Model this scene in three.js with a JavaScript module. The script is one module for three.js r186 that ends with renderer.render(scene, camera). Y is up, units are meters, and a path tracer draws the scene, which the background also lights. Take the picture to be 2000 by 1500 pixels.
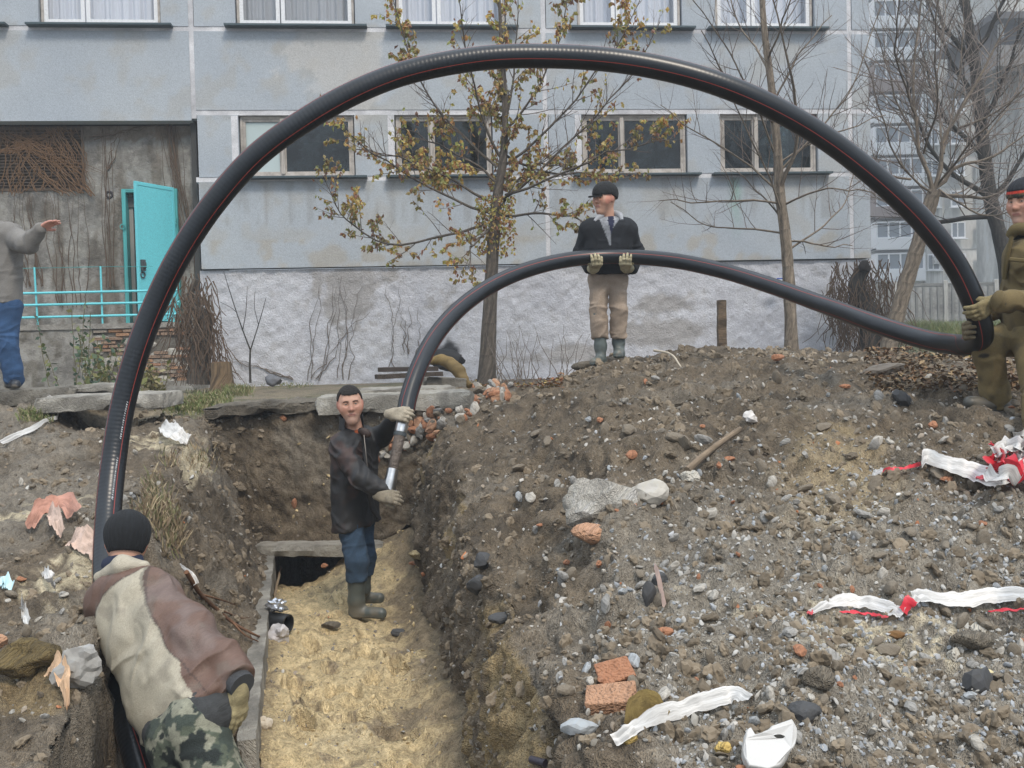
import * as THREE from 'three';
import { mergeGeometries, mergeVertices, toCreasedNormals } from 'three/addons/utils/BufferGeometryUtils.js';
import { RoundedBoxGeometry } from 'three/addons/geometries/RoundedBoxGeometry.js';

// ---------------------------------------------------------------- camera, sky, sun, exposure
const scene = new THREE.Scene();
const F = 2000, EYE = 0.5;                                  // focal length in pixels of the 2000 px photograph, eye height over the yard
const camera = new THREE.PerspectiveCamera(2 * Math.atan(750 / F) * 180 / Math.PI, 4 / 3, 0.1, 400);
camera.rotation.order = 'YXZ';
camera.rotation.set(-0.03, 0, -0.025);
camera.position.set(0, EYE, 0);
camera.updateMatrixWorld(true);
const renderer = new THREE.WebGLRenderer({ antialias: true });
renderer.toneMapping = THREE.LinearToneMapping;
renderer.toneMappingExposure = 2.02;
renderer.shadowMap.enabled = true;
renderer.shadowMap.type = THREE.PCFSoftShadowMap;

{ // an even overcast sky, brighter overhead
  const W = 128, H = 64, a = new Float32Array(W * H * 4);
  for (let j = 0; j < H; j++) for (let i = 0; i < W; i++) {
    const el = ((j + 0.5) / H - 0.5) * Math.PI, k = (j * W + i) * 4;
    const s = Math.max(0, Math.sin(el)), L = (el > 0 ? (1 + 2 * s) / 3 : 0.2) * 1.02;
    a[k] = L * 0.90; a[k + 1] = L * 1.0; a[k + 2] = L * 1.13; a[k + 3] = 1;
  }
  const t = new THREE.DataTexture(a, W, H, THREE.RGBAFormat, THREE.FloatType);
  t.mapping = THREE.EquirectangularReflectionMapping; t.magFilter = t.minFilter = THREE.LinearFilter;
  t.colorSpace = THREE.LinearSRGBColorSpace; t.needsUpdate = true;
  scene.background = t; scene.environment = t;
}
const sun = new THREE.DirectionalLight(0xfff2e0, 1.25);
sun.position.set(9, 26, 12); sun.target.position.set(0, 0, -8);
sun.castShadow = true; sun.shadow.radius = 26; sun.shadow.mapSize.set(2048, 2048);
Object.assign(sun.shadow.camera, { left: -30, right: 30, top: 30, bottom: -30, near: 1, far: 90 });
scene.add(sun, sun.target);
scene.fog = new THREE.FogExp2(0xdfe6ee, 0.0026);

// ---------------------------------------------------------------- helpers
const V = (x, y, z) => new THREE.Vector3(x, y, z);
function rngOf(seed) { let s = seed >>> 0; return () => { s = (s + 0x6D2B79F5) | 0; let t = Math.imul(s ^ (s >>> 15), 1 | s); t = (t + Math.imul(t ^ (t >>> 7), 61 | t)) ^ t; return ((t ^ (t >>> 14)) >>> 0) / 4294967296; }; }
const clamp = (x, a = 0, b = 1) => Math.min(b, Math.max(a, x));
const lerp = (a, b, t) => a + (b - a) * t;
const sstep = (a, b, x) => { const t = clamp((x - a) / (b - a)); return t * t * (3 - 2 * t); };
const gauss = (x, s) => Math.exp(-x * x / (2 * s * s));
function table(xs, ys, x) { if (x <= xs[0]) return ys[0]; for (let i = 1; i < xs.length; i++) if (x <= xs[i]) { const t = (x - xs[i - 1]) / (xs[i] - xs[i - 1]); return lerp(ys[i - 1], ys[i], t); } return ys[ys.length - 1]; }
// value noise
const HT = new Float32Array(4096); { const r = rngOf(77); for (let i = 0; i < 4096; i++) HT[i] = r() * 2 - 1; }
const hsh = (x, y, z) => HT[(Math.imul(x, 73856093) ^ Math.imul(y, 19349663) ^ Math.imul(z, 83492791)) >>> 7 & 4095];
function noise3(x, y, z) {
  const xi = Math.floor(x), yi = Math.floor(y), zi = Math.floor(z);
  let fx = x - xi, fy = y - yi, fz = z - zi;
  fx = fx * fx * (3 - 2 * fx); fy = fy * fy * (3 - 2 * fy); fz = fz * fz * (3 - 2 * fz);
  const l = (a, b, t) => a + (b - a) * t;
  return l(l(l(hsh(xi, yi, zi), hsh(xi + 1, yi, zi), fx), l(hsh(xi, yi + 1, zi), hsh(xi + 1, yi + 1, zi), fx), fy),
    l(l(hsh(xi, yi, zi + 1), hsh(xi + 1, yi, zi + 1), fx), l(hsh(xi, yi + 1, zi + 1), hsh(xi + 1, yi + 1, zi + 1), fx), fy), fz);
}
function fbm(x, y, z, o = 4) { let s = 0, a = 0.5; for (let i = 0; i < o; i++) { s += a * noise3(x, y, z); x = x * 2.03 + 11.3; y = y * 2.03 + 5.7; z = z * 2.03 - 3.1; a *= 0.5; } return s; }
// pixel of the photograph -> ray; at(px, py, d): the point on it d metres in front of the camera (along -z)
function ray(px, py) { return V((px - 1000) / F, -(py - 750) / F, -1).applyEuler(camera.rotation); }
function at(px, py, d) { const r = ray(px, py); return r.multiplyScalar(d / -r.z).add(camera.position); }
const srgb = (r, g, b) => { const c = new THREE.Color(); c.setRGB(r / 255, g / 255, b / 255, THREE.SRGBColorSpace); return c; };
const lin = (r, g, b) => new THREE.Color().setRGB(r, g, b);

const used = new Map();
function numbered(n) { const k = used.get(n) || 0; used.set(n, k + 1); return k ? `${n}_${String(k).padStart(3, '0')}` : n; }
function sh(o) { o.castShadow = o.receiveShadow = true; return o; }
function mesh(name, geo, mat, parent = scene) { const m = sh(new THREE.Mesh(geo, mat)); m.name = parent === scene ? numbered(name) : name; parent.add(m); return m; }
function tag(o, label, category, group) { if (label) o.userData.label = label; if (category) o.userData.category = category; if (group) o.userData.group = group; return o; }
function thing(name, label, category, pos = V(0, 0, 0), group) { const g = new THREE.Group(); g.name = numbered(name); g.position.copy(pos); scene.add(g); return tag(g, label, category, group); }
function one(name, label, category, geo, mat, group) { return tag(mesh(name, geo, mat), label, category, group); }
function struct(name, geo, mat, parent = scene) { const m = mesh(name, geo, mat, parent); if (parent === scene) m.userData.kind = 'structure'; return m; }

// geometry helpers
function boxG(w, h, d, x = 0, y = 0, z = 0, r = 0) { const g = r ? new RoundedBoxGeometry(w, h, d, 2, r) : new THREE.BoxGeometry(w, h, d); g.translate(x, y, z); return g; }
function clean(g) { const o = new THREE.BufferGeometry(); const n = g.index ? g.toNonIndexed() : g; for (const k of ['position', 'normal', 'uv', 'color']) if (n.attributes[k]) o.setAttribute(k, n.attributes[k]); return o; }
function merge(list) {
  const l = list.map(clean), col = l.some(g => g.attributes.color);
  for (const g of l) { const n = g.attributes.position.count; if (!g.attributes.uv) g.setAttribute('uv', new THREE.BufferAttribute(new Float32Array(n * 2), 2)); if (!g.attributes.normal) g.computeVertexNormals(); if (col && !g.attributes.color) g.setAttribute('color', new THREE.BufferAttribute(new Float32Array(n * 3).fill(1), 3)); }
  return mergeGeometries(l);
}
function paint(g, c) { const n = g.attributes.position.count, a = new Float32Array(n * 3); for (let i = 0; i < n; i++) { a[i * 3] = c.r; a[i * 3 + 1] = c.g; a[i * 3 + 2] = c.b; } g.setAttribute('color', new THREE.BufferAttribute(a, 3)); return g; }
// tube of varying radius through points; uv in metres
function tube(pts, rad, seg = 8, smooth = 0, cap = true) {
  let P = pts, R = typeof rad === 'number' ? pts.map(() => rad) : rad;
  if (smooth) {
    const c = new THREE.CatmullRomCurve3(pts, false, 'centripetal'), n = smooth; const Q = [], S = [];
    for (let i = 0; i <= n; i++) { const t = i / n; Q.push(c.getPoint(t)); const f = t * (pts.length - 1), k = Math.min(pts.length - 2, Math.floor(f)); S.push(lerp(R[k], R[k + 1], f - k)); }
    P = Q; R = S;
  }
  const n = P.length, pos = [], nor = [], uv = [], idx = [];
  let N = null, len = 0;
  for (let i = 0; i < n; i++) {
    const T = V(0, 0, 0).subVectors(P[Math.min(n - 1, i + 1)], P[Math.max(0, i - 1)]).normalize();
    if (!N) { N = Math.abs(T.y) < 0.9 ? V(0, 1, 0) : V(1, 0, 0); }
    N = N.clone().addScaledVector(T, -N.dot(T)).normalize();
    const B = V(0, 0, 0).crossVectors(T, N);
    if (i) len += P[i].distanceTo(P[i - 1]);
    for (let j = 0; j <= seg; j++) {
      const a = j / seg * Math.PI * 2, c = Math.cos(a), s = Math.sin(a);
      const nx = N.x * c + B.x * s, ny = N.y * c + B.y * s, nz = N.z * c + B.z * s;
      pos.push(P[i].x + nx * R[i], P[i].y + ny * R[i], P[i].z + nz * R[i]); nor.push(nx, ny, nz); uv.push(j / seg * 2 * Math.PI * R[i], len);
    }
  }
  for (let i = 0; i < n - 1; i++) for (let j = 0; j < seg; j++) { const a = i * (seg + 1) + j, b = a + seg + 1; idx.push(a, a + 1, b, b, a + 1, b + 1); }
  if (cap) for (const e of [0, n - 1]) { const c = pos.length / 3; const T = V(0, 0, 0).subVectors(P[e ? n - 1 : 0], P[e ? n - 2 : 1]).normalize(); pos.push(P[e].x, P[e].y, P[e].z); nor.push(T.x, T.y, T.z); uv.push(0, 0);
    const b0 = pos.length / 3; for (let j = 0; j <= seg; j++) { const k = e * (seg + 1) + j; pos.push(pos[k * 3], pos[k * 3 + 1], pos[k * 3 + 2]); nor.push(T.x, T.y, T.z); uv.push(0, 0); }
    for (let j = 0; j < seg; j++) e ? idx.push(c, b0 + j, b0 + j + 1) : idx.push(c, b0 + j + 1, b0 + j); }
  const g = new THREE.BufferGeometry();
  g.setAttribute('position', new THREE.Float32BufferAttribute(pos, 3)); g.setAttribute('normal', new THREE.Float32BufferAttribute(nor, 3)); g.setAttribute('uv', new THREE.Float32BufferAttribute(uv, 2)); g.setIndex(idx);
  return g;
}
// a loose lump: icosphere pushed in and out, flattened faces
function lump(seed, sx, sy, sz, detail = 1, rough = 0.35, crease = true, cut = 0.62) {
  let g = new THREE.IcosahedronGeometry(1, detail); g = mergeVertices(g.deleteAttribute('uv') && g.deleteAttribute('normal') ? g : g);
  const r = rngOf(seed), cuts = []; for (let i = 0; i < 9; i++) { const d = V(r() - .5, r() - .5, r() - .5).normalize(); cuts.push([d, cut + r() * 0.3]); }
  const p = g.attributes.position, v = V(0, 0, 0);
  for (let i = 0; i < p.count; i++) {
    v.fromBufferAttribute(p, i);
    for (const [d, k] of cuts) { const t = v.dot(d); if (t > k) v.addScaledVector(d, k - t); }
    v.multiplyScalar(1 + rough * fbm(v.x * 1.7 + seed, v.y * 1.7, v.z * 1.7, 3));
    p.setXYZ(i, v.x * sx, v.y * sy, v.z * sz);
  }
  if (crease) g = g.toNonIndexed();
  g.computeVertexNormals();
  const q = g.attributes.position, uv = new Float32Array(q.count * 2); for (let i = 0; i < q.count; i++) { uv[i * 2] = q.getX(i) + q.getZ(i) * 0.7; uv[i * 2 + 1] = q.getY(i) + q.getZ(i) * 0.6; }
  g.setAttribute('uv', new THREE.BufferAttribute(uv, 2));
  return g;
}
// tiling noise textures
function tnoise(N, f, ox, seed) { const g = new Float32Array(f * f); const r = rngOf(seed); for (let i = 0; i < f * f; i++) g[i] = r(); const o = new Float32Array(N * N);
  for (let j = 0; j < N; j++) { const y = j / N * f, y0 = Math.floor(y), fy = y - y0, sy = fy * fy * (3 - 2 * fy), ya = y0 % f * f, yb = (y0 + 1) % f * f;
    for (let i = 0; i < N; i++) { const x = i / N * f, x0 = Math.floor(x), fx = x - x0, sx = fx * fx * (3 - 2 * fx), xa = x0 % f, xb = (x0 + 1) % f;
      o[j * N + i] = lerp(lerp(g[ya + xa], g[ya + xb], sx), lerp(g[yb + xa], g[yb + xb], sx), sy); } } return o; }
function field(N, octs, seed) { const o = new Float32Array(N * N); octs.forEach(([f, a], k) => { const t = tnoise(N, f, 0, seed + k * 17); for (let i = 0; i < o.length; i++) o[i] += (t[i] - 0.5) * 2 * a; }); return o; }
function texOf(N, fn, srgbMap = true, rep = 1) { const M = N, a = new Uint8Array(M * M * 4); for (let i = 0; i < M * M; i++) { const c = fn(i); a[i * 4] = clamp(c[0]) * 255; a[i * 4 + 1] = clamp(c[1]) * 255; a[i * 4 + 2] = clamp(c[2]) * 255; a[i * 4 + 3] = 255; }
  const t = new THREE.DataTexture(a, M, M); t.wrapS = t.wrapT = THREE.RepeatWrapping; t.magFilter = THREE.LinearFilter; t.minFilter = THREE.LinearMipmapLinearFilter; t.generateMipmaps = true; if (srgbMap) t.colorSpace = THREE.SRGBColorSpace; t.repeat.set(rep, rep); t.needsUpdate = true; return t; }
const grainF = field(512, [[8, .25], [24, .3], [64, .35], [160, .35], [256, .35]], 5);
const fineF = field(512, [[64, .3], [128, .4], [256, .5]], 21);
const blotF = field(512, [[3, .4], [7, .4], [16, .3], [40, .2], [110, .15]], 31);
const T = {
  soil: texOf(512, i => { const v = 0.92 + 0.30 * grainF[i]; return [v, v * 0.985, v * 0.965]; }, true),
  soilB: texOf(512, i => { const v = 0.5 + 0.5 * grainF[i]; return [v, v, v]; }, false),
  fine: texOf(512, i => { const v = 0.95 + 0.11 * fineF[i]; return [v, v, v]; }),
  fineB: texOf(512, i => { const v = 0.5 + 0.5 * fineF[i]; return [v, v, v]; }, false),
  blot: texOf(512, i => { const v = 0.92 + 0.24 * blotF[i]; return [v, v * .99, v * .97]; }),
  blotB: texOf(512, i => { const v = 0.5 + 0.4 * blotF[i]; return [v, v, v]; }, false),
};
function mat(color, o = {}) { return new THREE.MeshStandardMaterial({ color, roughness: 0.9, ...o }); }
function rep(t, x, y = x) { const c = t.clone(); c.repeat.set(x, y); c.needsUpdate = true; return c; }
const fineRep = rep(T.fine, 3), fineBRep = rep(T.fineB, 3), blotRep = rep(T.blot, 1.5), soilRep = rep(T.soil, 2), soilBRep = rep(T.soilB, 2);
// ---------------------------------------------------------------- ground: yard, spoil heap and trench in one sheet
// heights relative to the eye, by distance, for columns across the spoil heap (column = x / d * 2000 + 1000)
const ROWD = [1, 2.5, 3, 4, 5, 6, 7, 8, 9, 10, 11, 12.5, 16, 30, 45, 70];
const COLP = [860, 1000, 1100, 1200, 1350, 1500, 1700, 1900];
const COLH = [
  [-1.5, -1.4, -1.34, -1.26, -1.2, -1.14, -1.04, -.88, -.62, -.5, -.5, -.5, -.5, -.5, -.5, -.5],
  [-1.45, -1.36, -1.3, -1.22, -1.14, -1.02, -.86, -.66, -.5, -.44, -.46, -.5, -.5, -.5, -.5, -.5],
  [-1.4, -1.25, -1.17, -1.1, -.95, -.79, -.63, -.48, -.36, -.28, -.34, -.48, -.5, -.5, -.5, -.5],
  [-1.4, -1.22, -1.14, -.94, -.75, -.57, -.43, -.31, -.21, -.09, -.14, -.42, -.5, -.5, -.4, -.3],
  [-1.4, -1.22, -1.14, -.94, -.75, -.56, -.40, -.26, -.13, -.02, -.06, -.35, -.5, -.45, -.2, .2],
  [-1.4, -1.22, -1.14, -.94, -.75, -.56, -.40, -.27, -.16, -.05, -.1, -.35, -.5, -.35, .2, .8],
  [-1.4, -1.23, -1.15, -.96, -.77, -.55, -.37, -.27, -.2, -.11, -.14, -.3, -.4, .1, .7, 1.2],
  [-1.4, -1.25, -1.17, -.98, -.78, -.5, -.36, -.29, -.24, -.2, -.21, -.22, -.17, .33, .95, 1.4]];
function hR(x, d) {
  const p = clamp(x / d * 2000 + 1000, 860, 1900); let k = 1; while (k < 7 && COLP[k] < p) k++;
  const t = sstep(COLP[k - 1], COLP[k], p);
  return lerp(table(ROWD, COLH[k - 1], d), table(ROWD, COLH[k], d), t) + EYE + .05 * gauss(x - .8, .3) * gauss(d - 9.55, .5);
}
function hL(x, d) {
  let h = table([1, 3, 4, 5, 6, 7, 8, 9, 9.6, 11], [-1.6, -1.5, -1.36, -1.15, -1.0, -.87, -.74, -.6, -.52, -.5], d) + EYE;
  h += 0.22 * gauss(x + 4.75, .7) * gauss(d - 9.7, .8) + 0.12 * gauss(x + 3.9, .35) * gauss(d - 8.6, .5) - .22 * gauss(x + 3.75, .22) * gauss(d - 9.35, .35);
  return h;
}
const xLc = d => -1.4 - .2105 * (d - 5.5);                       // inner face of the concrete channel wall
const xRb = d => -.31 - .149 * (d - 5.2);                        // foot of the right trench wall
const xRt = d => -.12 * (d - 4.2) + 0;   // its top edge
const xB = d => table([1, 4, 4.5, 4.9, 5.5, 6, 7, 9.4, 10], [-1.4, -1.76, -1.9, -2.02, -2.17, -2.25, -2.4, -2.85, -2.85], d);
function floorY(x, d) {
  const s = clamp((x - xLc(d)) / (xRb(d) - xLc(d))), far = sstep(8.2, 9.4, d);
  let y = -2.0 + far * (-.14 + .44 * sstep(.1, .75, s)) + .12 * sstep(.75, 1, s) + .05 * sstep(.2, 0, s);
  y -= .25 * sstep(4.9, 4.2, d);
  return y + EYE;
}
const CH_TOP = -1.8 + EYE;
const D_END = 9.4;
const PRINTS = []; { const r = rngOf(58); for (let i = 0; i < 34; i++) { const d = 4.9 + r() * 3.8, s = .1 + .7 * r(); PRINTS.push([lerp(xLc(d), xRb(d), s), d, r() * 6.28]); } }
function steps(x, d) { let h = 0; for (const [a, b, t] of PRINTS) { const dx = x - a, dd = d - b; if (dx * dx + dd * dd > .09) continue; const u = dx * Math.cos(t) + dd * Math.sin(t), v = -dx * Math.sin(t) + dd * Math.cos(t), q = Math.sqrt((u / .13) ** 2 + (v / .055) ** 2); h += -.05 * sstep(1.05, .7, q) + .02 * gauss(q - 1.25, .22); } return h; }
function buildGround() {
  // rows: [distance, k (0 trench, 1 filled), tunnel]
  const rows = [];
  for (let d = 1.0; d < D_END; d *= 1.0062) rows.push([d, 0, 0]);
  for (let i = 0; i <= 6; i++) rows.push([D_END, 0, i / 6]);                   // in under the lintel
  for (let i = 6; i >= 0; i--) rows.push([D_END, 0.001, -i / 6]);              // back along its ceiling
  for (let i = 1; i <= 44; i++) rows.push([D_END + .16 * i / 44, i / 44, 0]);
  for (let d = D_END + .18; d < 14; d *= 1.007) rows.push([d, 1, 0]);
  for (let d = 14; d < 320; d *= 1.045) rows.push([d, 1, 0]);
  const cols = []; // [segment, parameter]
  for (let i = 0; i < 16; i++) cols.push(['L', 4.2 * Math.pow(1.26, 16 - i) ]);
  for (let i = 0; i < 120; i++) cols.push(['L', 4.2 * (1 - i / 120)]);
  for (let i = 0; i < 44; i++) cols.push(['B', i / 44]);
  cols.push(['C', 0], ['C', 1]);
  for (let i = 0; i <= 64; i++) cols.push(['F', i / 64]);
  for (let i = 1; i < 44; i++) cols.push(['W', i / 44]);
  for (let i = 0; i <= 270; i++) cols.push(['R', i / 270]);
  for (let i = 1; i <= 14; i++) cols.push(['S', i]);
  const NR = rows.length, NC = cols.length, P = new Float32Array(NR * NC * 3), SEG = new Uint8Array(NR * NC), TR = new Float32Array(NR * NC);
  rows.forEach(([d, k, tun], r) => cols.forEach(([sg, s], c) => {
    const de = Math.min(d, D_END), xb = xB(de), xc = xLc(de) - .09, xr = xRt(de), xf = xRb(de); let x, y, dd = d, inTr = 0;
    const hl = hL(xb, d), hr = hR(xr, d);
    if (sg === 'L') { x = xb - s * Math.max(1, d / 9); y = hL(x, d); }
    else if (sg === 'B') { x = lerp(xb, xc, s); const e = Math.pow(s, .8); y = lerp(hl, CH_TOP, lerp(e, sstep(0, 1, s), .5)); const wp = sstep(5.15, 4.75, d); y = lerp(y, lerp(hl, -2.3 + EYE, sstep(.01, .17, s)), wp); inTr = 1; }
    else if (sg === 'C') { x = xc + .03 + s * .02; y = lerp(CH_TOP - .02, -2.45 + EYE, s); inTr = 1; }
    else if (sg === 'F') { x = lerp(xLc(de) - .03, xf, s); y = floorY(x, de); inTr = 2; }
    else if (sg === 'W') { x = lerp(xf, xr, Math.pow(s, 1.25)); y = lerp(floorY(xf, de), hr, Math.pow(s, .85)); inTr = 3; }
    else if (sg === 'R') { x = lerp(xr, .62 * d, Math.pow(s, .9)); y = hR(x, d); }
    else { x = .62 * d * Math.pow(1.22, s); y = hR(x, d); }
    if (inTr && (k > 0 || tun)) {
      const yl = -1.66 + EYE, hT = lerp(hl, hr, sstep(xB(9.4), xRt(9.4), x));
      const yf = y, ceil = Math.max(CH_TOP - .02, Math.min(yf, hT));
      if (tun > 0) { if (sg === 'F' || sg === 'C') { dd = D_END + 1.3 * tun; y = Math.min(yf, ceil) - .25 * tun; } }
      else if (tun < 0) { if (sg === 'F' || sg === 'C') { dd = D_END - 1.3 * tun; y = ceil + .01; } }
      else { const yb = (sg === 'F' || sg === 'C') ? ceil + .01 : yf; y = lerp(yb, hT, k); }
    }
    const o = r * NC + c; P[o * 3] = x; P[o * 3 + 1] = y; P[o * 3 + 2] = -dd; SEG[o] = inTr; TR[o] = k;
  }));
  // rough clods, pushed along the surface normal
  const g = new THREE.BufferGeometry(); const idx = [];
  for (let r = 0; r < NR - 1; r++) for (let c = 0; c < NC - 1; c++) { const a = r * NC + c, b = a + NC; idx.push(a, a + 1, b, b, a + 1, b + 1); }
  g.setAttribute('position', new THREE.BufferAttribute(P, 3)); g.setIndex(idx); g.computeVertexNormals();
  const N0 = g.attributes.normal.array, col = new Float32Array(NR * NC * 3);
  const cSoil = lin(.188, .15, .105), cDark = lin(.098, .078, .055), cGrey = lin(.285, .26, .218), cSand = lin(.74, .59, .34), cPale = lin(.66, .58, .41), cClay = lin(.33, .245, .12), cYard = lin(.29, .25, .18), cGrass = lin(.10, .125, .055), cLeaf = lin(.17, .12, .075), C = new THREE.Color();
  for (let o = 0; o < NR * NC; o++) {
    const x = P[o * 3], y = P[o * 3 + 1], d = -P[o * 3 + 2], sg = SEG[o];
    const near = sstep(16, 10, d);
    const isFloor = sg === 2 && TR[o] === 0, wall = sg === 3 || sg === 1 || (sg === 2 && TR[o] > 0);
    let amp = near * (isFloor ? .7 : 1.15);
    if (x > xRt(Math.min(d, D_END)) - .02 || d > 9.9) amp *= d > 12 ? .5 : 1; 
    if (d > 9.65 && x < -.3) amp *= .45;
    const rgt = x > xRt(Math.min(d, D_END)) + .02 ? 1 + .6 * sstep(9.4, 8.4, d) : 1, disp = amp * (rgt * .085 * fbm(x * 2.1, y * 2.1, d * 2.1, 3) + rgt * .06 * fbm(x * 6 + 9, y * 6, d * 6, 3) + .034 * fbm(x * 17, y * 17, d * 17, 2) + .014 * noise3(x * 44, y * 44, d * 44))
      + (wall ? near * (.07 * fbm(x * 5, y * 1.1, d * 5 + 40, 3) + .03 * Math.abs(fbm(x * 14, y * 4, d * 14, 2))) : 0)
      + (isFloor ? steps(x, d) - .04 * sstep(.25, .5, fbm(x * 3 + 50, 3, d * 3, 2)) + .02 * fbm(x * 9, 1, d * 9, 3): 0);
    P[o * 3] += N0[o * 3] * disp; P[o * 3 + 1] += N0[o * 3 + 1] * disp; P[o * 3 + 2] += N0[o * 3 + 2] * disp;
    // matter: what lies where
    const n1 = fbm(x * 1.3 + 3, y * 1.3, d * 1.3, 4), n2 = fbm(x * 5, y * 5 + 7, d * 5, 3), n3 = noise3(x * 30, y * 30, d * 30);
    C.copy(cSoil).lerp(cDark, sstep(-.05, .35, n2)).lerp(cGrey, .42 * sstep(.0, .32, n1 + .25 * n2 - .04));
    const right = sg === 0 && x > xRt(Math.min(d, D_END)) - .05;
    if (right) {
      const px = x / d * 2000 + 1000, py = 690 - .025 * (px - 1000) - (y - EYE) / d * 2000;
      C.lerp(cGrey, .88 * sstep(5.9, 4.3, d + 1.2 * n1) * sstep(1050, 1420, px + 300 * n1));
      C.lerp(cSand, .3 * sstep(.35, .95, gauss(x - 1.6 - .3 * (d - 5), .28) * gauss(d - 5.4, .9) + .55 * n2));
      C.lerp(cPale, .62 * sstep(.55, .85, .9 * gauss(x - 1.28, .36) * gauss(d - 3.66, .2) + .8 * n2 + .35 * n3));
      C.lerp(cYard, .6 * sstep(9.6, 10.6, d + n1) * sstep(1680, 1820, px));
      if (d > 9.8) C.lerp(cLeaf, .8 * sstep(9.8, 10.6, d + n1) * sstep(1690, 1800, px));
      if (d > 14) C.lerp(cGrass, sstep(14.5, 17, d + 2 * n1) * sstep(1650, 1780, px) * .9);
    }
    if (sg === 0 && !right && d < 9.7) { // left bank
      const s1 = gauss(x + 2.85, .32) * gauss(d - 8.5, .35), s2 = Math.max(gauss(x + 2.9, .3) * gauss(d - 6.75, .12), gauss(x + 3.2, .3) * gauss(d - 6.5, .12)), s3 = gauss(x + 2.3, .25) * gauss(d - 5.35, .3);
      C.lerp(cGrey, .45 * sstep(.0, .3, n1 + .15)); C.lerp(cPale, .85 * sstep(.6, .85, .95 * Math.max(s1, s2, s3) + .8 * n2 + .3 * n3));
      C.lerp(cClay, .5 * sstep(.6, .8, gauss(x + 1.95, .25) * gauss(d - 4.25, .22) + .5 * n2));
    }
    if (sg === 1 && TR[o] === 0) { C.lerp(cGrey, .35 * sstep(.0, .3, n1 + .1)); C.lerp(cPale, .7 * sstep(.65, .9, gauss(x - xB(d) - .02, .09) * gauss(d - 8.2, .6) + .8 * n2)); }
    if (isFloor) {
      const s = clamp((x - xLc(d)) / (xRb(d) - xLc(d)));
      const dirt = sstep(.62, .9, s + .30 * n2 + .22 * n1) + .6 * sstep(.08, .0, s + .12 * n2) + .6 * sstep(.2, .36, n2 + .15 * n3) + .5 * sstep(.45, .75, n3 + n2);
      C.copy(cSand).lerp(cPale, .3 * sstep(0, .3, n1)).lerp(cSoil, clamp(dirt) * .85);
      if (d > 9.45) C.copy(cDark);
    }
    if (sg === 3 && TR[o] === 0) { C.lerp(cClay, .8 * sstep(.1, .35, gauss(d - 4.7, .9) * .5 + n1 + .5 * n2 - .1)); }
    if (sg === 2 && TR[o] > 0 && TR[o] < 1) C.lerp(cSoil, .5).lerp(cGrey, .35 * sstep(.1, .3, n1));
    if (d > 9.62 && !right) { C.copy(cYard).lerp(cGrey, .5 * sstep(0, .3, n1)).lerp(lin(.33, .27, .19), .6 * sstep(-.05, .3, n1 + n2 * .5)); if (x < -1.8) C.lerp(cGrass, .5 * sstep(.0, .25, fbm(x * 2, 3, d * 2, 3) + .05)); }
    const v = 1 + .3 * n3 * near + .25 * n2; col[o * 3] = C.r * v; col[o * 3 + 1] = C.g * v; col[o * 3 + 2] = C.b * v;
  }
  g.computeVertexNormals();
  // box-projected uv in metres, split where the projection changes
  const N1 = g.attributes.normal.array, map = new Map(), np = [], nn = [], nu = [], ncol = [], nidx = [];
  const emit = (v, pr) => { const key = v * 3 + pr; let i = map.get(key); if (i === undefined) { i = np.length / 3; map.set(key, i); const x = P[v * 3], y = P[v * 3 + 1], z = P[v * 3 + 2]; np.push(x, y, z); nn.push(N1[v * 3], N1[v * 3 + 1], N1[v * 3 + 2]); ncol.push(col[v * 3], col[v * 3 + 1], col[v * 3 + 2]); pr === 0 ? nu.push(z, y) : pr === 1 ? nu.push(x, z) : nu.push(x, y); } return i; };
  for (let i = 0; i < idx.length; i += 3) {
    let ax = 0, ay = 0, az = 0; for (let k = 0; k < 3; k++) { const v = idx[i + k]; ax += N1[v * 3]; ay += N1[v * 3 + 1]; az += N1[v * 3 + 2]; }
    ax = Math.abs(ax); ay = Math.abs(ay) * 1.2; az = Math.abs(az); const pr = ay >= ax && ay >= az ? 1 : ax > az ? 0 : 2;
    nidx.push(emit(idx[i], pr), emit(idx[i + 1], pr), emit(idx[i + 2], pr));
  }
  const q = new THREE.BufferGeometry();
  q.setAttribute('position', new THREE.Float32BufferAttribute(np, 3)); q.setAttribute('normal', new THREE.Float32BufferAttribute(nn, 3)); q.setAttribute('uv', new THREE.Float32BufferAttribute(nu, 2)); q.setAttribute('color', new THREE.Float32BufferAttribute(ncol, 3)); q.setIndex(nidx);
  struct('ground', q, new THREE.MeshStandardMaterial({ vertexColors: true, roughness: 1, map: soilRep, bumpMap: soilBRep, bumpScale: .02 }));
  return { P, NR, NC, rows, cols, SEG, N: N1, TR };
}
const GROUND = buildGround();
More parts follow.
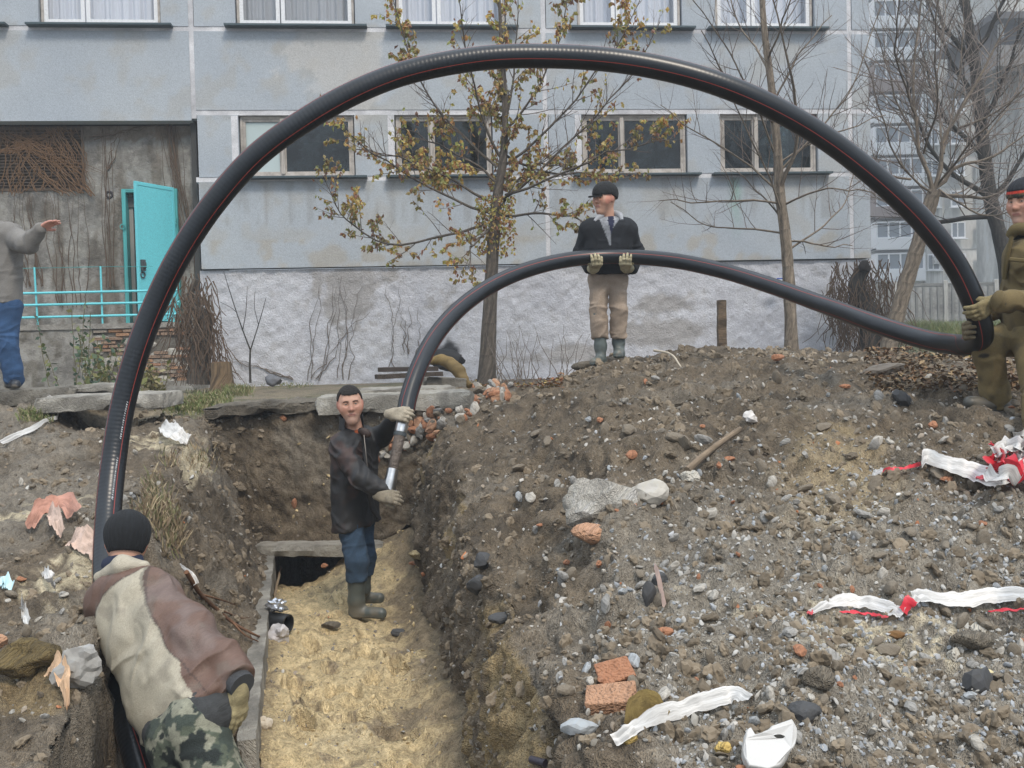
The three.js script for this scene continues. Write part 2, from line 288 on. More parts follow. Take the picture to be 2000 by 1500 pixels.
// the ground's surface under a pixel of the photograph: nearest hit among the sheet's vertices, kept in a screen grid
const HIT = new Map();
{ const { P, NR, NC } = GROUND, inv = camera.matrixWorldInverse, v = V(0, 0, 0);
  for (let o = 0; o < NR * NC; o++) { v.set(P[o * 3], P[o * 3 + 1], P[o * 3 + 2]).applyMatrix4(inv); if (v.z > -1) continue; const px = 1000 + v.x / -v.z * F, py = 750 - v.y / -v.z * F; if (px < -40 || px > 2040 || py < 500 || py > 1540) continue; const k = Math.floor(px / 10) * 1000 + Math.floor(py / 10), h = HIT.get(k); if (!h || v.z > h.z) HIT.set(k, { o, z: v.z }); } }
function onGround(px, py, lift = 0) { const cx = Math.floor(px / 10), cy = Math.floor(py / 10); for (let r = 0; r < 8; r++) { let best = null; for (let i = -r; i <= r; i++) for (let j = -r; j <= r; j++) { const h = HIT.get((cx + i) * 1000 + cy + j); if (h && (!best || h.z > best.z)) best = h; } if (best) { const P = GROUND.P, o = best.o; return at(px, py, -P[o * 3 + 2]).add(V(0, lift, 0)); } } return at(px, py, 5); }
function groundNormal(px, py) { const cx = Math.floor(px / 10), cy = Math.floor(py / 10); const n = V(0, 0, 0); for (let i = -2; i <= 2; i++) for (let j = -2; j <= 2; j++) { const h = HIT.get((cx + i) * 1000 + cy + j); if (h) { const N = GROUND.N, o = h.o; n.add(V(N[o * 3], N[o * 3 + 1], N[o * 3 + 2])); } } return n.lengthSq() ? n.normalize() : V(0, 1, 0); }
// ---------------------------------------------------------------- the grey panel building behind
const FA = 0.0951, FO = at(388, 500, 19); FO.y = 0;
const FU = V(Math.cos(FA), 0, -Math.sin(FA)), FN = V(Math.sin(FA), 0, Math.cos(FA));
function fw(px, py, z = 0) { const r = ray(px, py), o = FO.clone().addScaledVector(FN, z); const t = o.clone().sub(camera.position).dot(FN) / r.dot(FN); const p = r.multiplyScalar(t).add(camera.position).sub(FO); return { u: p.dot(FU), v: p.y }; }
const fu = (px, py = 300, z = 0) => fw(px, py, z).u;
const fworld = (u, v, z) => FO.clone().addScaledVector(FU, u).addScaledVector(FN, z).add(V(0, v, 0));
function facadeGroup(name, label, cat, group) { const g = thing(name, label, cat, FO.clone(), group); g.rotation.y = FA; return g; }
function planarUV(g) { const p = g.attributes.position, n = g.attributes.normal, uv = new Float32Array(p.count * 2); for (let i = 0; i < p.count; i++) { const ax = Math.abs(n.getX(i)), ay = Math.abs(n.getY(i)); uv[i * 2] = ax > .6 ? p.getZ(i) : p.getX(i); uv[i * 2 + 1] = ay > .6 ? p.getZ(i) : p.getY(i); } g.setAttribute('uv', new THREE.BufferAttribute(uv, 2)); return g; }
function slabG(u0, u1, v0, v1, z0, z1, cell, colFn, rough = 0, rf = 3) {
  const g = new THREE.BoxGeometry(u1 - u0, v1 - v0, z1 - z0, Math.max(1, Math.round((u1 - u0) / cell)), Math.max(1, Math.round((v1 - v0) / cell)), 1);
  g.translate((u0 + u1) / 2, (v0 + v1) / 2, (z0 + z1) / 2); planarUV(g);
  const p = g.attributes.position, c = new Float32Array(p.count * 3), C = new THREE.Color();
  for (let i = 0; i < p.count; i++) { const x = p.getX(i), y = p.getY(i), z = p.getZ(i); if (rough && z > z1 - 1e-4) { const e = Math.min(x - u0, u1 - x, y - v0, v1 - y); p.setZ(i, z + rough * fbm(x * rf, y * rf, 4, 4) * sstep(-.01, .06, e)); } colFn(x, y, C); c[i * 3] = C.r; c[i * 3 + 1] = C.g; c[i * 3 + 2] = C.b; }
  g.setAttribute('color', new THREE.BufferAttribute(c, 3)); if (rough) g.computeVertexNormals(); return g;
}
const fac = facadeGroup('apartment_building', 'long grey-blue panel building with whitewashed plinth behind the trench', 'building');
const mPanel = new THREE.MeshStandardMaterial({ vertexColors: true, roughness: .95, map: T.fine, bumpMap: T.fineB, bumpScale: .004 });
const mPlaster = new THREE.MeshStandardMaterial({ vertexColors: true, roughness: 1, map: T.fine, bumpMap: rep(T.soilB, 1.3), bumpScale: .03 });
const mGarage = new THREE.MeshStandardMaterial({ vertexColors: true, roughness: 1, map: T.blot, bumpMap: rep(T.soilB, 1.6), bumpScale: .03 });
const mJoint = mat(lin(.62, .62, .64), { map: T.fine, bumpMap: T.fineB, bumpScale: .006 });
const stainB = fw(640, 500), drip = fu(1437, 400), peel = fw(630, 110), peel2 = fw(690, 160);
function panelCol(x, y, C) {
  const n = fbm(x * .8, y * .8, 2, 4), n2 = fbm(x * 3.2, y * 3.2, 8, 4);
  C.setRGB(.415 + .05 * n, .458 + .045 * n, .502 + .03 * n);
  const grey = lin(.40, .385, .35), pale = lin(.66, .64, .61);
  C.lerp(grey, .38 * sstep(.05, .4, n2 + .5 * n) + .06);
  C.lerp(grey, .85 * sstep(.35, .6, gauss(x - stainB.u, .35) * gauss(y - stainB.v, .18) + .5 * n2));
  if (y < 2.75) C.lerp(grey, .8 * sstep(.1, .3, n2 + .25 * (2.6 - y)));
  const pk = gauss(x - peel.u, .75) * gauss(y - peel.v, .42) + gauss(x - peel2.u, .4) * gauss(y - peel2.v, .7);
  C.lerp(grey, .5 * sstep(.3, .7, pk + .5 * n2)); C.lerp(pale, .3 * sstep(.45, .6, pk * .8 + .6 * fbm(x * 6, y * 6, 1, 3)));
  C.lerp(lin(.25, .42, .35), .75 * gauss(x - drip - .05 * noise3(1, y * 4, 2), .07) * sstep(2.4, 3.8, y) * sstep(3.9, 3.7, y));
  if (y > 3 && y < 3.84) C.lerp(lin(.24, .235, .22), .35 * sstep(.12, .32, fbm(x * 7, y * .8, 4, 3)));
}
const V0 = 2.2, VS = 3.86, VLn = 5.07, VS2 = 6.62, VTOP = 12.4;
const J = [0, fu(1067), fu(1662), fu(1702)];
const pan = (u0, u1, v0, v1, z1 = 0) => mesh('facade_panel', slabG(u0, u1, v0, v1, -.3, z1, .055, panelCol, .012, 2), mPanel, fac);
const jg = .045; // half joint
for (let i = 0; i < 3; i++) { pan(J[i] + jg, J[i + 1] - jg, VLn + .05, VS2 - .06); pan(J[i] + jg, J[i + 1] - jg, V0, VS - .06); }
pan(-9, -jg, VLn - .14, VS2 - .06);
// lower row piers and windows
const LW = [[468, 692], [773, 962], [1138, 1342], [1408, 1597]].map(([a, b]) => [fu(a, 290), fu(b, 290)]);
const UW = [[-190, -10], [76, 312], [460, 692], [773, 987], [1128, 1331], [1398, 1590]].map(([a, b]) => [fu(a, 25), fu(b, 25)]);
const pieces = (list, u0, u1) => { const o = []; let a = u0; for (const [x, y] of list) { o.push([a, x]); a = y; } o.push([a, u1]); return o; };
function piers(list, u0, u1, v0, v1) { for (const [a, b] of pieces(list, u0, u1)) { let x = a; for (const j of J) if (j > a + .1 && j < b - .1) { pan(x + .012, j - jg, v0, v1); x = j + jg; } if (b - x > .02) pan(x + .012, b - .012, v0, v1); } }
piers(LW, J[0] + jg, J[3], VS + .03, VLn - .045);
piers(UW, -9, J[3], VS2 + .03, VS2 + 1.5);
pan(-9, J[3], VS2 + 1.53, VTOP);
// white mortar joints, one strip each
const joint = (u0, u1, v0, v1) => mesh('mortar_joint', slabG(u0, u1, v0, v1, -.2, -.012, .06, (x, y, C) => { const n = fbm(x * 4, y * 4, 3, 3); C.setRGB(.62 + .25 * n, .62 + .25 * n, .64 + .25 * n); }, .022, 6), mPanel, fac);
for (const j of J.slice(0, 3)) { joint(j - jg, j + jg, VLn - .1, VS2 - .06); joint(j - jg, j + jg, VS2 + .03, VS2 + 1.5); if (j) { joint(j - jg, j + jg, V0, VS - .06); joint(j - jg, j + jg, VS + .03, VLn - .05); } }
joint(J[0] + jg, J[3], VLn - .045, VLn + .05); joint(J[0], J[3], VS - .06, VS + .03); joint(-9, J[3], VS2 - .06, VS2 + .03);
for (const k of [0, 1, 2]) joint(LW[k][0] - .14, LW[k][0] - .02, VS + .05, VLn - .06).position.z = .018;
// room behind the panes
const room = [];
room.push(boxG(19, .2, 3.4, 2.5, VS - .35, -2.1), boxG(19, .2, 3.4, 2.5, VLn + .3, -2.1), boxG(19, .2, 3.4, 2.5, VS2 + 1.9, -2.1), boxG(19, 6, .2, 2.5, VS + 2, -3.8), boxG(.2, 9.5, 3.4, J[3] - .15, VS + 1.7, -2.05), boxG(.2, 9.5, 3.4, -6.9, VS + 1.7, -2.05));
for (const x of [fu(740), fu(1067), fu(1375)]) room.push(boxG(.15, 5, 3.3, x, VS + 1.6, -2.1));
mesh('interior_wall', merge(room), mat(lin(.10, .105, .105)), fac);
const mWhite = mat(lin(.78, .79, .8), { map: T.fine, roughness: .55 }), mOldWood = mat(lin(.46, .43, .405), { map: T.blot, roughness: .9 }), mSill = mat(lin(.06, .085, .095), { roughness: .5, metalness: .4 });
const mGlass = new THREE.MeshPhysicalMaterial({ color: 0xffffff, roughness: .03, transmission: 1, thickness: 0, ior: 1.5 });
const mGlassDirty = new THREE.MeshPhysicalMaterial({ color: lin(.68, .8, .84), roughness: .06, transmission: 1, thickness: 0, ior: 1.5, map: T.blot });
const mFrost = mat(lin(.42, .5, .5), { roughness: .35 }), mCurtain = new THREE.MeshPhysicalMaterial({ color: lin(.72, .76, .84), roughness: 1, side: THREE.DoubleSide, transmission: .25, thickness: 0 });
function frameRect(u0, u1, v0, v1, t, d, z) { return [boxG(t, v1 - v0, d, u0 + t / 2, (v0 + v1) / 2, z), boxG(t, v1 - v0, d, u1 - t / 2, (v0 + v1) / 2, z), boxG(u1 - u0 - 2 * t, t, d - .004, (u0 + u1) / 2, v0 + t / 2, z), boxG(u1 - u0 - 2 * t, t, d - .004, (u0 + u1) / 2, v1 - t / 2, z)]; }
function windowUnit(u0, u1, v0, v1, split, mFrame, o = {}) {
  const m = lerp(u0, u1, split), z = -.12;
  const w = mesh('window', merge(frameRect(u0 + .01, u1 - .01, v0, v1, .045, .14, z - .03).map(planarUV)), o.outer || mFrame, fac);
  const sash = (a, b, gm) => { mesh('sash', merge(frameRect(a, b, v0 + .046, v1 - .046, o.t || .06, .05, z).map(planarUV)), mFrame, w); mesh('pane', boxG(b - a - .1, v1 - v0 - .2, .006, (a + b) / 2, (v0 + v1) / 2, z - .01), gm, w); };
  sash(u0 + .056, m - .012, o.left || mGlassDirty); sash(m + .012, u1 - .056, o.right || mGlassDirty);
  if (o.mull) mesh('mullion', boxG(.07, v1 - v0 - .1, .09, m, (v0 + v1) / 2, z + .03), mFrame, w);
  mesh('sill', boxG(u1 - u0 + .42, .035, .34, (u0 + u1) / 2 + .02, v0 - .045, .02).rotateX(.0), mSill, w);
  if (o.curtain) { const g = new THREE.PlaneGeometry(u1 - u0 + .1, v1 - v0 + .2, 120, 1); const p = g.attributes.position; for (let i = 0; i < p.count; i++) p.setZ(i, .035 * Math.sin(p.getX(i) * 26 + 2 * Math.sin(p.getX(i) * 3.1 + u0)) + .02 * Math.sin(p.getX(i) * 61)); g.computeVertexNormals(); g.translate((u0 + u1) / 2, (v0 + v1) / 2 + .1, -.34); mesh('curtain', g, o.curtain, w); }
}
LW.forEach(([a, b], i) => windowUnit(a, b, VS + .04, VLn - .05, i === 2 ? .38 : .37, mOldWood, { mull: true, t: .05, left: i === 0 ? mFrost : mGlassDirty }));
const mCurtain2 = mCurtain.clone(); mCurtain2.color = lin(.42, .44, .47);
UW.forEach(([a, b], i) => windowUnit(a, b, VS2 + .06, VS2 + 1.47, .37, mWhite, { outer: mOldWood, left: mGlass, right: mGlass, curtain: i === 2 ? mCurtain2 : mCurtain, t: .07 }));
// plinth
const mUR = fu(1712, 600);
const pst = [[680, 570, .8, .75, 1], [620, 555, .25, .5, .8], [760, 540, .3, .3, .7], [870, 600, .5, .5, .55], [1300, 590, .9, .28, .9], [1290, 650, 1.6, .35, 1], [1130, 690, 1.2, .25, .8], [700, 640, 1.0, .25, .5], [1020, 700, .8, .2, .8], [1600, 560, .8, .5, .35], [560, 560, .3, .3, .3]].map(([px, py, su, sv, k]) => ({ ...fw(px, py), su: su * .55, sv: sv * .6, k }));
const blackSpot = fw(872, 688);
mesh('plinth_wall', slabG(.0, mUR, -.6, V0 - .025, -.35, -.07, .035, (x, y, C) => {
  const n = fbm(x * 2, y * 2, 5, 4), n2 = fbm(x * 7, y * 7, 1, 3); C.setRGB(.77 + .07 * n, .78 + .07 * n, .83 + .06 * n);
  let s = 0; for (const q of pst) s = Math.max(s, q.k * gauss(x - q.u, q.su) * gauss(y - q.v, q.sv)); C.lerp(lin(.44, .41, .38), .7 * sstep(.3, .7, s + .42 * n2 + .2 * n)); C.lerp(lin(.6, .59, .585), .45 * sstep(.18, .4, n2 + .3 * n - .12 + .12 * sstep(.9, .2, y)));
  C.lerp(lin(.02, .02, .024), .95 * sstep(.55, .85, gauss(x - blackSpot.u, .28) * gauss(y - blackSpot.v, .22) + .25 * n2));
}, .035, 7), mPlaster, fac);
mesh('end_wall', boxG(.28, VTOP + .6, 11, mUR - .16, VTOP / 2 - .3, -5.9), mat(lin(.36, .4, .44), { map: T.blot }), fac);
mesh('roof', boxG(mUR + 9.1, .3, 11.5, (mUR - 9) / 2, VTOP + .16, -5.8), mat(lin(.12, .12, .12)), fac);
// garage wall on the left, set back under the panels
const GZ = -.34, vent = [fw(-220, 240, GZ), fw(168, 372, GZ)], door = [fw(240, 371, GZ), fw(356, 615, GZ)], holeP = fw(214, 380, GZ);
const garCol = (x, y, C) => { const n = fbm(x * 1.6, y * 1.6, 9, 4), n2 = fbm(x * 6, y * 2.2, 3, 4); C.setRGB(.42 + .1 * n, .412 + .1 * n, .392 + .09 * n); C.lerp(lin(.2, .17, .135), .7 * sstep(.1, .4, fbm(x * 5, y * .9, 7, 4) + .12 * sstep(3.4, 2.4, y))); C.lerp(lin(.52, .51, .5), .5 * sstep(.15, .35, n2)); C.lerp(lin(.2, .14, .09), .6 * sstep(.55, .7, gauss(y - 4.85, .2) + .4 * n2)); C.lerp(lin(.56, .555, .55), .8 * sstep(.5, .7, gauss(x - holeP.u, .13) * gauss(y - holeP.v, .13))); };
const gw = (u0, u1, v0, v1) => mesh('garage_wall', slabG(u0, u1, v0, v1, GZ - .25, GZ, .05, garCol, .03, 6), mGarage, fac);
gw(-9, vent[0].u, -.6, 4.91); gw(vent[0].u, vent[1].u, -.6, vent[1].v); gw(vent[1].u, door[0].u, -.6, 4.91); gw(door[0].u, door[1].u, door[0].v, 4.91); gw(door[0].u, door[1].u, -.6, 1.16); gw(door[1].u, 0, -.6, 4.91);
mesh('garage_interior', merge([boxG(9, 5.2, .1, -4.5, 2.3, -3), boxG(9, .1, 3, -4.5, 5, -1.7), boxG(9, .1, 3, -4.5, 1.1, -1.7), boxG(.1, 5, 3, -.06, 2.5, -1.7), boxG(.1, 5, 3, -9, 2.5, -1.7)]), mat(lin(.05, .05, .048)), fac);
mesh('wall_hole', new THREE.TorusGeometry(.055, .02, 8, 20).translate(holeP.u, holeP.v, GZ + .01), mat(lin(.05, .045, .05)), fac);
{ const vg = mesh('vent_grille', merge(frameRect(vent[0].u, vent[1].u, vent[1].v, 4.9, .05, .1, GZ - .03)), mat(lin(.1, .075, .055), { roughness: .8 }), fac); const n = 19, sg = boxG(vent[1].u - vent[0].u - .1, .016, .075).rotateX(-.7), sm = mat(lin(.12, .095, .075), { roughness: .7, map: T.blot });
  for (let i = 0; i < n; i++) { const s = mesh('slat', sg, sm, vg); s.position.set((vent[0].u + vent[1].u) / 2, lerp(vent[1].v + .08, 4.83, i / (n - 1)), GZ - .04); } mesh('vent_post', boxG(.04, 4.9 - vent[1].v - .1, .04, fu(-30, 300, GZ), (4.9 + vent[1].v) / 2, GZ + .01), sm, vg); }
// turquoise steel door standing ajar
const mTurq = new THREE.MeshStandardMaterial({ color: lin(.16, .64, .71), roughness: .5, map: T.fine }), mTurqD = mat(lin(.07, .40, .42), { roughness: .6, map: T.blot }), mDarkMetal = mat(lin(.05, .06, .065), { roughness: .6 });
{ const u0 = door[0].u, u1 = door[1].u, v0 = 1.22, v1 = door[0].v; const fr = mesh('door_frame', merge([boxG(.07, v1 - v0, .2, u0 + .035, (v0 + v1) / 2, GZ + .01), boxG(.07, v1 - v0, .2, u1 - .035, (v0 + v1) / 2, GZ + .01), boxG(u1 - u0 - .14, .06, .19, (u0 + u1) / 2, v1 - .03, GZ + .01)]), mTurqD, fac);
  mesh('inner_door', boxG(.16, v1 - v0 - .1, .05, u0 + .2, (v0 + v1) / 2, GZ - .3), mat(lin(.24, .13, .035), { roughness: .7 }), fac);
  mesh('inner_post', boxG(.07, v1 - v0 - .1, .06, u0 + .11, (v0 + v1) / 2, GZ - .12), mat(lin(.3, .29, .27)), fac);
  const leafW = .92, g = boxG(leafW, v1 - v0 - .02, .045, -leafW / 2, (v0 + v1) / 2 + .02, 0, .006); planarUV(g);
  const leaf = mesh('door', g, mTurq, fac); leaf.position.set(u1 - .06, 0, GZ + .14); leaf.rotation.y = 1.0; leaf.userData.label = 'turquoise steel door leaf standing ajar';
  mesh('door_rim', merge(frameRect(-leafW + .004, -.004, v0 + .03, v1 - .01, .045, .012, .027)), mTurq, leaf);
  mesh('lock_box', merge([boxG(.09, .2, .06, -.83, v0 + 1.02, .05, .008), boxG(.05, .1, .05, -.83, v0 + 1.02, .09, .008)]), mDarkMetal, leaf);
  mesh('handle', new THREE.TorusGeometry(.05, .012, 6, 16).translate(-.83, v0 + .85, .04), mDarkMetal, leaf);
  mesh('vent_slot', boxG(.06, .12, .012, -.62, v0 + .62, .027), mDarkMetal, leaf);
  for (const y of [.35, 1.9]) mesh('hinge', new THREE.CylinderGeometry(.02, .02, .12, 8).translate(.01, v0 + y, .03), mTurqD, leaf);
  const st = mesh('door_hook', new THREE.TorusGeometry(.045, .01, 6, 14).translate(u0 + .01, lerp(v0, v1, .72), GZ + .14), mTurqD, fac); }
// porch in front of the door: concrete and brick, with bricks laid bare
const PZ = 1.25, pA = fw(-160, 690, PZ), pB = fw(372, 690, PZ), pTop = fw(200, 632, PZ).v;
const porch = facadeGroup('porch', 'concrete and brick porch under the turquoise door', 'porch');
mesh('porch_slab', slabG(pA.u, pB.u, pTop - .09, pTop, GZ + .02, PZ + .03, .06, (x, y, C) => { const n = fbm(x * 3, y * 3, 2, 4); C.setRGB(.45 + .1 * n, .435 + .1 * n, .41 + .1 * n); }, .02, 8), mGarage, porch);
const brk0 = fu(182, 690, PZ), brk1 = pB.u;
mesh('porch_wall', slabG(pA.u, brk0, -.5, pTop - .09, GZ + .02, PZ, .05, (x, y, C) => { const n = fbm(x * 3, y * 3, 6, 4); C.setRGB(.4 + .1 * n, .39 + .1 * n, .37 + .1 * n); C.lerp(lin(.26, .245, .215), sstep(.1, .3, fbm(x * 6, y * 6, 2, 3))); }, .03, 7), mGarage, porch);
mesh('porch_mortar', slabG(brk0, brk1, -.5, pTop - .09, GZ + .03, PZ - .045, .06, (x, y, C) => { const n = fbm(x * 4, y * 4, 6, 3); C.setRGB(.2 + .1 * n, .185 + .1 * n, .16 + .1 * n); }, .02, 9), mGarage, porch);
{ const r = rngOf(41), cs = [lin(.42, .235, .155), lin(.36, .25, .185), lin(.46, .27, .165), lin(.40, .35, .30), lin(.32, .22, .16)].map(c => mat(c, { map: T.blot, bumpMap: T.soilB, bumpScale: .02 })), bw = .25, bh = .066; const gs = [0, 1, 2].map(k => { const g = new RoundedBoxGeometry(bw - .014, bh - .013, .12, 1, .008); const p = g.attributes.position; for (let i = 0; i < p.count; i++) { p.setX(i, p.getX(i) + .006 * noise3(i * 3.1, k, 2)); p.setZ(i, p.getZ(i) + .009 * noise3(i * 1.7, k, 7)); } g.computeVertexNormals(); return planarUV(g); });
  for (let row = 0; row < 17; row++) for (let i = 0; i < 9; i++) { const u = brk0 + .13 + i * bw + (row % 2 ? bw / 2 : 0), v = pTop - .13 - row * bh; if (u > brk1 - .1 || v < -.05) continue; const pl = fbm(u * 1.3 + 4, v * 2.2, 3, 3); if ((pl > .05 && row > 1) && r() < .9) continue; if (r() < .06) continue; const b = mesh('brick', gs[Math.floor(r() * 3)], cs[Math.floor(r() * 5)], porch); b.position.set(u, v, PZ - .06 + (r() - .5) * .02); b.rotation.y = (r() - .5) * .05; }
  // plaster still clinging between them
  for (let i = 0; i < 26; i++) { const u = lerp(brk0, brk1 - .15, r()), v = lerp(.05, pTop - .25, r()); const m = mesh('plaster_patch', lump(500 + i, .12 + .14 * r(), .05 + .1 * r(), .035, 2, .3, false), mat(lin(.43, .415, .38).multiplyScalar(.85 + .3 * r()), { map: T.blot, bumpMap: T.soilB, bumpScale: .03 }), porch); m.position.set(u, v, PZ - .045); } }
mesh('porch_footing', slabG(brk0, brk1 + .04, -.5, .17, GZ + .02, PZ + .02, .05, (x, y, C) => { const n = fbm(x * 4, y * 4, 1, 3); C.setRGB(.4 + .1 * n, .39 + .1 * n, .365 + .1 * n); }, .03, 8), mGarage, porch);
// railing
const railing = facadeGroup('porch_railing', 'turquoise steel railing along the porch edge', 'railing');
{ const z = PZ - .06, ra = fu(46, 590, z), rb = fu(350, 590, z); for (const py of [571, 594, 618]) { const v = fw(180, py, z).v; mesh('rail', tube([V(ra - 1.5, v, z), V(rb, v + .01, z)], .021, 8), mTurq, railing); } for (const px of [-95, 71, 198, 337]) { const u = fu(px, 590, z); const top = px === 337 ? 590 : 520; mesh('post', tube([V(u, pTop - .02, z - .025), V(u + (px === 71 ? -.02 : 0), fw(180, top, z).v, z - .025)], px === 44 ? .012 : .017, 8), mTurq, railing); } mesh('top_wire', tube([V(ra - 1, fw(180, 521, z).v - .01, z - .025), V(fu(200, 590, z), fw(180, 521, z).v, z - .025), V(fu(300, 590, z), fw(180, 522, z).v, z - .025)], .005, 5), mTurqD, railing); }
// ---------------------------------------------------------------- what stands far behind on the right
{ // pale tower block with stacked balconies
  const D = 92, k = D / F, base = at(1700, 690, D), t = thing('tower_block', 'pale high-rise block with stacked balconies in the haze', 'building', V(0, 0, 0));
  const X = px => at(px, 400, D).x, Y = py => at(1800, py, D).y, Z = -D;
  const mW = mat(lin(.88, .89, .90), { map: blotRep }), mW2 = mat(lin(.66, .675, .69), { map: blotRep }), mF = mat(lin(.85, .86, .88)), mG = new THREE.MeshStandardMaterial({ color: lin(.28, .31, .35), roughness: .2 }), mBr = mat(lin(.33, .27, .25));
  const y0 = Y(660), yT = Y(-900), x0 = X(1500), x1 = X(2090);
  mesh('wall', boxG(x1 - x0, yT - y0, 12, (x0 + x1) / 2, (yT + y0) / 2, Z - 6), mW, t);
  mesh('wall_pier', boxG(X(1835) - X(1800), yT - y0, .5, X(1818), (yT + y0) / 2, Z + .25), mW2, t);
  const r = rngOf(5), rows = []; for (let py = 515; py > -60; py -= 61) rows.push(py);
  rows.forEach((py, f) => {
    const v = Y(py + 12), H = 2.8;
    // glazed balcony
    const xa = X(1700), xb = X(1795), b = mesh('balcony', merge([boxG(xb - xa, .16, 1.3, (xa + xb) / 2, v - .95, Z + .65), boxG(xb - xa, .9, .08, (xa + xb) / 2, v - .45, Z + 1.27), boxG(.08, 2.5, 1.25, xa + .04, v + .2, Z + .64), boxG(.08, 2.5, 1.25, xb - .04, v + .2, Z + .64)]), f % 4 === 2 ? mBr : mF, t);
    mesh('balcony_window', boxG(xb - xa - .2, 1.35, .05, (xa + xb) / 2, v + .7, Z + 1.1), mG, b);
    for (let i = 0; i <= 4; i++) mesh('balcony_frame', boxG(.14, 1.42, .08, lerp(xa + .12, xb - .12, i / 4), v + .7, Z + 1.18), mF, b);
    mesh('balcony_frame', merge([boxG(xb - xa - .2, .12, .07, (xa + xb) / 2, v + 1.4, Z + 1.18), boxG(xb - xa - .1, .1, .14, (xa + xb) / 2, v + .02, Z + 1.2)]), mF, b);
    for (const [a, c] of [[1745 + 60, 1830], [1852, 1880], [1905, 1935], [1960, 2000], [2030, 2060]]) { const ua = X(a), ub = X(c); const w = mesh('window', merge(frameRect(ua, ub, v - .1, v + 1.35, .12, .12, Z + .52)), mF, t); mesh('pane', boxG(ub - ua - .1, 1.35, .04, (ua + ub) / 2, v + .62, Z + .5), mG, w); mesh('mullion', boxG(.1, 1.35, .08, lerp(ua, ub, .45), v + .62, Z + .54), mF, w); mesh('sill', boxG(ub - ua + .3, .08, .3, (ua + ub) / 2, v - .16, Z + .6), mF, w); }
    if (f === 0) mesh('air_conditioner', merge([boxG(.9, .65, .4, X(1823), v + .75, Z + .75, .04)]), mW2, t);
    mesh('floor_joint', boxG(x1 - x0, .1, .06, (x0 + x1) / 2, v + 1.75, Z + .02), mW2, t);
  });
}
{ // nearer grey block at the right edge, only its corner in view
  const D = 70, Y = py => at(1960, py, D).y, X = px => at(px, 60, D).x, Z = -D, t = thing('grey_block', 'grey building corner with a dark loggia at the upper right', 'building');
  const m1 = mat(lin(.48, .485, .48), { map: blotRep }), m2 = mat(lin(.09, .085, .085)), m3 = mat(lin(.62, .63, .64));
  const xa = X(1952), xb = X(2300), y0 = Y(130);
  mesh('wall', boxG(xb - xa, Y(-700) - Y(30), 9, (xa + xb) / 2, (Y(-700) + Y(30)) / 2, Z - 4.5), m1, t);
  mesh('ledge', boxG(xb - xa + 1.2, .45, 9.6, (xa + xb) / 2, Y(33), Z - 4.4), m2, t);
  mesh('loggia', boxG(xb - xa - .8, Y(38) - Y(92), 8, (xa + xb) / 2, (Y(38) + Y(92)) / 2, Z - 5.2), m2, t);
  mesh('loggia_frame', boxG(.3, Y(38) - Y(66), .3, X(1967), (Y(38) + Y(66)) / 2, Z - .9), m3, t);
  mesh('parapet', boxG(xb - xa, Y(88) - Y(128), 9, (xa + xb) / 2, (Y(88) + Y(128)) / 2, Z - 4.5), mat(lin(.2, .19, .18)), t);
  mesh('lower_wall', boxG(xb - xa - 2.5, y0 - Y(700), 8.5, (xa + xb) / 2 + 1.25, (y0 + Y(700)) / 2, Z - 5), m1, t);
}
{ // concrete panel fence beyond the grass
  const D = 45, mF = mat(lin(.36, .365, .37), { map: T.blot, bumpMap: T.soilB, bumpScale: .03 }), mP = mat(lin(.42, .42, .415), { map: T.blot }), xs = []; for (let px = 1648; px < 2400; px += 99) xs.push(px);
  const t = thing('concrete_fence', 'weathered grey concrete panel fence beyond the grass strip', 'fence'), yb = at(1800, 634, D).y, yt = at(1800, 553, D).y;
  xs.forEach((px, i) => { const a = at(px, 600, D).x, b = at(px + 99, 600, D).x; const p = mesh('fence_panel', merge([boxG(b - a - .1, yt - yb - .1, .1, (a + b) / 2, (yt + yb) / 2, -D), boxG(b - a - .1, .12, .16, (a + b) / 2, yt - .08, -D), boxG(b - a - .1, .2, .16, (a + b) / 2, yb + .12, -D)]), mF, t); for (let j = 1; j < 7; j++) mesh('rib', boxG(.1, yt - yb - .35, .05, lerp(a, b, j / 7), (yt + yb) / 2, -D + .07), mF, p); mesh('post', boxG(.2, yt - yb + .1, .22, a, (yt + yb) / 2 + .04, -D, .02), mP, t); });
}
// ---------------------------------------------------------------- trees
const barkF = field(256, [[6, .4], [20, .3], [60, .3]], 91);
const tBark = texOf(256, i => { const x = i % 256, y = (i / 256) | 0; const v = .78 + .35 * barkF[(y >> 2) * 256 + x] + .15 * barkF[i]; return [v, v * .98, v * .95]; });
const mBarkPale = mat(lin(.30, .255, .205), { map: rep(tBark, 4, 2), bumpMap: rep(tBark, 4, 2), bumpScale: .01 }), mBarkGrey = mat(lin(.155, .135, .115), { map: rep(tBark, 4, 2), bumpMap: rep(tBark, 4, 2), bumpScale: .012 }), mBarkDark = mat(lin(.07, .065, .06), { map: rep(tBark, 4, 2) }), mTwig = mat(lin(.12, .095, .08)), mTwigPale = mat(lin(.21, .175, .15));
function along(P, t) { const f = t * (P.length - 1), k = Math.min(P.length - 2, Math.floor(f)); return P[k].clone().lerp(P[k + 1], f - k); }
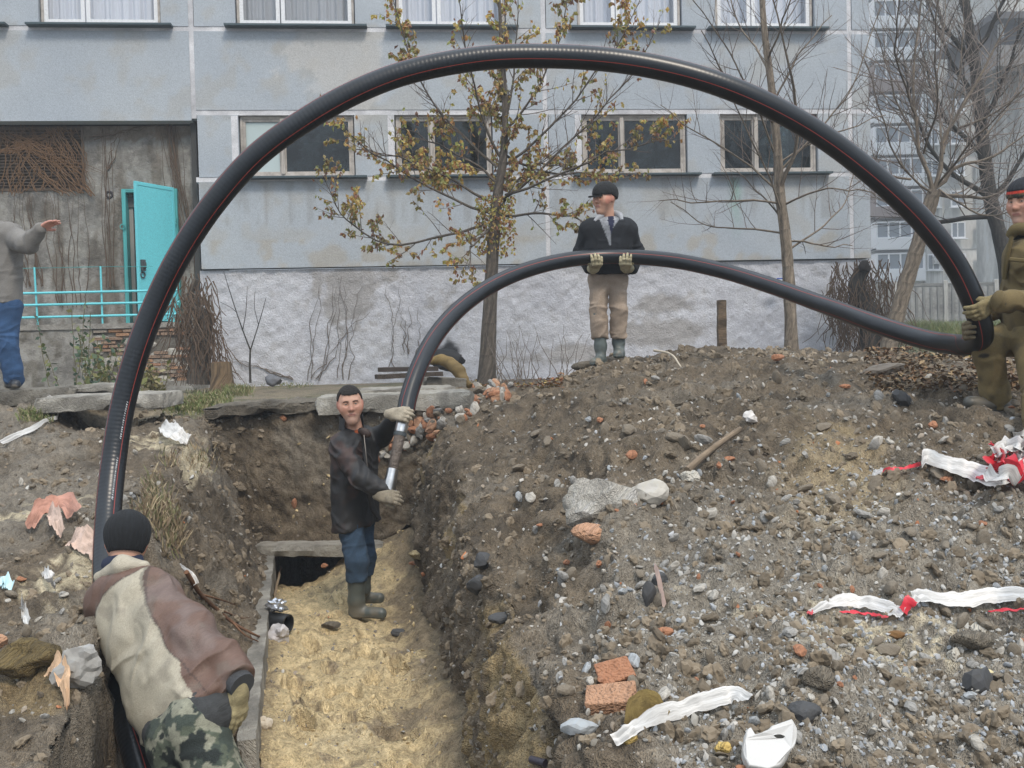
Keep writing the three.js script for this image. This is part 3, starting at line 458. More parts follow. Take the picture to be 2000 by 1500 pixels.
function twigs(out, tips, P, r0, r1, level, rnd, o) {
  const L = P.reduce((s, p, i) => i ? s + p.distanceTo(P[i - 1]) : 0, 0), n = Math.round(L * o.dens[level]);
  for (let i = 0; i < n; i++) {
    const t = lerp(o.t0, 1, Math.pow((i + rnd()) / n, .85)), p = along(P, t), dir = along(P, Math.min(1, t + .06)).sub(along(P, Math.max(0, t - .06))).normalize();
    const side = V(rnd() - .5, rnd() - .5, rnd() - .5).cross(dir).normalize(), ang = .5 + rnd() * .6;
    const d = dir.clone().multiplyScalar(Math.cos(ang)).addScaledVector(side, Math.sin(ang)); d.y += o.up; d.normalize();
    const len = o.len[level] * (.45 + .8 * rnd()) * (1 - .5 * t + .1), q = [p], m = level === 0 ? 5 : 3; let c = p.clone();
    for (let j = 1; j <= m; j++) { d.y += o.curve * (rnd()) ; d.x += (rnd() - .5) * .3; d.z += (rnd() - .5) * .3; d.normalize(); c = c.clone().addScaledVector(d, len / m); q.push(c); }
    const a = Math.min(o.rad[level], lerp(r0, r1, t) * .7), rr = q.map((_, j) => lerp(a, a * .35, j / m));
    out.push(tube(q, rr, level === 0 ? 5 : 3, 0, false)); tips.push([q, level]);
    if (level + 1 < o.dens.length) twigs(out, tips, q, a, a * .35, level + 1, rnd, o);
  }
}
function limbPts(list, d0, rnd, spread) { const n = list.length; const e = (rnd() - .5) * 2 * spread; return list.map(([px, py, dd], i) => at(px, py, d0 + (dd !== undefined ? dd : e * i / (n - 1)))); }
function buildTree(name, label, d0, trunk, tr, limbs, o) {
  const rnd = rngOf(o.seed), base = at(trunk[0][0], trunk[0][1], d0), t = thing(name, label, 'tree', base); const loc = p => p.sub(base);
  const TP = new THREE.CatmullRomCurve3(trunk.map(([px, py]) => loc(at(px, py, d0)))).getPoints(40); const TR = TP.map((_, i) => table(tr.map((_, k) => k / (tr.length - 1)), tr, i / 40) * (1 + .06 * noise3(i * .9, 2, o.seed)) + (i < 3 ? .03 * (3 - i) / 3 : 0));
  mesh('trunk', tube(TP, TR, 14), o.bark, t);
  const tw = [], tips = [], lm = [];
  const all = [...limbs.map(l => ({ P: new THREE.CatmullRomCurve3(limbPts(l.p, d0, rnd, o.spread).map(loc)).getPoints(16), r: l.r || o.limbR })), { P: TP.slice(Math.floor(40 * (o.trunkFrom || .5))), r: TR[Math.floor(40 * (o.trunkFrom || .5))], skip: true }];
  for (const { P, r, skip } of all) { const q = P.map((p, i) => skip ? p : p.clone().add(V(noise3(i * .5, r * 900, 3), noise3(i * .5, r * 700, 9), 0).multiplyScalar(.035))); if (!skip) mesh('limb', tube(q, q.map((_, i) => lerp(r, Math.max(.006, r * .22), i / 16)), 7, 0, false), o.bark, t); twigs(tw, tips, q, r, r * .25, 0, rnd, o); }
  const cr = mesh('twigs', merge(tw), o.twigMat, t);
  return { t, tips, all, rnd, loc, base };
}
const leafTree = buildTree('young_tree', 'young tree with sparse yellow-green autumn leaves in front of the wall', 16,
  [[950, 756], [956, 620], [962, 500], [968, 410], [984, 300], [986, 200], [978, 60], [972, -80]], [.135, .11, .10, .085, .06, .045, .03, .012],
  [[[955, 440], [870, 458], [770, 476], [700, 448], [655, 400], [632, 345]], [[962, 420], [880, 385], [800, 342], [720, 292], [655, 245]], [[975, 330], [905, 265], [850, 205], [800, 110], [765, -10]], [[980, 310], [945, 240], [925, 160], [905, 70], [890, -40]],
   [[975, 400], [1040, 345], [1110, 275], [1185, 205], [1245, 125], [1290, 40]], [[985, 330], [1060, 260], [1125, 190], [1200, 95], [1250, 0]], [[986, 260], [1030, 200], [1080, 110], [1110, -10]], [[970, 425], [1060, 415], [1130, 428], [1200, 470]], [[990, 385], [1100, 335], [1200, 295], [1315, 270]], [[986, 250], [1003, 140], [1012, -10]], [[966, 400], [860, 338], [770, 305], [690, 290]], [[965, 440], [925, 475], [915, 520]], [[968, 430], [1010, 350], [1060, 320], [1110, 330]],
   [[975, 360], [930, 320], [850, 280], [790, 250]], [[980, 300], [1050, 330], [1150, 340], [1250, 340]]].map(p => ({ p, r: .023 })),
  { seed: 3, bark: mBarkGrey, twigMat: mTwig, spread: 1.2, limbR: .03, dens: [8.5, 8], len: [.62, .26], rad: [.008, .0045], t0: .12, up: .22, curve: .08, trunkFrom: .35 });
{ // leaves: small folded blades along the twigs
  const r = rngOf(19), P = [], Nn = [], C = [], col = [lin(.50, .43, .10), lin(.58, .38, .08), lin(.38, .41, .10), lin(.50, .25, .065), lin(.30, .13, .07), lin(.56, .43, .14)], v = V(0, 0, 0);
  const put = (p, s) => { const d = V(r() - .5, -.5 + (r() - .5) * .8, r() - .5).normalize(), w = V(r() - .5, r() - .5, r() - .5).cross(d).normalize(), n = V(0, 0, 0).crossVectors(d, w); const c = col[Math.floor(Math.pow(r(), 1.1) * 6)], L = s, W = s * .36; const A = p, B = p.clone().addScaledVector(d, L), M = p.clone().addScaledVector(d, L * .45).addScaledVector(n, -.012), E1 = M.clone().addScaledVector(w, W).addScaledVector(n, .02), E2 = M.clone().addScaledVector(w, -W).addScaledVector(n, .02);
    for (const [a, b, q] of [[A, E1, M], [E1, B, M], [A, M, E2], [M, B, E2]]) { const nn = V(0, 0, 0).crossVectors(b.clone().sub(a), q.clone().sub(a)).normalize(); for (const z of [a, b, q]) { P.push(z.x, z.y, z.z); Nn.push(nn.x, nn.y, nn.z); const k = .8 + .4 * noise3(p.x * 3, p.y * 3, p.z * 3); C.push(c.r * k, c.g * k, c.b * k); } } };
  const cen = leafTree.loc(at(985, 360, 16));
  for (const [q, lv] of leafTree.tips) { const e = q[q.length - 1], far = Math.hypot(e.x - cen.x, (e.y - cen.y) * .85); const clump = fbm(e.x * 1.5 + 3, e.y * 1.5, e.z * 1.1 + 9, 2); let n = lerp(11, 7.5, sstep(.2, 2.6, far)) * sstep(-.26, .3, clump) * (lv ? 1 : 1.3); n = Math.floor(n + r()); for (let i = 0; i < n; i++) { const p = along(q, .3 + .7 * r()); put(p, .058 + .042 * r()); } }
  for (let i = 0; i < 700; i++) { const y = lerp(500, 380, Math.pow(r(), .8)), p = leafTree.loc(at(968 + (r() - .5) * 75, y, 15.75 + r() * .5)); put(p, .05 + .03 * r()); }
  const g = new THREE.BufferGeometry(); g.setAttribute('position', new THREE.Float32BufferAttribute(P, 3)); g.setAttribute('normal', new THREE.Float32BufferAttribute(Nn, 3)); g.setAttribute('color', new THREE.Float32BufferAttribute(C, 3)); g.setAttribute('uv', new THREE.Float32BufferAttribute(new Float32Array(P.length / 3 * 2), 2));
  mesh('crown', g, new THREE.MeshPhysicalMaterial({ vertexColors: true, roughness: .75, side: THREE.DoubleSide, transmission: .5, thickness: 0 }), leafTree.t).userData.kind = 'stuff';
}
buildTree('bare_tree', 'slender bare tree with pale bark in front of the right windows', 14,
  [[1547, 735], [1544, 620], [1540, 540], [1534, 460], [1523, 375], [1519, 300], [1508, 180], [1492, 50], [1484, -90]], [.098, .085, .08, .075, .07, .06, .05, .042, .03],
  [[[1522, 378], [1550, 300], [1556, 200], [1535, 100], [1498, -40]], [[1522, 372], [1465, 330], [1400, 282], [1335, 240], [1290, 205]], [[1535, 430], [1492, 330], [1450, 230], [1395, 110]], [[1545, 485], [1600, 450], [1650, 398], [1670, 335]], [[1545, 480], [1505, 400], [1440, 335]], [[1524, 335], [1600, 255], [1660, 180], [1722, 10]], [[1540, 455], [1450, 450], [1385, 440], [1310, 395]], [[1516, 300], [1470, 200], [1420, 90], [1345, -10]], [[1512, 200], [1560, 110], [1625, 30]], [[1524, 395], [1410, 395], [1290, 392]], [[1520, 320], [1590, 280], [1660, 250], [1730, 225]], [[1514, 240], [1440, 180], [1370, 60]], [[1535, 470], [1600, 480], [1665, 480]], [[1500, 120], [1530, 40], [1560, -40]], [[1530, 400], [1620, 370], [1700, 375]], [[1500, 130], [1450, 60], [1420, -30]]].map((p, i) => ({ p, r: i === 0 ? .032 : .016 })),
  { seed: 8, bark: mBarkPale, twigMat: mTwig, spread: 1.6, limbR: .015, dens: [5.2, 6], len: [.8, .34], rad: [.0065, .004], t0: .15, up: .2, curve: .1, trunkFrom: .55 });
buildTree('bare_tree', 'leaning bare tree with many spreading limbs at the building corner', 17,
  [[1724, 725], [1742, 655], [1762, 580], [1788, 495], [1812, 415], [1825, 372]], [.15, .13, .125, .12, .115, .11],
  [[[1824, 378], [1792, 270], [1785, 150], [1805, -30]], [[1825, 375], [1855, 250], [1925, 130], [1990, 0]], [[1824, 370], [1875, 325], [1950, 300], [2030, 240]], [[1826, 378], [1885, 385], [1950, 378], [2030, 330]], [[1822, 380], [1765, 330], [1722, 230], [1690, 110]], [[1805, 320], [1750, 190], [1705, 40]], [[1826, 350], [1868, 180], [1885, 0]], [[1828, 360], [1905, 270], [1995, 180]], [[1812, 415], [1740, 400], [1690, 370]], [[1840, 300], [1830, 160], [1850, 0]], [[1870, 250], [1960, 210], [2040, 120]], [[1800, 300], [1830, 200], [1825, 60], [1840, -60]], [[1850, 330], [1940, 250], [2030, 90]], [[1790, 240], [1750, 100], [1760, -40]], [[1830, 370], [1920, 420], [1990, 410]], [[1775, 350], [1700, 330], [1660, 280]]].map((p, i) => ({ p, r: i < 4 ? .04 : .021 })),
  { seed: 14, bark: mBarkPale, twigMat: mTwigPale, spread: 2.2, limbR: .03, dens: [8, 7.5], len: [1.05, .45], rad: [.011, .0055], t0: .15, up: .22, curve: .1, trunkFrom: .85 });
buildTree('bare_tree', 'tall dark bare tree behind the leaning one at right', 25,
  [[1975, 640], [1962, 500], [1935, 390], [1918, 260], [1905, 130], [1885, 0], [1870, -120]], [.2, .18, .17, .15, .13, .10, .07],
  [[[1915, 255], [1960, 150], [2010, 20]], [[1930, 380], [1850, 330], [1790, 230], [1760, 100]], [[1910, 200], [1860, 120], [1800, -20]], [[1935, 400], [2000, 300], [2060, 180]], [[1900, 120], [1950, 20], [1980, -60]], [[1920, 300], [1840, 220], [1800, 100]], [[1905, 130], [1840, 40], [1820, -50]], [[1945, 420], [1800, 430], [1720, 380], [1680, 300]]].map(p => ({ p, r: .07 })),
  { seed: 23, bark: mBarkDark, twigMat: mBarkGrey, spread: 2.5, limbR: .05, dens: [5, 5], len: [1.5, .65], rad: [.016, .008], t0: .1, up: .2, curve: .1, trunkFrom: .4 });
{ // thin sapling against the plinth
  const d = 17.6, b = at(489, 742, d), t = thing('sapling', 'thin forked bare sapling against the whitewashed plinth', 'tree', b), L = l => l.map(([x, y]) => at(x, y, d).sub(b));
  mesh('trunk', tube(L([[489, 748], [488, 710], [489, 682]]), [.022, .018, .016], 7, 10), mBarkDark, t);
  for (const [l, r] of [[[[489, 684], [476, 650], [462, 610], [446, 560], [437, 530]], .014], [[[489, 684], [500, 650], [512, 610], [520, 580]], .012], [[[474, 645], [480, 610], [483, 560]], .008], [[[505, 635], [497, 600], [498, 570]], .006], [[[462, 610], [450, 600], [430, 590]], .006]]) mesh('branch', tube(L(l), l.map((_, i) => lerp(r, .004, i / (l.length - 1))), 5, 10), mBarkDark, t);
}
// ---------------------------------------------------------------- the black plastic pipe
const PIPE_R = .069;
const PIPE_PTS = [[330, 1680, 4.0], [300, 1575, 4.25], [272, 1480, 4.45], [243, 1375, 4.7], [222, 1250, 4.95], [208, 1120, 5.3], [212, 1000, 5.55], [222, 900, 5.7], [238, 800, 5.78], [264, 700, 5.82], [301, 600, 5.85], [350, 500, 5.85], [414, 402, 5.85], [500, 305, 5.85], [600, 232, 5.87], [700, 177, 5.9], [800, 140, 5.93], [950, 113, 5.97], [1080, 110, 6.0], [1200, 118, 6.0], [1300, 135, 6.0], [1400, 163, 6.0], [1500, 205, 6.03], [1600, 262, 6.08], [1700, 337, 6.12], [1800, 430, 6.15], [1868, 520, 6.2], [1905, 600, 6.25], [1918, 655, 6.32], [1898, 672, 6.5], [1850, 671, 6.8], [1800, 661, 7.05], [1700, 629, 7.5], [1600, 592, 8.1], [1500, 556, 8.6], [1400, 526, 9.0], [1300, 507, 9.28], [1190, 501, 9.4], [1100, 509, 9.3], [1000, 538, 9.0], [920, 584, 8.65], [860, 643, 8.3], [822, 708, 8.0], [798, 775, 7.8], [792, 806, 7.72]];
const pipeCurve = new THREE.CatmullRomCurve3(PIPE_PTS.map(p => at(...p)), false, 'centripetal'); pipeCurve.arcLengthDivisions = 2000;
const pipe = thing('plastic_pipe', 'long black plastic pipe with thin red stripes arched over the trench', 'pipe');
{
  const len = pipeCurve.getLength(), n = Math.round(len / .0062), seg = 22, fr = [];
  for (let i = 0; i <= n; i++) { const u = i / n, P = pipeCurve.getPointAt(u), T = pipeCurve.getTangentAt(u); let N = V(0, 0, 1); N.addScaledVector(T, -N.dot(T)); fr.push({ P, T, N: N.normalize() }); }
  // smooth the frame where the pipe runs towards the viewer
  const lowRib = u => sstep(.5, .32, u) * .95 + .05;
  const strip = (a0, a1, segs, lift, step, u0 = 0, u1 = 1) => { const pos = [], nor = [], uv = [], idx = []; let c = 0; const k0 = Math.round(u0 * n), k1 = Math.round(u1 * n);
    for (let i = k0; i <= k1; i += step) { const { P, T, N } = fr[i], B = V(0, 0, 0).crossVectors(T, N), s = i / n * len, u = i / n; const am = .0007 * lowRib(u) * (0.75 + .25 * noise3(s * 3, 1, 1)), ph = s * 2 * Math.PI / .0248, dr = -am * (.5 + .5 * Math.cos(ph)), sl = am * .5 * Math.sin(ph) * 2 * Math.PI / .0248; const w = typeof a0 === 'function' ? a0(u) : a0;
      for (let j = 0; j <= segs; j++) { const a = w + (a1) * (j / segs), cx = Math.cos(a), sx = Math.sin(a), R = PIPE_R + dr + lift; const d = N.clone().multiplyScalar(cx).addScaledVector(B, sx); pos.push(P.x + d.x * R, P.y + d.y * R, P.z + d.z * R); const nn = d.clone().addScaledVector(T, -sl).normalize(); nor.push(nn.x, nn.y, nn.z); uv.push(s, a * PIPE_R); } c++; }
    for (let i = 0; i < c - 1; i++) for (let j = 0; j < segs; j++) { const a = i * (segs + 1) + j, b = a + segs + 1; idx.push(a, a + 1, b, b, a + 1, b + 1); }
    const g = new THREE.BufferGeometry(); g.setAttribute('position', new THREE.Float32BufferAttribute(pos, 3)); g.setAttribute('normal', new THREE.Float32BufferAttribute(nor, 3)); g.setAttribute('uv', new THREE.Float32BufferAttribute(uv, 2)); g.setIndex(idx); return g; };
  const mPipe = new THREE.MeshPhysicalMaterial({ color: lin(.008, .011, .0155), roughness: .31, map: rep(T.blot, 2, 6), side: THREE.DoubleSide }), mStripe = mat(lin(.30, .045, .032), { roughness: .5, side: THREE.DoubleSide });
  mesh('tube', strip(0, 2 * Math.PI, seg, 0, 1), mPipe, pipe);
  const tw = u => table([0, .1, .25, .35, .5, .62, .7, 1], [.85, .85, .8, .5, .42, .6, .3, .45], u);
  for (let k = 0; k < 4; k++) mesh('stripe', strip(u => tw(u) + k * Math.PI / 2 - .03, .055, 2, .0011, 1), mStripe, pipe);
  // small white print running along the pipe on the left
  const cv = document.createElement('canvas'); cv.width = 1024; cv.height = 32; const x = cv.getContext('2d'); x.clearRect(0, 0, 1024, 32); x.strokeStyle = '#e8ecee'; x.lineWidth = 3; const r = rngOf(4);
  for (let i = 20; i < 1000; i += 22) { if (i > 380 && i < 560) continue; x.beginPath(); x.moveTo(i, 28); x.lineTo(i + 9, 4); if (r() < .5) { x.moveTo(i + 9, 4); x.lineTo(i + 12, 26); } if (r() < .4) { x.moveTo(i + 2, 16); x.lineTo(i + 10, 16); } x.stroke(); }
  const tex = new THREE.CanvasTexture(cv); tex.colorSpace = THREE.SRGBColorSpace;
  const ua = .13, ub = .168, g = strip(u => .56, .17, 3, .0011, 1, ua, ub), uv = g.attributes.uv; let lo = 1e9, hi = -1e9; for (let i = 0; i < uv.count; i++) { lo = Math.min(lo, uv.getX(i)); hi = Math.max(hi, uv.getX(i)); } for (let i = 0; i < uv.count; i++) uv.setXY(i, 1 - (uv.getX(i) - lo) / (hi - lo), (i % 4) / 3);
  mesh('printed_text', g, new THREE.MeshStandardMaterial({ map: tex, transparent: true, alphaTest: .4, roughness: .5, side: THREE.DoubleSide }), pipe);
  // pulling head on its end
  const e = fr[n].P, hd = at(757, 968, 7.5).sub(at(787, 822, 7.68)), dir = hd.clone().normalize(), mSteel = new THREE.MeshStandardMaterial({ color: lin(.62, .63, .65), roughness: .28, metalness: 1, map: T.blot }), mRust = mat(lin(.16, .13, .11), { metalness: .4, roughness: .55, map: T.blot, bumpMap: T.soilB, bumpScale: .01 });
  const o = at(788, 815, 7.69), p = t => o.clone().addScaledVector(dir, t);
  mesh('pipe_sleeve', tube([e, p(0), p(.035)], [.068, .054, .05], 16), mRust, pipe);
  mesh('steel_collar', tube([p(.02), p(.028), p(.11), p(.118)], [.04, .047, .047, .04], 18), mSteel, pipe);
  mesh('clamp_ring', tube([p(.118), p(.124), p(.142), p(.148)], [.046, .05, .05, .046], 18), mDarkMetal, pipe);
  mesh('head_shaft', tube([p(.14), p(.2), p(.42)], [.043, .041, .038], 16), mRust, pipe);
  mesh('steel_nose', tube([p(.40), p(.405), p(.46), p(.5), p(.56), p(.575)], [.036, .043, .043, .05, .05, .03], 18), mSteel, pipe);
}
// ---------------------------------------------------------------- people: joints, smooth fields, one surface each
const _p = V(0, 0, 0);
function bone(a, b, ra, rb, o = {}) { return { a, b, ra, rb, d: b.clone().sub(a), l2: Math.max(1e-9, b.distanceToSquared(a)), ...o }; }
function bdist(q, x, y, z) {
  const ax = x - q.a.x, ay = y - q.a.y, az = z - q.a.z; let t = (ax * q.d.x + ay * q.d.y + az * q.d.z) / q.l2; t = t < 0 ? 0 : t > 1 ? 1 : t;
  let ex = ax - q.d.x * t, ey = ay - q.d.y * t, ez = az - q.d.z * t;
  if (q.n) { const k = (ex * q.n.x + ey * q.n.y + ez * q.n.z) * (q.f - 1); ex += q.n.x * k; ey += q.n.y * k; ez += q.n.z * k; }
  return Math.sqrt(ex * ex + ey * ey + ez * ez) - (q.ra + (q.rb - q.ra) * t);
}
const smin = (a, b, k) => { const h = Math.max(k - Math.abs(a - b), 0) / k; return Math.min(a, b) - h * h * k * .25; };
const smax = (a, b, k) => -smin(-a, -b, k);
function fieldOf(bones, k = .04) { return (x, y, z) => { let d = 1e9; for (const b of bones) { const e = bdist(b, x, y, z); d = d > 1e8 ? e : smin(d, e, b.k || k); } return d; }; }
function boxOf(bones, pad = .04) { const lo = V(1e9, 1e9, 1e9), hi = V(-1e9, -1e9, -1e9); for (const b of bones) for (const [p, r] of [[b.a, b.ra], [b.b, b.rb]]) { lo.min(V(p.x - r, p.y - r, p.z - r)); hi.max(V(p.x + r, p.y + r, p.z + r)); } return [lo.subScalar(pad), hi.addScalar(pad)]; }
// naive surface nets
function nets(f, lo, hi, h, colFn) {
  const nx = Math.ceil((hi.x - lo.x) / h) + 1, ny = Math.ceil((hi.y - lo.y) / h) + 1, nz = Math.ceil((hi.z - lo.z) / h) + 1, F0 = new Float32Array(nx * ny * nz);
  for (let k = 0, o = 0; k < nz; k++) for (let j = 0; j < ny; j++) for (let i = 0; i < nx; i++, o++) F0[o] = f(lo.x + i * h, lo.y + j * h, lo.z + k * h);
  const id = new Int32Array(nx * ny * nz).fill(-1), P = [], S = nx * ny, idx = [];
  for (let k = 0; k < nz - 1; k++) for (let j = 0; j < ny - 1; j++) for (let i = 0; i < nx - 1; i++) {
    const o = k * S + j * nx + i; let m = 0, c = 0, sx = 0, sy = 0, sz = 0;
    const v = [F0[o], F0[o + 1], F0[o + nx], F0[o + nx + 1], F0[o + S], F0[o + S + 1], F0[o + S + nx], F0[o + S + nx + 1]];
    for (let q = 0; q < 8; q++) if (v[q] < 0) m |= 1 << q; if (m === 0 || m === 255) continue;
    for (let q = 0; q < 8; q++) for (const e of [1, 2, 4]) if (!(q & e)) { const A = v[q], B = v[q | e]; if ((A < 0) !== (B < 0)) { const t = A / (A - B); sx += (q & 1) + (e === 1 ? t : 0); sy += (q >> 1 & 1) + (e === 2 ? t : 0); sz += (q >> 2 & 1) + (e === 4 ? t : 0); c++; } }
    id[o] = P.length / 3; P.push(lo.x + (i + sx / c) * h, lo.y + (j + sy / c) * h, lo.z + (k + sz / c) * h);
  }
  const quad = (a, b, c, d, fl) => { if (a < 0 || b < 0 || c < 0 || d < 0) return; fl ? idx.push(a, c, b, a, d, c) : idx.push(a, b, c, a, c, d); };
  for (let k = 1; k < nz - 1; k++) for (let j = 1; j < ny - 1; j++) for (let i = 1; i < nx - 1; i++) {
    const o = k * S + j * nx + i, s = F0[o] < 0;
    if (s !== F0[o + 1] < 0) quad(id[o - nx - S], id[o - S], id[o], id[o - nx], !s);
    if (s !== F0[o + nx] < 0) quad(id[o - 1 - S], id[o - 1], id[o], id[o - S], !s);
    if (s !== F0[o + S] < 0) quad(id[o - 1 - nx], id[o - nx], id[o], id[o - 1], !s);
  }
  const g = new THREE.BufferGeometry(), n = P.length / 3, N = new Float32Array(n * 3), uv = new Float32Array(n * 2), e = h * .6;
  for (let i = 0; i < n; i++) { const x = P[i * 3], y = P[i * 3 + 1], z = P[i * 3 + 2]; const gx = f(x + e, y, z) - f(x - e, y, z), gy = f(x, y + e, z) - f(x, y - e, z), gz = f(x, y, z + e) - f(x, y, z - e), l = Math.hypot(gx, gy, gz) || 1; N[i * 3] = gx / l; N[i * 3 + 1] = gy / l; N[i * 3 + 2] = gz / l; uv[i * 2] = x + z * .8; uv[i * 2 + 1] = y + z * .3; }
  g.setAttribute('position', new THREE.Float32BufferAttribute(P, 3)); g.setAttribute('normal', new THREE.BufferAttribute(N, 3)); g.setAttribute('uv', new THREE.BufferAttribute(uv, 2)); g.setIndex(idx);
  if (colFn) { const C = new Float32Array(n * 3), c = new THREE.Color(); for (let i = 0; i < n; i++) { colFn(P[i * 3], P[i * 3 + 1], P[i * 3 + 2], c); C[i * 3] = c.r; C[i * 3 + 1] = c.g; C[i * 3 + 2] = c.b; } g.setAttribute('color', new THREE.BufferAttribute(C, 3)); }
  return g;
}
// cloth: folds run across the pull, deeper near joints (points with a radius)
function cloth(bones, o = {}) {
  const base = fieldOf(bones, o.k || .05), amp = o.amp ?? .010, fq = o.freq || 9, seed = o.seed || 1, joints = o.joints || [];
  const f = (x, y, z) => { let d = base(x, y, z); if (o.cut) d = o.cut(d, x, y, z); if (Math.abs(d) < .04) { let w = .55; for (const j of joints) w += .9 * gauss(Math.hypot(x - j.x, y - j.y, z - j.z), .09); const wx = x + .06 * noise3(x * 7, y * 7, z * 7 + seed), wy = y + .06 * noise3(x * 7 + 9, y * 7, z * 7 + seed);
    const s = o.sh || 0, al = wx * .35 + wy, ac = wx - wy * .35 * (o.dr ?? 1); const r1 = 1 - Math.abs(noise3(wx * fq * .7 + seed, (wy + s * x) * fq * 1.9, z * fq * .7)) * 2, r2 = noise3(wx * fq * 2.2, (wy - s * x) * fq * 3 + seed, z * fq * 2); const r3 = 1 - Math.abs(noise3(ac * fq * 1.5 + seed * 3, al * fq * .28, z * fq)) * 2.4; d -= amp * (Math.min(1.8, w) * (r1 * .6 + r2 * .3) + .55 * Math.max(-.4, r3)); } return d; };
  const [lo, hi] = boxOf(bones, .05); return nets(f, lo, hi, o.h || .0095, o.col);
}
const hang = (lvl, k = .012) => (d, x, y, z) => smax(d, lvl - y, k);
function limb(a, b, c, r) { return [bone(a, b, r[0], r[1]), bone(b, c, r[1] * 1.02, r[2])]; }
function torso(sL, sR, hL, hR, nk, r, o = {}) { const mS = sL.clone().lerp(sR, .5), mH = hL.clone().lerp(hR, .5), cS = (a, t) => a.clone().lerp(mS, t), cH = (a, t) => a.clone().lerp(mH, t); return [bone(cS(sL, .28), cH(hL, .1), r[0], r[1], { k: .09 }), bone(cS(sR, .28), cH(hR, .1), r[0], r[1], { k: .09 }), bone(mS, mH, r[0] * 1.02, r[1], { k: .09 }), bone(sL, sR, r[2], r[2], { k: .07 }), bone(nk, mS, r[3], r[0] * .8, { k: .07 })]; }
// hand: wrist w, fingers along f, palm facing n, thumb on side th of f x n
function hand(w, f, n, th, curl, R = 1, L = 1) {
  f = f.clone().normalize(); n = n.clone().addScaledVector(f, -n.dot(f)).normalize(); const s = V(0, 0, 0).crossVectors(f, n).multiplyScalar(th), B = [];
  const pt = (a, b, c) => w.clone().addScaledVector(f, a * L).addScaledVector(s, b * L).addScaledVector(n, c * L);
  const kn = [.034, .012, -.011, -.032], kl = [.092, .096, .092, .084], ln = [.072, .08, .074, .058];
  for (let i = 0; i < 4; i++) { const k = pt(kl[i], kn[i], 0); B.push(bone(pt(.012, kn[i] * .62, 0), k, .0165 * R, .0135 * R, { k: .018 })); let a = 0, p = k; const cs = curl[i + 1] ?? curl[1]; [[.46, 1], [.3, 1.1], [.24, .8]].forEach(([q, m], j) => { a += cs * m; const dir = f.clone().multiplyScalar(Math.cos(a)).addScaledVector(n, Math.sin(a)).addScaledVector(s, (1.5 - i) * .05); const e = p.clone().addScaledVector(dir.normalize(), ln[i] * q * L); B.push(bone(p, e, (.0115 - j * .001) * R, (.0108 - j * .0012) * R, { k: .007 })); p = e; }); }
  const t0 = pt(.028, .026, .004), tc = curl[0], t1 = t0.clone().addScaledVector(f, .034 * L).addScaledVector(s, .03 * L * (1 - tc * .3)).addScaledVector(n, (.012 + .02 * tc) * L), t2 = t1.clone().addScaledVector(f, .028 * L).addScaledVector(s, .008 * L).addScaledVector(n, (.005 + .03 * tc) * L);
  B.push(bone(t0, t1, .0165 * R, .0125 * R, { k: .015 }), bone(t1, t2, .0125 * R, .0105 * R, { k: .008 }), bone(pt(-.03, 0, 0), pt(.02, 0, 0), .026 * R, .028 * R, { k: .02, n, f: 1.35 }));
  return B;
}
function glove(parent, B, col, seed) { const f0 = fieldOf(B, .01), f = (x, y, z) => { const d = f0(x, y, z); return Math.abs(d) < .02 ? d - .0025 * fbm(x * 45 + seed, y * 45, z * 45, 2) : d; }; const [lo, hi] = boxOf(B, .015); const m = mesh('glove', nets(f, lo, hi, .0042, (x, y, z, c) => { const n = fbm(x * 30 + seed, y * 30, z * 30, 3); c.copy(col).multiplyScalar(1 + .5 * n); }), mCloth, parent); return m; }
const mCloth = new THREE.MeshPhysicalMaterial({ vertexColors: true, roughness: .95, map: fineRep, bumpMap: fineBRep, bumpScale: .002 });
const mLeather = new THREE.MeshStandardMaterial({ vertexColors: true, roughness: .62, map: fineRep, bumpMap: fineBRep, bumpScale: .0015 });
const mRubber = new THREE.MeshStandardMaterial({ vertexColors: true, roughness: .45 });
const mSkin = new THREE.MeshPhysicalMaterial({ vertexColors: true, roughness: .55 });
const mEye = new THREE.MeshStandardMaterial({ vertexColors: true, roughness: .15 });
const SKIN = lin(.47, .265, .185);
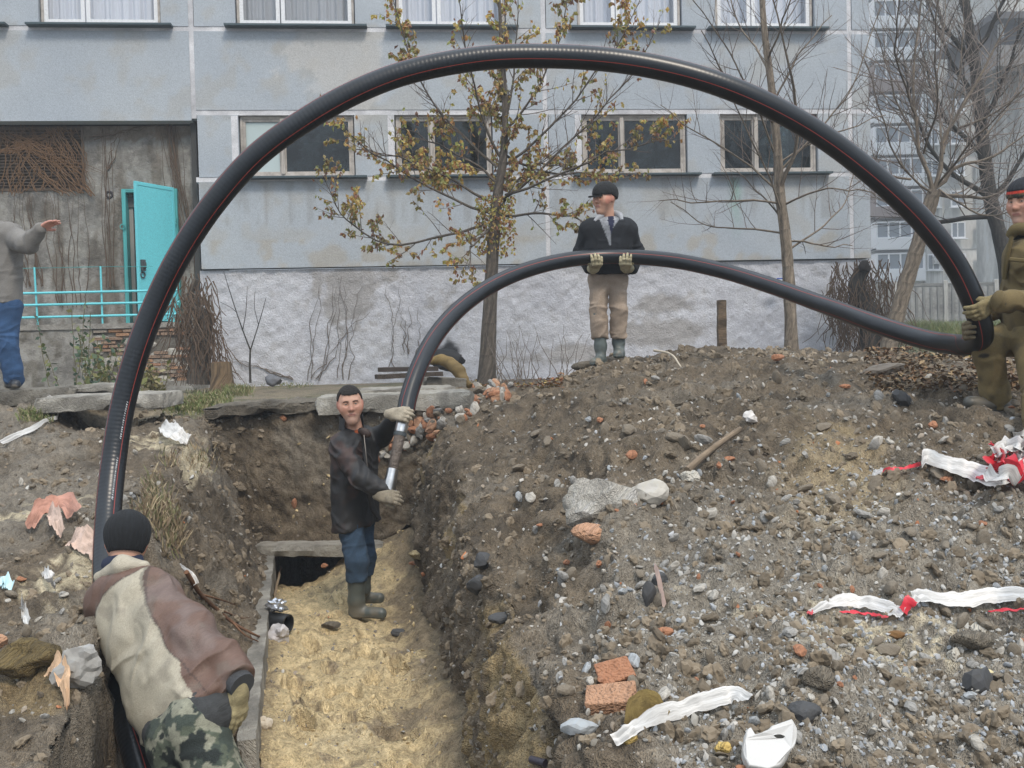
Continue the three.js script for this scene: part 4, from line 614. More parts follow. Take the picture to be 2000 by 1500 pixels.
// head at c (half way between chin and crown), facing f, up u, size s; returns [geometry, local->world matrix]
function headFrame(c, f, u, s = 1) { const z = f.clone().normalize(), x = V(0, 0, 0).crossVectors(u, z).normalize(), y = V(0, 0, 0).crossVectors(z, x); return new THREE.Matrix4().makeBasis(x.multiplyScalar(s), y.multiplyScalar(s), z.multiplyScalar(s)).setPosition(c); }
const ell = (x, y, z, cx, cy, cz, rx, ry, rz) => { const a = (x - cx) / rx, b = (y - cy) / ry, c = (z - cz) / rz; return (Math.sqrt(a * a + b * b + c * c) - 1) * Math.min(rx, ry, rz); };
function skull(x, y, z) { return ell(x, y, z, 0, .028, -.012, .076, .092, .096); }
function headGeo(M, o = {}) {
  const B = [bone(V(0, -.01, .03), V(0, -.088, .048), .058, .03, { k: .05 }), bone(V(-.034, -.03, .045), V(-.012, -.095, .06), .028, .018, { k: .04 }), bone(V(.034, -.03, .045), V(.012, -.095, .06), .028, .018, { k: .04 }), bone(V(-.045, -.012, .05), V(-.05, -.005, .04), .024, .024, { k: .03 }), bone(V(.045, -.012, .05), V(.05, -.005, .04), .024, .024, { k: .03 }), bone(V(-.036, .034, .071), V(.036, .034, .071), .0135, .0135, { k: .022 })];
  const neck = [bone(V(0, -.06, -.02), o.neck || V(0, -.17, -.04), .052, .056, { k: .04 })], nose = [bone(V(0, .026, .082), V(0, -.016, .102), .008, .0125, { k: .014 }), bone(V(-.011, -.02, .09), V(.011, -.02, .09), .008, .008, { k: .012 })];
  const f = (x, y, z) => {
    let d = skull(x, y, z); for (const b of B) d = smin(d, bdist(b, x, y, z), b.k); d = smin(d, bdist(neck[0], x, y, z), .035);
    const ax = Math.abs(x); d = smax(d, -(Math.hypot(ax - .031, (y - .016) * 1.2, z - .092) - .016), .016);
    for (const b of nose) d = smin(d, bdist(b, x, y, z), b.k);
    d = smin(d, Math.hypot(Math.max(0, ax - .017), (y + .052) * 1.0, z - .083) - .009, .008); d = smax(d, -(Math.hypot(Math.max(0, ax - .02), y + .0535, z - .095) - .0028), .004);
    d = smin(d, Math.hypot(x, y + .094, z - .071) - .018, .02);
    d = smin(d, ell(ax, y, z, .077, .004, -.008, .011, .03, .02), .01); d = smin(d, Math.hypot(ax - .031, (y - .0165) * 1.1, z - .071) - .0152, .004); d = smax(d, -ell(ax, y, z, .031, .0155, .086, .0125, .0048, .01), .0015);
    return d;
  };
  const g = nets(f, V(-.1, -.2, -.125), V(.1, .13, .125), .0031, (x, y, z, c) => {
    const ax = Math.abs(x), n = fbm(x * 40, y * 40, z * 40, 2); c.copy(SKIN).multiplyScalar(1 + .12 * n); c.lerp(lin(.5, .17, .12), .28 * gauss(Math.hypot(ax - .045, y + .015), .02) * (z > .03 ? 1 : 0) + .35 * gauss(Math.hypot(x, y + .012), .013) * (z > .07 ? 1 : 0) + .5 * (ax > .07 && y < .04 && y > -.04 ? 1 : 0));
    if (z > .07) { c.lerp(lin(.36, .11, .09), .85 * gauss(Math.max(0, ax - .017), .004) * gauss(y + .0525, .006)); c.lerp(lin(.05, .03, .02), .9 * sstep(.0055, .003, Math.abs(y - .036 + .004 * Math.abs(ax - .03) / .02)) * sstep(.05, .045, ax) * sstep(.010, .015, ax)); }
    if (z > -.01 && y < -.02) c.lerp(lin(.2, .15, .13), (o.stubble || .25) * sstep(-.035, -.065, y + .3 * Math.abs(x) - .01) * sstep(-.12, -.1, y));
  });
  g.applyMatrix4(M); return g;
}
function eyes(parent, M, look = 0) { for (const s of [-1, 1]) { const g = new THREE.SphereGeometry(.0118, 16, 12), p = g.attributes.position, c = new Float32Array(p.count * 3); for (let i = 0; i < p.count; i++) { const r = Math.hypot(p.getX(i) - look * .004, p.getY(i)), fr = p.getZ(i) > 0; const k = fr && r < .0026 ? [.01, .01, .01] : fr && r < .0056 ? [.1, .075, .05] : [.42, .39, .36]; c.set(k, i * 3); } g.setAttribute('color', new THREE.BufferAttribute(c, 3)); g.translate(s * .031, .0165, .0722); g.applyMatrix4(M); mesh('eye', g, mEye, parent); } }
function capShell(M, thick, lower, o = {}) { // knitted cap / hair: skull grown outwards above a tilted line
  const f = (x, y, z) => { let d = skull(x, y, z) - thick; if (o.puff) d = smin(d, ell(x, y, z, 0, .055, -.012, .082 * o.puff, .075 * o.puff, .1 * o.puff), .03); d = smax(d, lower(x, y, z), .006); if (o.rib && Math.abs(d) < .02) d -= o.rib * Math.sin(Math.atan2(x, z + .012) * 34); if (o.rough && Math.abs(d) < .02) d -= o.rough * fbm(x * 90, y * 90, z * 90, 2); if (o.band && Math.abs(d) < .03) d -= .004 * sstep(.006, -.0, lower(x, y, z) + .045); return d; };
  const g = nets(f, V(-.125, -.09, -.165), V(.125, .18, .135), .0048, o.col); g.applyMatrix4(M); return g;
}
function boot(parent, knee, ankle, heel, toe, top, r, col, seed, upN = V(0, 1, 0), name = 'rubber_boot') {
  const shaftTop = ankle.clone().lerp(knee, top), f = toe.clone().sub(heel).normalize(), B = [bone(shaftTop, ankle, r, r * .8, { k: .03 }), bone(ankle, heel.clone().addScaledVector(f, .03).addScaledVector(upN, .045), r * .78, .045, { k: .04 }), bone(heel.clone().addScaledVector(f, .03).addScaledVector(upN, .04), toe.clone().addScaledVector(f, -.03).addScaledVector(upN, .036), .042, .041, { k: .05 })];
  const f0 = fieldOf(B, .04), f2 = (x, y, z) => { let d = f0(x, y, z); const hgt = (x - heel.x) * upN.x + (y - heel.y) * upN.y + (z - heel.z) * upN.z; d = smax(d, -hgt, .006); if (hgt < .022 && Math.abs(d) < .02) d -= .004; const tz = V(x, y, z).sub(shaftTop).dot(shaftTop.clone().sub(ankle).normalize()); d = smax(d, tz, .008); if (Math.abs(d) < .02) d -= .004 * fbm(x * 16 + seed, y * 22, z * 16, 2); return d; };
  const [lo, hi] = boxOf(B, .03); mesh(name, nets(f2, lo, hi, .007, (x, y, z, c) => { const n = fbm(x * 14 + seed, y * 14, z * 14, 3), hgt = (x - heel.x) * upN.x + (y - heel.y) * upN.y + (z - heel.z) * upN.z; c.copy(col).multiplyScalar(1 + .3 * n).lerp(lin(.17, .145, .11), .7 * sstep(-.05, .35, n) * sstep(.2, .02, hgt)); }), mRubber, parent);
}
function gripHand(C, axis, e, fdir, th, curl, R, L) { const ax = axis.clone().normalize(), n = e.clone().addScaledVector(ax, -e.dot(ax)).normalize(); let f = V(0, 0, 0).crossVectors(ax, n); if (f.dot(fdir) < 0) f.negate(); const palm = C.clone().addScaledVector(n, R); return { w: palm.clone().addScaledVector(f, -.055 * L), B: hand(palm.clone().addScaledVector(f, -.055 * L), f, n.clone().negate(), th, curl, 1.28, L) }; }
const noiseCol = (base, amt, fr, seed, fn) => (x, y, z, c) => { const n = fbm(x * fr + seed, y * fr, z * fr, 3); c.copy(base).multiplyScalar(1 + amt * n); if (fn) fn(x, y, z, c, n); };
const pipeNear = p => { let b = 0, bd = 1e9; for (let i = 0; i <= 400; i++) { const q = pipeCurve.getPointAt(i / 400), d = q.distanceTo(p); if (d < bd) { bd = d; b = i / 400; } } return { p: pipeCurve.getPointAt(b), t: pipeCurve.getTangentAt(b) }; };

// --- the man standing in the trench
{
  const J = (x, y, d) => at(x, y, d), o = V(0, 0, 0), P = thing('person', 'man in dark jacket and jeans standing in the trench, holding the pipe end', 'person', o, 'pipe laying crew');
  const hc = J(684, 791, 7.72), M = headFrame(hc, V(.22, -.08, 1), V(-.05, 1, .1), 1.16), nk = J(690, 845, 7.78);
  const sR = J(668, 874, 7.66), eR = J(704, 934, 7.5), wR = J(764, 968, 7.52), sL = J(715, 862, 7.98), eL = J(745, 852, 7.92), wL = J(769, 818, 7.78), hR_ = J(682, 1018, 7.74), hL_ = J(705, 1014, 7.93), kR = J(696, 1092, 7.7), aR = J(696, 1172, 7.76), kL = J(711, 1084, 7.93), aL = J(708, 1150, 7.96);
  const skin = [...torso(sL, sR, hL_, hR_, nk, [.08, .06, .05, .05]), ...limb(sR, eR, wR, [.05, .042, .032]), ...limb(sL, eL, wL, [.05, .042, .032]), ...limb(hR_, kR, aR, [.058, .05, .042]), ...limb(hL_, kL, aL, [.058, .05, .042])];
  const [lo, hi] = boxOf(skin, .03); mesh('body', merge([nets(fieldOf(skin, .04), lo, hi, .016, (x, y, z, c) => c.copy(SKIN)), headGeo(M, { stubble: .35, neck: V(.015, -.17, -.03) })]), mSkin, P); eyes(P, M, .1);
  mesh('hair', capShell(M, .009, (x, y, z) => Math.max(.074 - y - .35 * Math.min(0, z - .05) * 1.6 - (z < .035 ? .066 * sstep(.035, .015, z) : 0), -.05 - y) * .8, { rough: .004, col: noiseCol(lin(.016, .013, .011), .5, 60, 1) }), mCloth, P);
  const rust = (x, y, z, c, n) => { const q = Math.hypot(x - sR.x, (y - sR.y + .06), z - sR.z); c.lerp(lin(.065, .03, .021), .7 * sstep(.04, .36, n + .45 * gauss(q, .12) + .25 * gauss(Math.hypot(x - eR.x, y - eR.y, z - eR.z), .1) - .12)); };
  const hemR = J(678, 1035, 7.72), hemL = J(710, 1030, 7.95);
  const jk = [...torso(sL, sR, hemL, hemR, nk.clone().add(V(.0, -.02, 0)), [.112, .116, .075, .07]), ...limb(sR, eR, wR, [.085, .07, .052]), ...limb(sL, eL, wL, [.085, .068, .05])];
  mesh('jacket', cloth(jk, { amp: .017, freq: 7.5, seed: 3, sh: .5, k: .025, joints: [eR, eL, sR, sL, wR], cut: (d, x, y, z) => smax(d, hemR.y - .0 - y + .15 * (x - hemR.x), .012), col: noiseCol(lin(.017, .0165, .017), .5, 9, 2, rust) }), mLeather, P);
  { const q = J(716, 950, 7.62); mesh('jacket_front', tube([J(708, 868, 7.72), J(717, 930, 7.68), J(727, 990, 7.72), J(742, 1015, 7.74)], [.012, .02, .025, .016], 7, 14), mat(lin(.016, .015, .016), { roughness: .6 }), P);
    mesh('zipper', tube([J(711, 850, 7.68), J(714, 880, 7.63), J(719, 925, 7.62), J(724, 960, 7.64)], .005, 5, 12), mat(lin(.18, .16, .14), { metalness: .6, roughness: .4 }), P); }
  // collar, standing, open at the front with a brown lining
  const cb = J(686, 826, 7.76); const cg = (r0, h0, a0, a1, thick) => { const pos = []; const n = 22; const g = new THREE.CylinderGeometry(1, 1, 1, n, 3, true, a0, a1 - a0); const p = g.attributes.position; for (let i = 0; i < p.count; i++) { const y = p.getY(i) + .5; const x = p.getX(i), z = p.getZ(i); p.setXYZ(i, cb.x + x * lerp(.098, r0, y), cb.y - .05 + y * h0 + .03 * -z * y, cb.z + z * lerp(.09, r0 * .94, y) - .01); } g.computeVertexNormals(); return g; };
  mesh('collar', cg(.088, .115, Math.PI * .42, Math.PI * 1.86, .01), new THREE.MeshStandardMaterial({ color: lin(.018, .017, .017), roughness: .6, side: THREE.DoubleSide }), P);
  mesh('collar_flap', new THREE.SphereGeometry(1, 12, 8).scale(.055, .035, .022).rotateZ(-.5).translate(...J(712, 845, 7.7).toArray()), mat(lin(.04, .022, .016), { roughness: .6, map: T.blot }), P);
  mesh('sweater', new THREE.SphereGeometry(1, 14, 10).scale(.028, .024, .03).translate(...J(697, 845, 7.72).toArray()), mat(lin(.26, .06, .018), { map: T.fine }), P);
  const jeans = [...limb(hR_, kR, aR, [.094, .083, .07]), ...limb(hL_, kL, aL, [.094, .083, .07]), bone(hR_, hL_, .092, .092, { k: .05 })];
  mesh('jeans', cloth(jeans, { amp: .011, freq: 10, seed: 7, k: .03, joints: [kR, kL, aR, aL], cut: (d, x, y, z) => smax(d, J(695, 1133, 7.75).y - y, .01), col: noiseCol(lin(.032, .062, .105), .45, 12, 5) }), mCloth, P);
  const bc = lin(.075, .088, .082), fy = J(695, 1205, 7.78).y;
  boot(P, kR, aR, V(J(688, 1205, 7.78).x, fy, J(688, 1205, 7.78).z), V(J(752, 1198, 7.7).x, fy + .008, J(752, 1198, 7.7).z), .72, .074, bc, 1); const fl = J(700, 1177, 8.1);
  boot(P, kL, aL, fl, V(J(748, 1177, 8.05).x, fl.y + .01, fl.z + .05), .8, .072, bc, 2);
  const dirU = J(757, 968, 7.5).sub(J(787, 822, 7.68)).normalize(), cU = J(788, 815, 7.69), gl = lin(.40, .345, .26);
  const g1 = gripHand(cU, dirU, V(-.45, .2, .9), V(1, 0, .2), 1, [.6, .55, .55, .6, .6], .074, 1.12); glove(P, [...g1.B, bone(g1.w, wL, .03, .036, { k: .03 })], gl, 1);
  const g2 = gripHand(J(768, 958, 7.52).addScaledVector(dirU, .06), dirU, V(-.35, -.6, .7), V(1, .1, .2), -1, [.5, .5, .5, .55, .6], .064, 1.1); glove(P, [...g2.B, bone(g2.w, wR, .03, .036, { k: .03 })], lin(.24, .205, .15), 2);
}
// --- the man on the spoil heap behind the far pipe
{
  const J = at, P = thing('person', 'man in black jacket, beige trousers and peaked cap standing on the spoil heap', 'person', V(0, 0, 0), 'pipe laying crew');
  const M = headFrame(J(1181, 389, 9.6), V(-.8, -.12, .72), V(.04, 1, .03), 1.15), nk = J(1190, 432, 9.63);
  const sR = J(1149, 450, 9.62), eR = J(1136, 492, 9.7), wR = J(1152, 524, 9.56), sL = J(1226, 450, 9.62), eL = J(1242, 492, 9.7), wL = J(1234, 524, 9.54), h1 = J(1172, 545, 9.65), h2 = J(1204, 545, 9.65), k1 = J(1168, 606, 9.6), k2 = J(1209, 606, 9.6), a1 = J(1173, 676, 9.64), a2 = J(1208, 668, 9.68);
  const skin = [...torso(sL, sR, h2, h1, nk, [.08, .06, .05, .05]), ...limb(sR, eR, wR, [.05, .042, .032]), ...limb(sL, eL, wL, [.05, .042, .032]), ...limb(h1, k1, a1, [.058, .05, .042]), ...limb(h2, k2, a2, [.058, .05, .042])];
  const [lo, hi] = boxOf(skin, .03); mesh('body', merge([nets(fieldOf(skin, .04), lo, hi, .016, (x, y, z, c) => c.copy(SKIN)), headGeo(M, { stubble: .15, neck: V(0, -.17, -.03) })]), mSkin, P); eyes(P, M);
  const dk = noiseCol(lin(.012, .013, .014), .5, 40, 4);
  mesh('cap', merge([capShell(M, .014, (x, y, z) => (.035 - y + (z < 0 ? .03 * z / .1 - .012 : 0)), { col: dk, puff: 1.08, rough: .002 }), (() => { const g = new THREE.CylinderGeometry(.085, .088, .014, 24, 1, false, -1.15, 2.3); g.scale(1, 1, .62); g.translate(0, .036, .082); g.rotateX(.08); paint(g, lin(.012, .013, .014)); g.applyMatrix4(M); return g; })()]), mCloth, P);
  const hemA = J(1170, 536, 9.65), vTop = J(1192, 424, 9.6);
  const jk = [...torso(sL, sR, J(1206, 530, 9.65), J(1172, 530, 9.65), nk.clone().add(V(0, -.06, 0)), [.115, .12, .075, .06]), ...limb(sR, eR, wR, [.082, .07, .055]), ...limb(sL, eL, wL, [.082, .07, .055])];
  mesh('jacket', cloth(jk, { amp: .012, freq: 8, seed: 13, k: .02, joints: [eR, eL], cut: (d, x, y, z) => Math.abs(x - hemA.x - .08) < .2 ? smax(d, hemA.y - y, .012) : d, col: noiseCol(lin(.012, .014, .018), .5, 10, 6, (x, y, z, c) => { const t = (vTop.y - y) / .27, dx = x - vTop.x + .01 * t, q = Math.abs(dx); if (z < vTop.z - .03 || t > 1.02) return; const wi = .042 * (1 - t * 1.5), wo = dx < 0 ? .12 * (1 - t * .9) : .10 * (1 - t * 2); if (q < wi) { c.setRGB(.014, .017, .045); if (t < .13 && q > wi * .7) c.setRGB(.4, .4, .42);  } else if (q < wo) { const k = 1 + .35 * noise3(x * 60, y * 60, z * 60); c.setRGB(.24 * k, .25 * k, .27 * k); } }) }), mCloth, P);
  // open grey fleece collar and lapels over a dark blue jersey
  const gr = new THREE.MeshStandardMaterial({ color: lin(.33, .34, .36), roughness: 1, map: fineRep });
  mesh('collar', tube([J(1161, 432, 9.52), J(1170, 424, 9.55), J(1192, 416, 9.68), J(1210, 420, 9.58), J(1215, 430, 9.52)], [.014, .026, .026, .03, .014], 9, 24), gr, P);
  mesh('trousers', cloth([...limb(h1, k1, a1, [.092, .073, .074]), ...limb(h2, k2, a2, [.092, .073, .074]), bone(h1, h2, .1, .1, { k: .05 })], { amp: .013, freq: 9, seed: 17, k: .012, joints: [k1, k2, a1, a2], cut: (d, x, y, z) => smax(d, J(1190, 660, 9.6).y - y, .01), col: noiseCol(lin(.36, .285, .22), .25, 10, 2) }), mCloth, P);
  const bc = lin(.10, .12, .115), y1 = J(1170, 714, 9.5).y, y2 = J(1207, 699, 9.6).y, s1 = J(1176, 712, 9.66), t1 = J(1158, 712, 9.42), s2 = J(1210, 697, 9.7), t2 = J(1206, 697, 9.44);
  s1.y = t1.y = y1; s2.y = t2.y = y2; boot(P, k1, a1, s1, t1, .95, .068, bc, 5); boot(P, k2, a2, s2, t2, .95, .068, bc, 6);
  const gl = lin(.42, .37, .24); for (const [px, w, th] of [[1162, wR, 1], [1226, wL, -1]]) { const q = pipeNear(J(px, 503, 9.4)); const gh = gripHand(q.p, q.t, V(0, -1, .35), V(0, -.2, 1), th, [.5, .62, .62, .62, .62], .09, 1.25); glove(P, [...gh.B, bone(gh.w, w, .036, .042, { k: .03 })], gl, px); }
}
// --- the man at the right edge, bracing the bend against his knee
{
  const J = at, P = thing('person', 'man in khaki work suit and striped knitted cap gripping the pipe bend', 'person', V(0, 0, 0), 'pipe laying crew');
  const M = headFrame(J(2003, 397, 6.45), V(-.86, -.14, .5), V(-.03, 1, .06), 1.14), nk = J(2014, 458, 6.52);
  const sL = J(2010, 508, 6.34), eL = J(2036, 592, 6.2), wL = J(1955, 588, 6.1), sR = J(2000, 500, 6.72), eR = J(1978, 575, 6.78), wR = J(1932, 612, 6.55), hL_ = J(2014, 655, 6.38), hR_ = J(2004, 652, 6.62), kR = J(1926, 672, 6.42), aR = J(1948, 778, 6.5), kL = J(2030, 760, 6.05), aL = J(2032, 858, 5.75);
  const skin = [...torso(sL, sR, hL_, hR_, nk, [.08, .06, .05, .05]), ...limb(sR, eR, wR, [.05, .042, .032]), ...limb(sL, eL, wL, [.05, .042, .032]), ...limb(hR_, kR, aR, [.058, .05, .042]), ...limb(hL_, kL, aL, [.058, .05, .042])];
  const [lo, hi] = boxOf(skin, .03); mesh('body', merge([nets(fieldOf(skin, .04), lo, hi, .016, (x, y, z, c) => c.copy(SKIN)), headGeo(M, { stubble: .3, neck: V(0, -.17, -.04) })]), mSkin, P); eyes(P, M, .2);
  const low = (x, y, z) => .04 - y + (z < 0 ? .028 * z / .1 : 0) - .004;
  mesh('knitted_cap', capShell(M, .010, low, { puff: 1.04, rib: .0008, band: true, col: (x, y, z, c) => { const l = -low(x, y, z); c.setRGB(.014, .016, .021); if (l > .024 && l < .038) c.setRGB(.55, .05, .028); else if (l < .024) { c.setRGB(.03, .03, .022); if (noise3(x * 90, y * 90, z * 90) > .2) c.setRGB(.12, .08, .04); } const k = 1 + .3 * noise3(x * 120, y * 120, z * 120); c.multiplyScalar(k); } }), mCloth, P);
  const kh = noiseCol(lin(.155, .114, .048), .35, 8, 3, (x, y, z, c, n) => c.lerp(lin(.05, .04, .025), .6 * sstep(.12, .4, n)));
  mesh('jacket', cloth([...torso(sL, sR, hL_, hR_, nk.clone().add(V(0, -.05, 0)), [.125, .13, .08, .07]), ...limb(sR, eR, wR, [.083, .068, .055]), ...limb(sL, eL, wL, [.083, .07, .056])], { amp: .02, freq: 7, seed: 23, sh: .4, k: .025, h: .009, joints: [eL, eR, sL, hL_], col: kh }), mCloth, P);
  const cm = mat(lin(.12, .09, .035), { map: fineRep }), dkc = mat(lin(.02, .02, .018));
  mesh('collar', tube([J(1972, 462, 6.42), J(1985, 448, 6.38), J(2012, 448, 6.35), J(2036, 440, 6.5), J(2010, 436, 6.66)], [.028, .04, .042, .04, .03], 9, 24), cm, P);
  mesh('undershirt', new THREE.SphereGeometry(1, 12, 10).scale(.06, .07, .06).translate(...J(1990, 455, 6.48).toArray()), dkc, P);
  mesh('storm_flap', tube([J(1976, 462, 6.34), J(1968, 500, 6.36), J(1962, 545, 6.4)], [.014, .018, .016], 6, 14), cm, P);
  mesh('chest_pocket', boxG(.11, .025, .02, 0, 0, 0, .008).rotateZ(-.15).rotateY(-.4).translate(...J(1990, 508, 6.2).toArray()), cm, P);
  mesh('cuff', tube([J(1970, 590, 6.12), J(1950, 590, 6.1)], [.066, .06], 14), mat(lin(.055, .05, .042), { map: fineRep }), P);
  mesh('trousers', cloth([...limb(hR_, kR, aR, [.116, .09, .08]), ...limb(hL_, kL, aL, [.108, .09, .08]), bone(hR_, hL_, .115, .115, { k: .06 })], { amp: .018, freq: 8, seed: 29, k: .015, joints: [kR, hR_, aR], cut: (d, x, y, z) => { const c = J(1950, 797, 6.5); return z < -6.1 ? smax(d, c.y - y, .01) : d; }, col: (x, y, z, c) => { kh(x, y, z, c); c.multiplyScalar(1.12); const q = J(1930, 695, 6.3); c.lerp(lin(.01, .01, .01), .9 * sstep(.6, .8, gauss(Math.hypot((x - q.x) / 1.6, y - q.y), .018) * (z > -6.45 ? 1 : 0))); } }), mCloth, P);
  const bc = lin(.07, .068, .058), u = V(-.12, 1, .08).normalize();
  boot(P, kR, aR, J(1972, 806, 6.5), J(1886, 796, 6.46), .3, .062, bc, 8, V(.0, 1, 0), 'boot'); const hl = J(2050, 905, 5.72), tl = J(1968, 893, 5.62); boot(P, kL, aL, hl, tl, .3, .062, bc, 9, V(.1, 1, 0).normalize(), 'boot');
  const gl = lin(.235, .19, .095); { const q = pipeNear(J(1911, 598, 6.25)); const gh = gripHand(q.p, q.t, V(.25, .1, 1), V(-1, 0, 0), -1, [.5, .5, .5, .5, .55], .087, 1.2); glove(P, [...gh.B, bone(gh.w, wL, .034, .042, { k: .03 })], gl, 3); const q2 = pipeNear(J(1916, 640, 6.3)); const g2 = gripHand(q2.p, V(0, 1, -.1), V(-.75, 0, -.6), V(-.5, -.2, 1), 1, [.5, .55, .55, .55, .6], .087, 1.2); glove(P, [...g2.B, bone(g2.w, wR, .034, .042, { k: .03 })], lin(.16, .125, .07), 4); }
}
// --- the man at the left edge pointing
{
  const J = at, P = thing('person', 'man in grey sweatshirt and blue jeans at the left edge, arm stretched out', 'person', V(0, 0, 0), 'bystanders');
  const M = headFrame(J(-44, 392, 9.6), V(.75, -.1, .5), V(0, 1, 0), 1.14), nk = J(-30, 432, 9.6);
  const sL = J(24, 462, 9.58), eL = J(52, 478, 9.36), wL = J(78, 447, 9.28), sR = J(-46, 458, 9.66), eR = J(-60, 515, 9.7), wR = J(-50, 570, 9.6), h1 = J(14, 600, 9.6), h2 = J(-24, 600, 9.64), k1 = J(14, 672, 9.55), k2 = J(-28, 674, 9.6), a1 = J(27, 738, 9.6), a2 = J(-34, 738, 9.65);
  const hB = hand(wL, V(.92, .42, .1), V(.2, -.9, .3), 1, [.15, .12, .08, .1, .15], 1.0, 1.1);
  const skin = [...torso(sL, sR, h1, h2, nk, [.08, .06, .05, .05]), ...limb(sR, eR, wR, [.05, .042, .032]), ...limb(sL, eL, wL, [.05, .042, .034]), ...limb(h1, k1, a1, [.058, .05, .042]), ...limb(h2, k2, a2, [.058, .05, .042])];
  const [lo, hi] = boxOf(skin, .03), [l2, h2b] = boxOf(hB, .015); mesh('body', merge([nets(fieldOf(skin, .04), lo, hi, .016, (x, y, z, c) => c.copy(SKIN)), nets(fieldOf([...hB, bone(wL, eL, .032, .036, { k: .02 })], .01), l2, h2b, .0042, (x, y, z, c) => c.setRGB(.52, .25, .19)), headGeo(M, { neck: V(0, -.17, -.03) })]), mSkin, P); eyes(P, M);
  mesh('hair', capShell(M, .008, (x, y, z) => .05 - y - (z < .02 ? .06 : 0), { rough: .004, col: noiseCol(lin(.05, .04, .03), .5, 60, 1) }), mCloth, P);
  mesh('sweatshirt', cloth([...torso(sL, sR, h1, h2, nk, [.13, .135, .085, .06]), ...limb(sR, eR, wR, [.09, .075, .055]), ...limb(sL, eL, wL, [.10, .085, .05])], { amp: .016, freq: 7, seed: 31, k: .025, joints: [eL, sL], cut: (d, x, y, z) => smax(d, J(0, 592, 9.6).y - y, .012), col: noiseCol(lin(.205, .195, .18), .25, 9, 4) }), mCloth, P);
  mesh('jeans', cloth([...limb(h1, k1, a1, [.115, .09, .085]), ...limb(h2, k2, a2, [.115, .09, .085]), bone(h1, h2, .12, .12, { k: .06 })], { amp: .014, freq: 9, seed: 33, k: .012, joints: [k1, a1], col: noiseCol(lin(.03, .075, .165), .4, 10, 3) }), mCloth, P);
  const f1 = J(20, 757, 9.64), f2 = J(-38, 757, 9.7); boot(P, k1, a1, f1, V(f1.x + .17, f1.y, f1.z + .22), .2, .055, lin(.02, .025, .035), 11, V(0, 1, 0), 'shoe'); boot(P, k2, a2, f2, V(f2.x + .15, f2.y, f2.z + .22), .2, .055, lin(.02, .025, .035), 12, V(0, 1, 0), 'shoe');
}
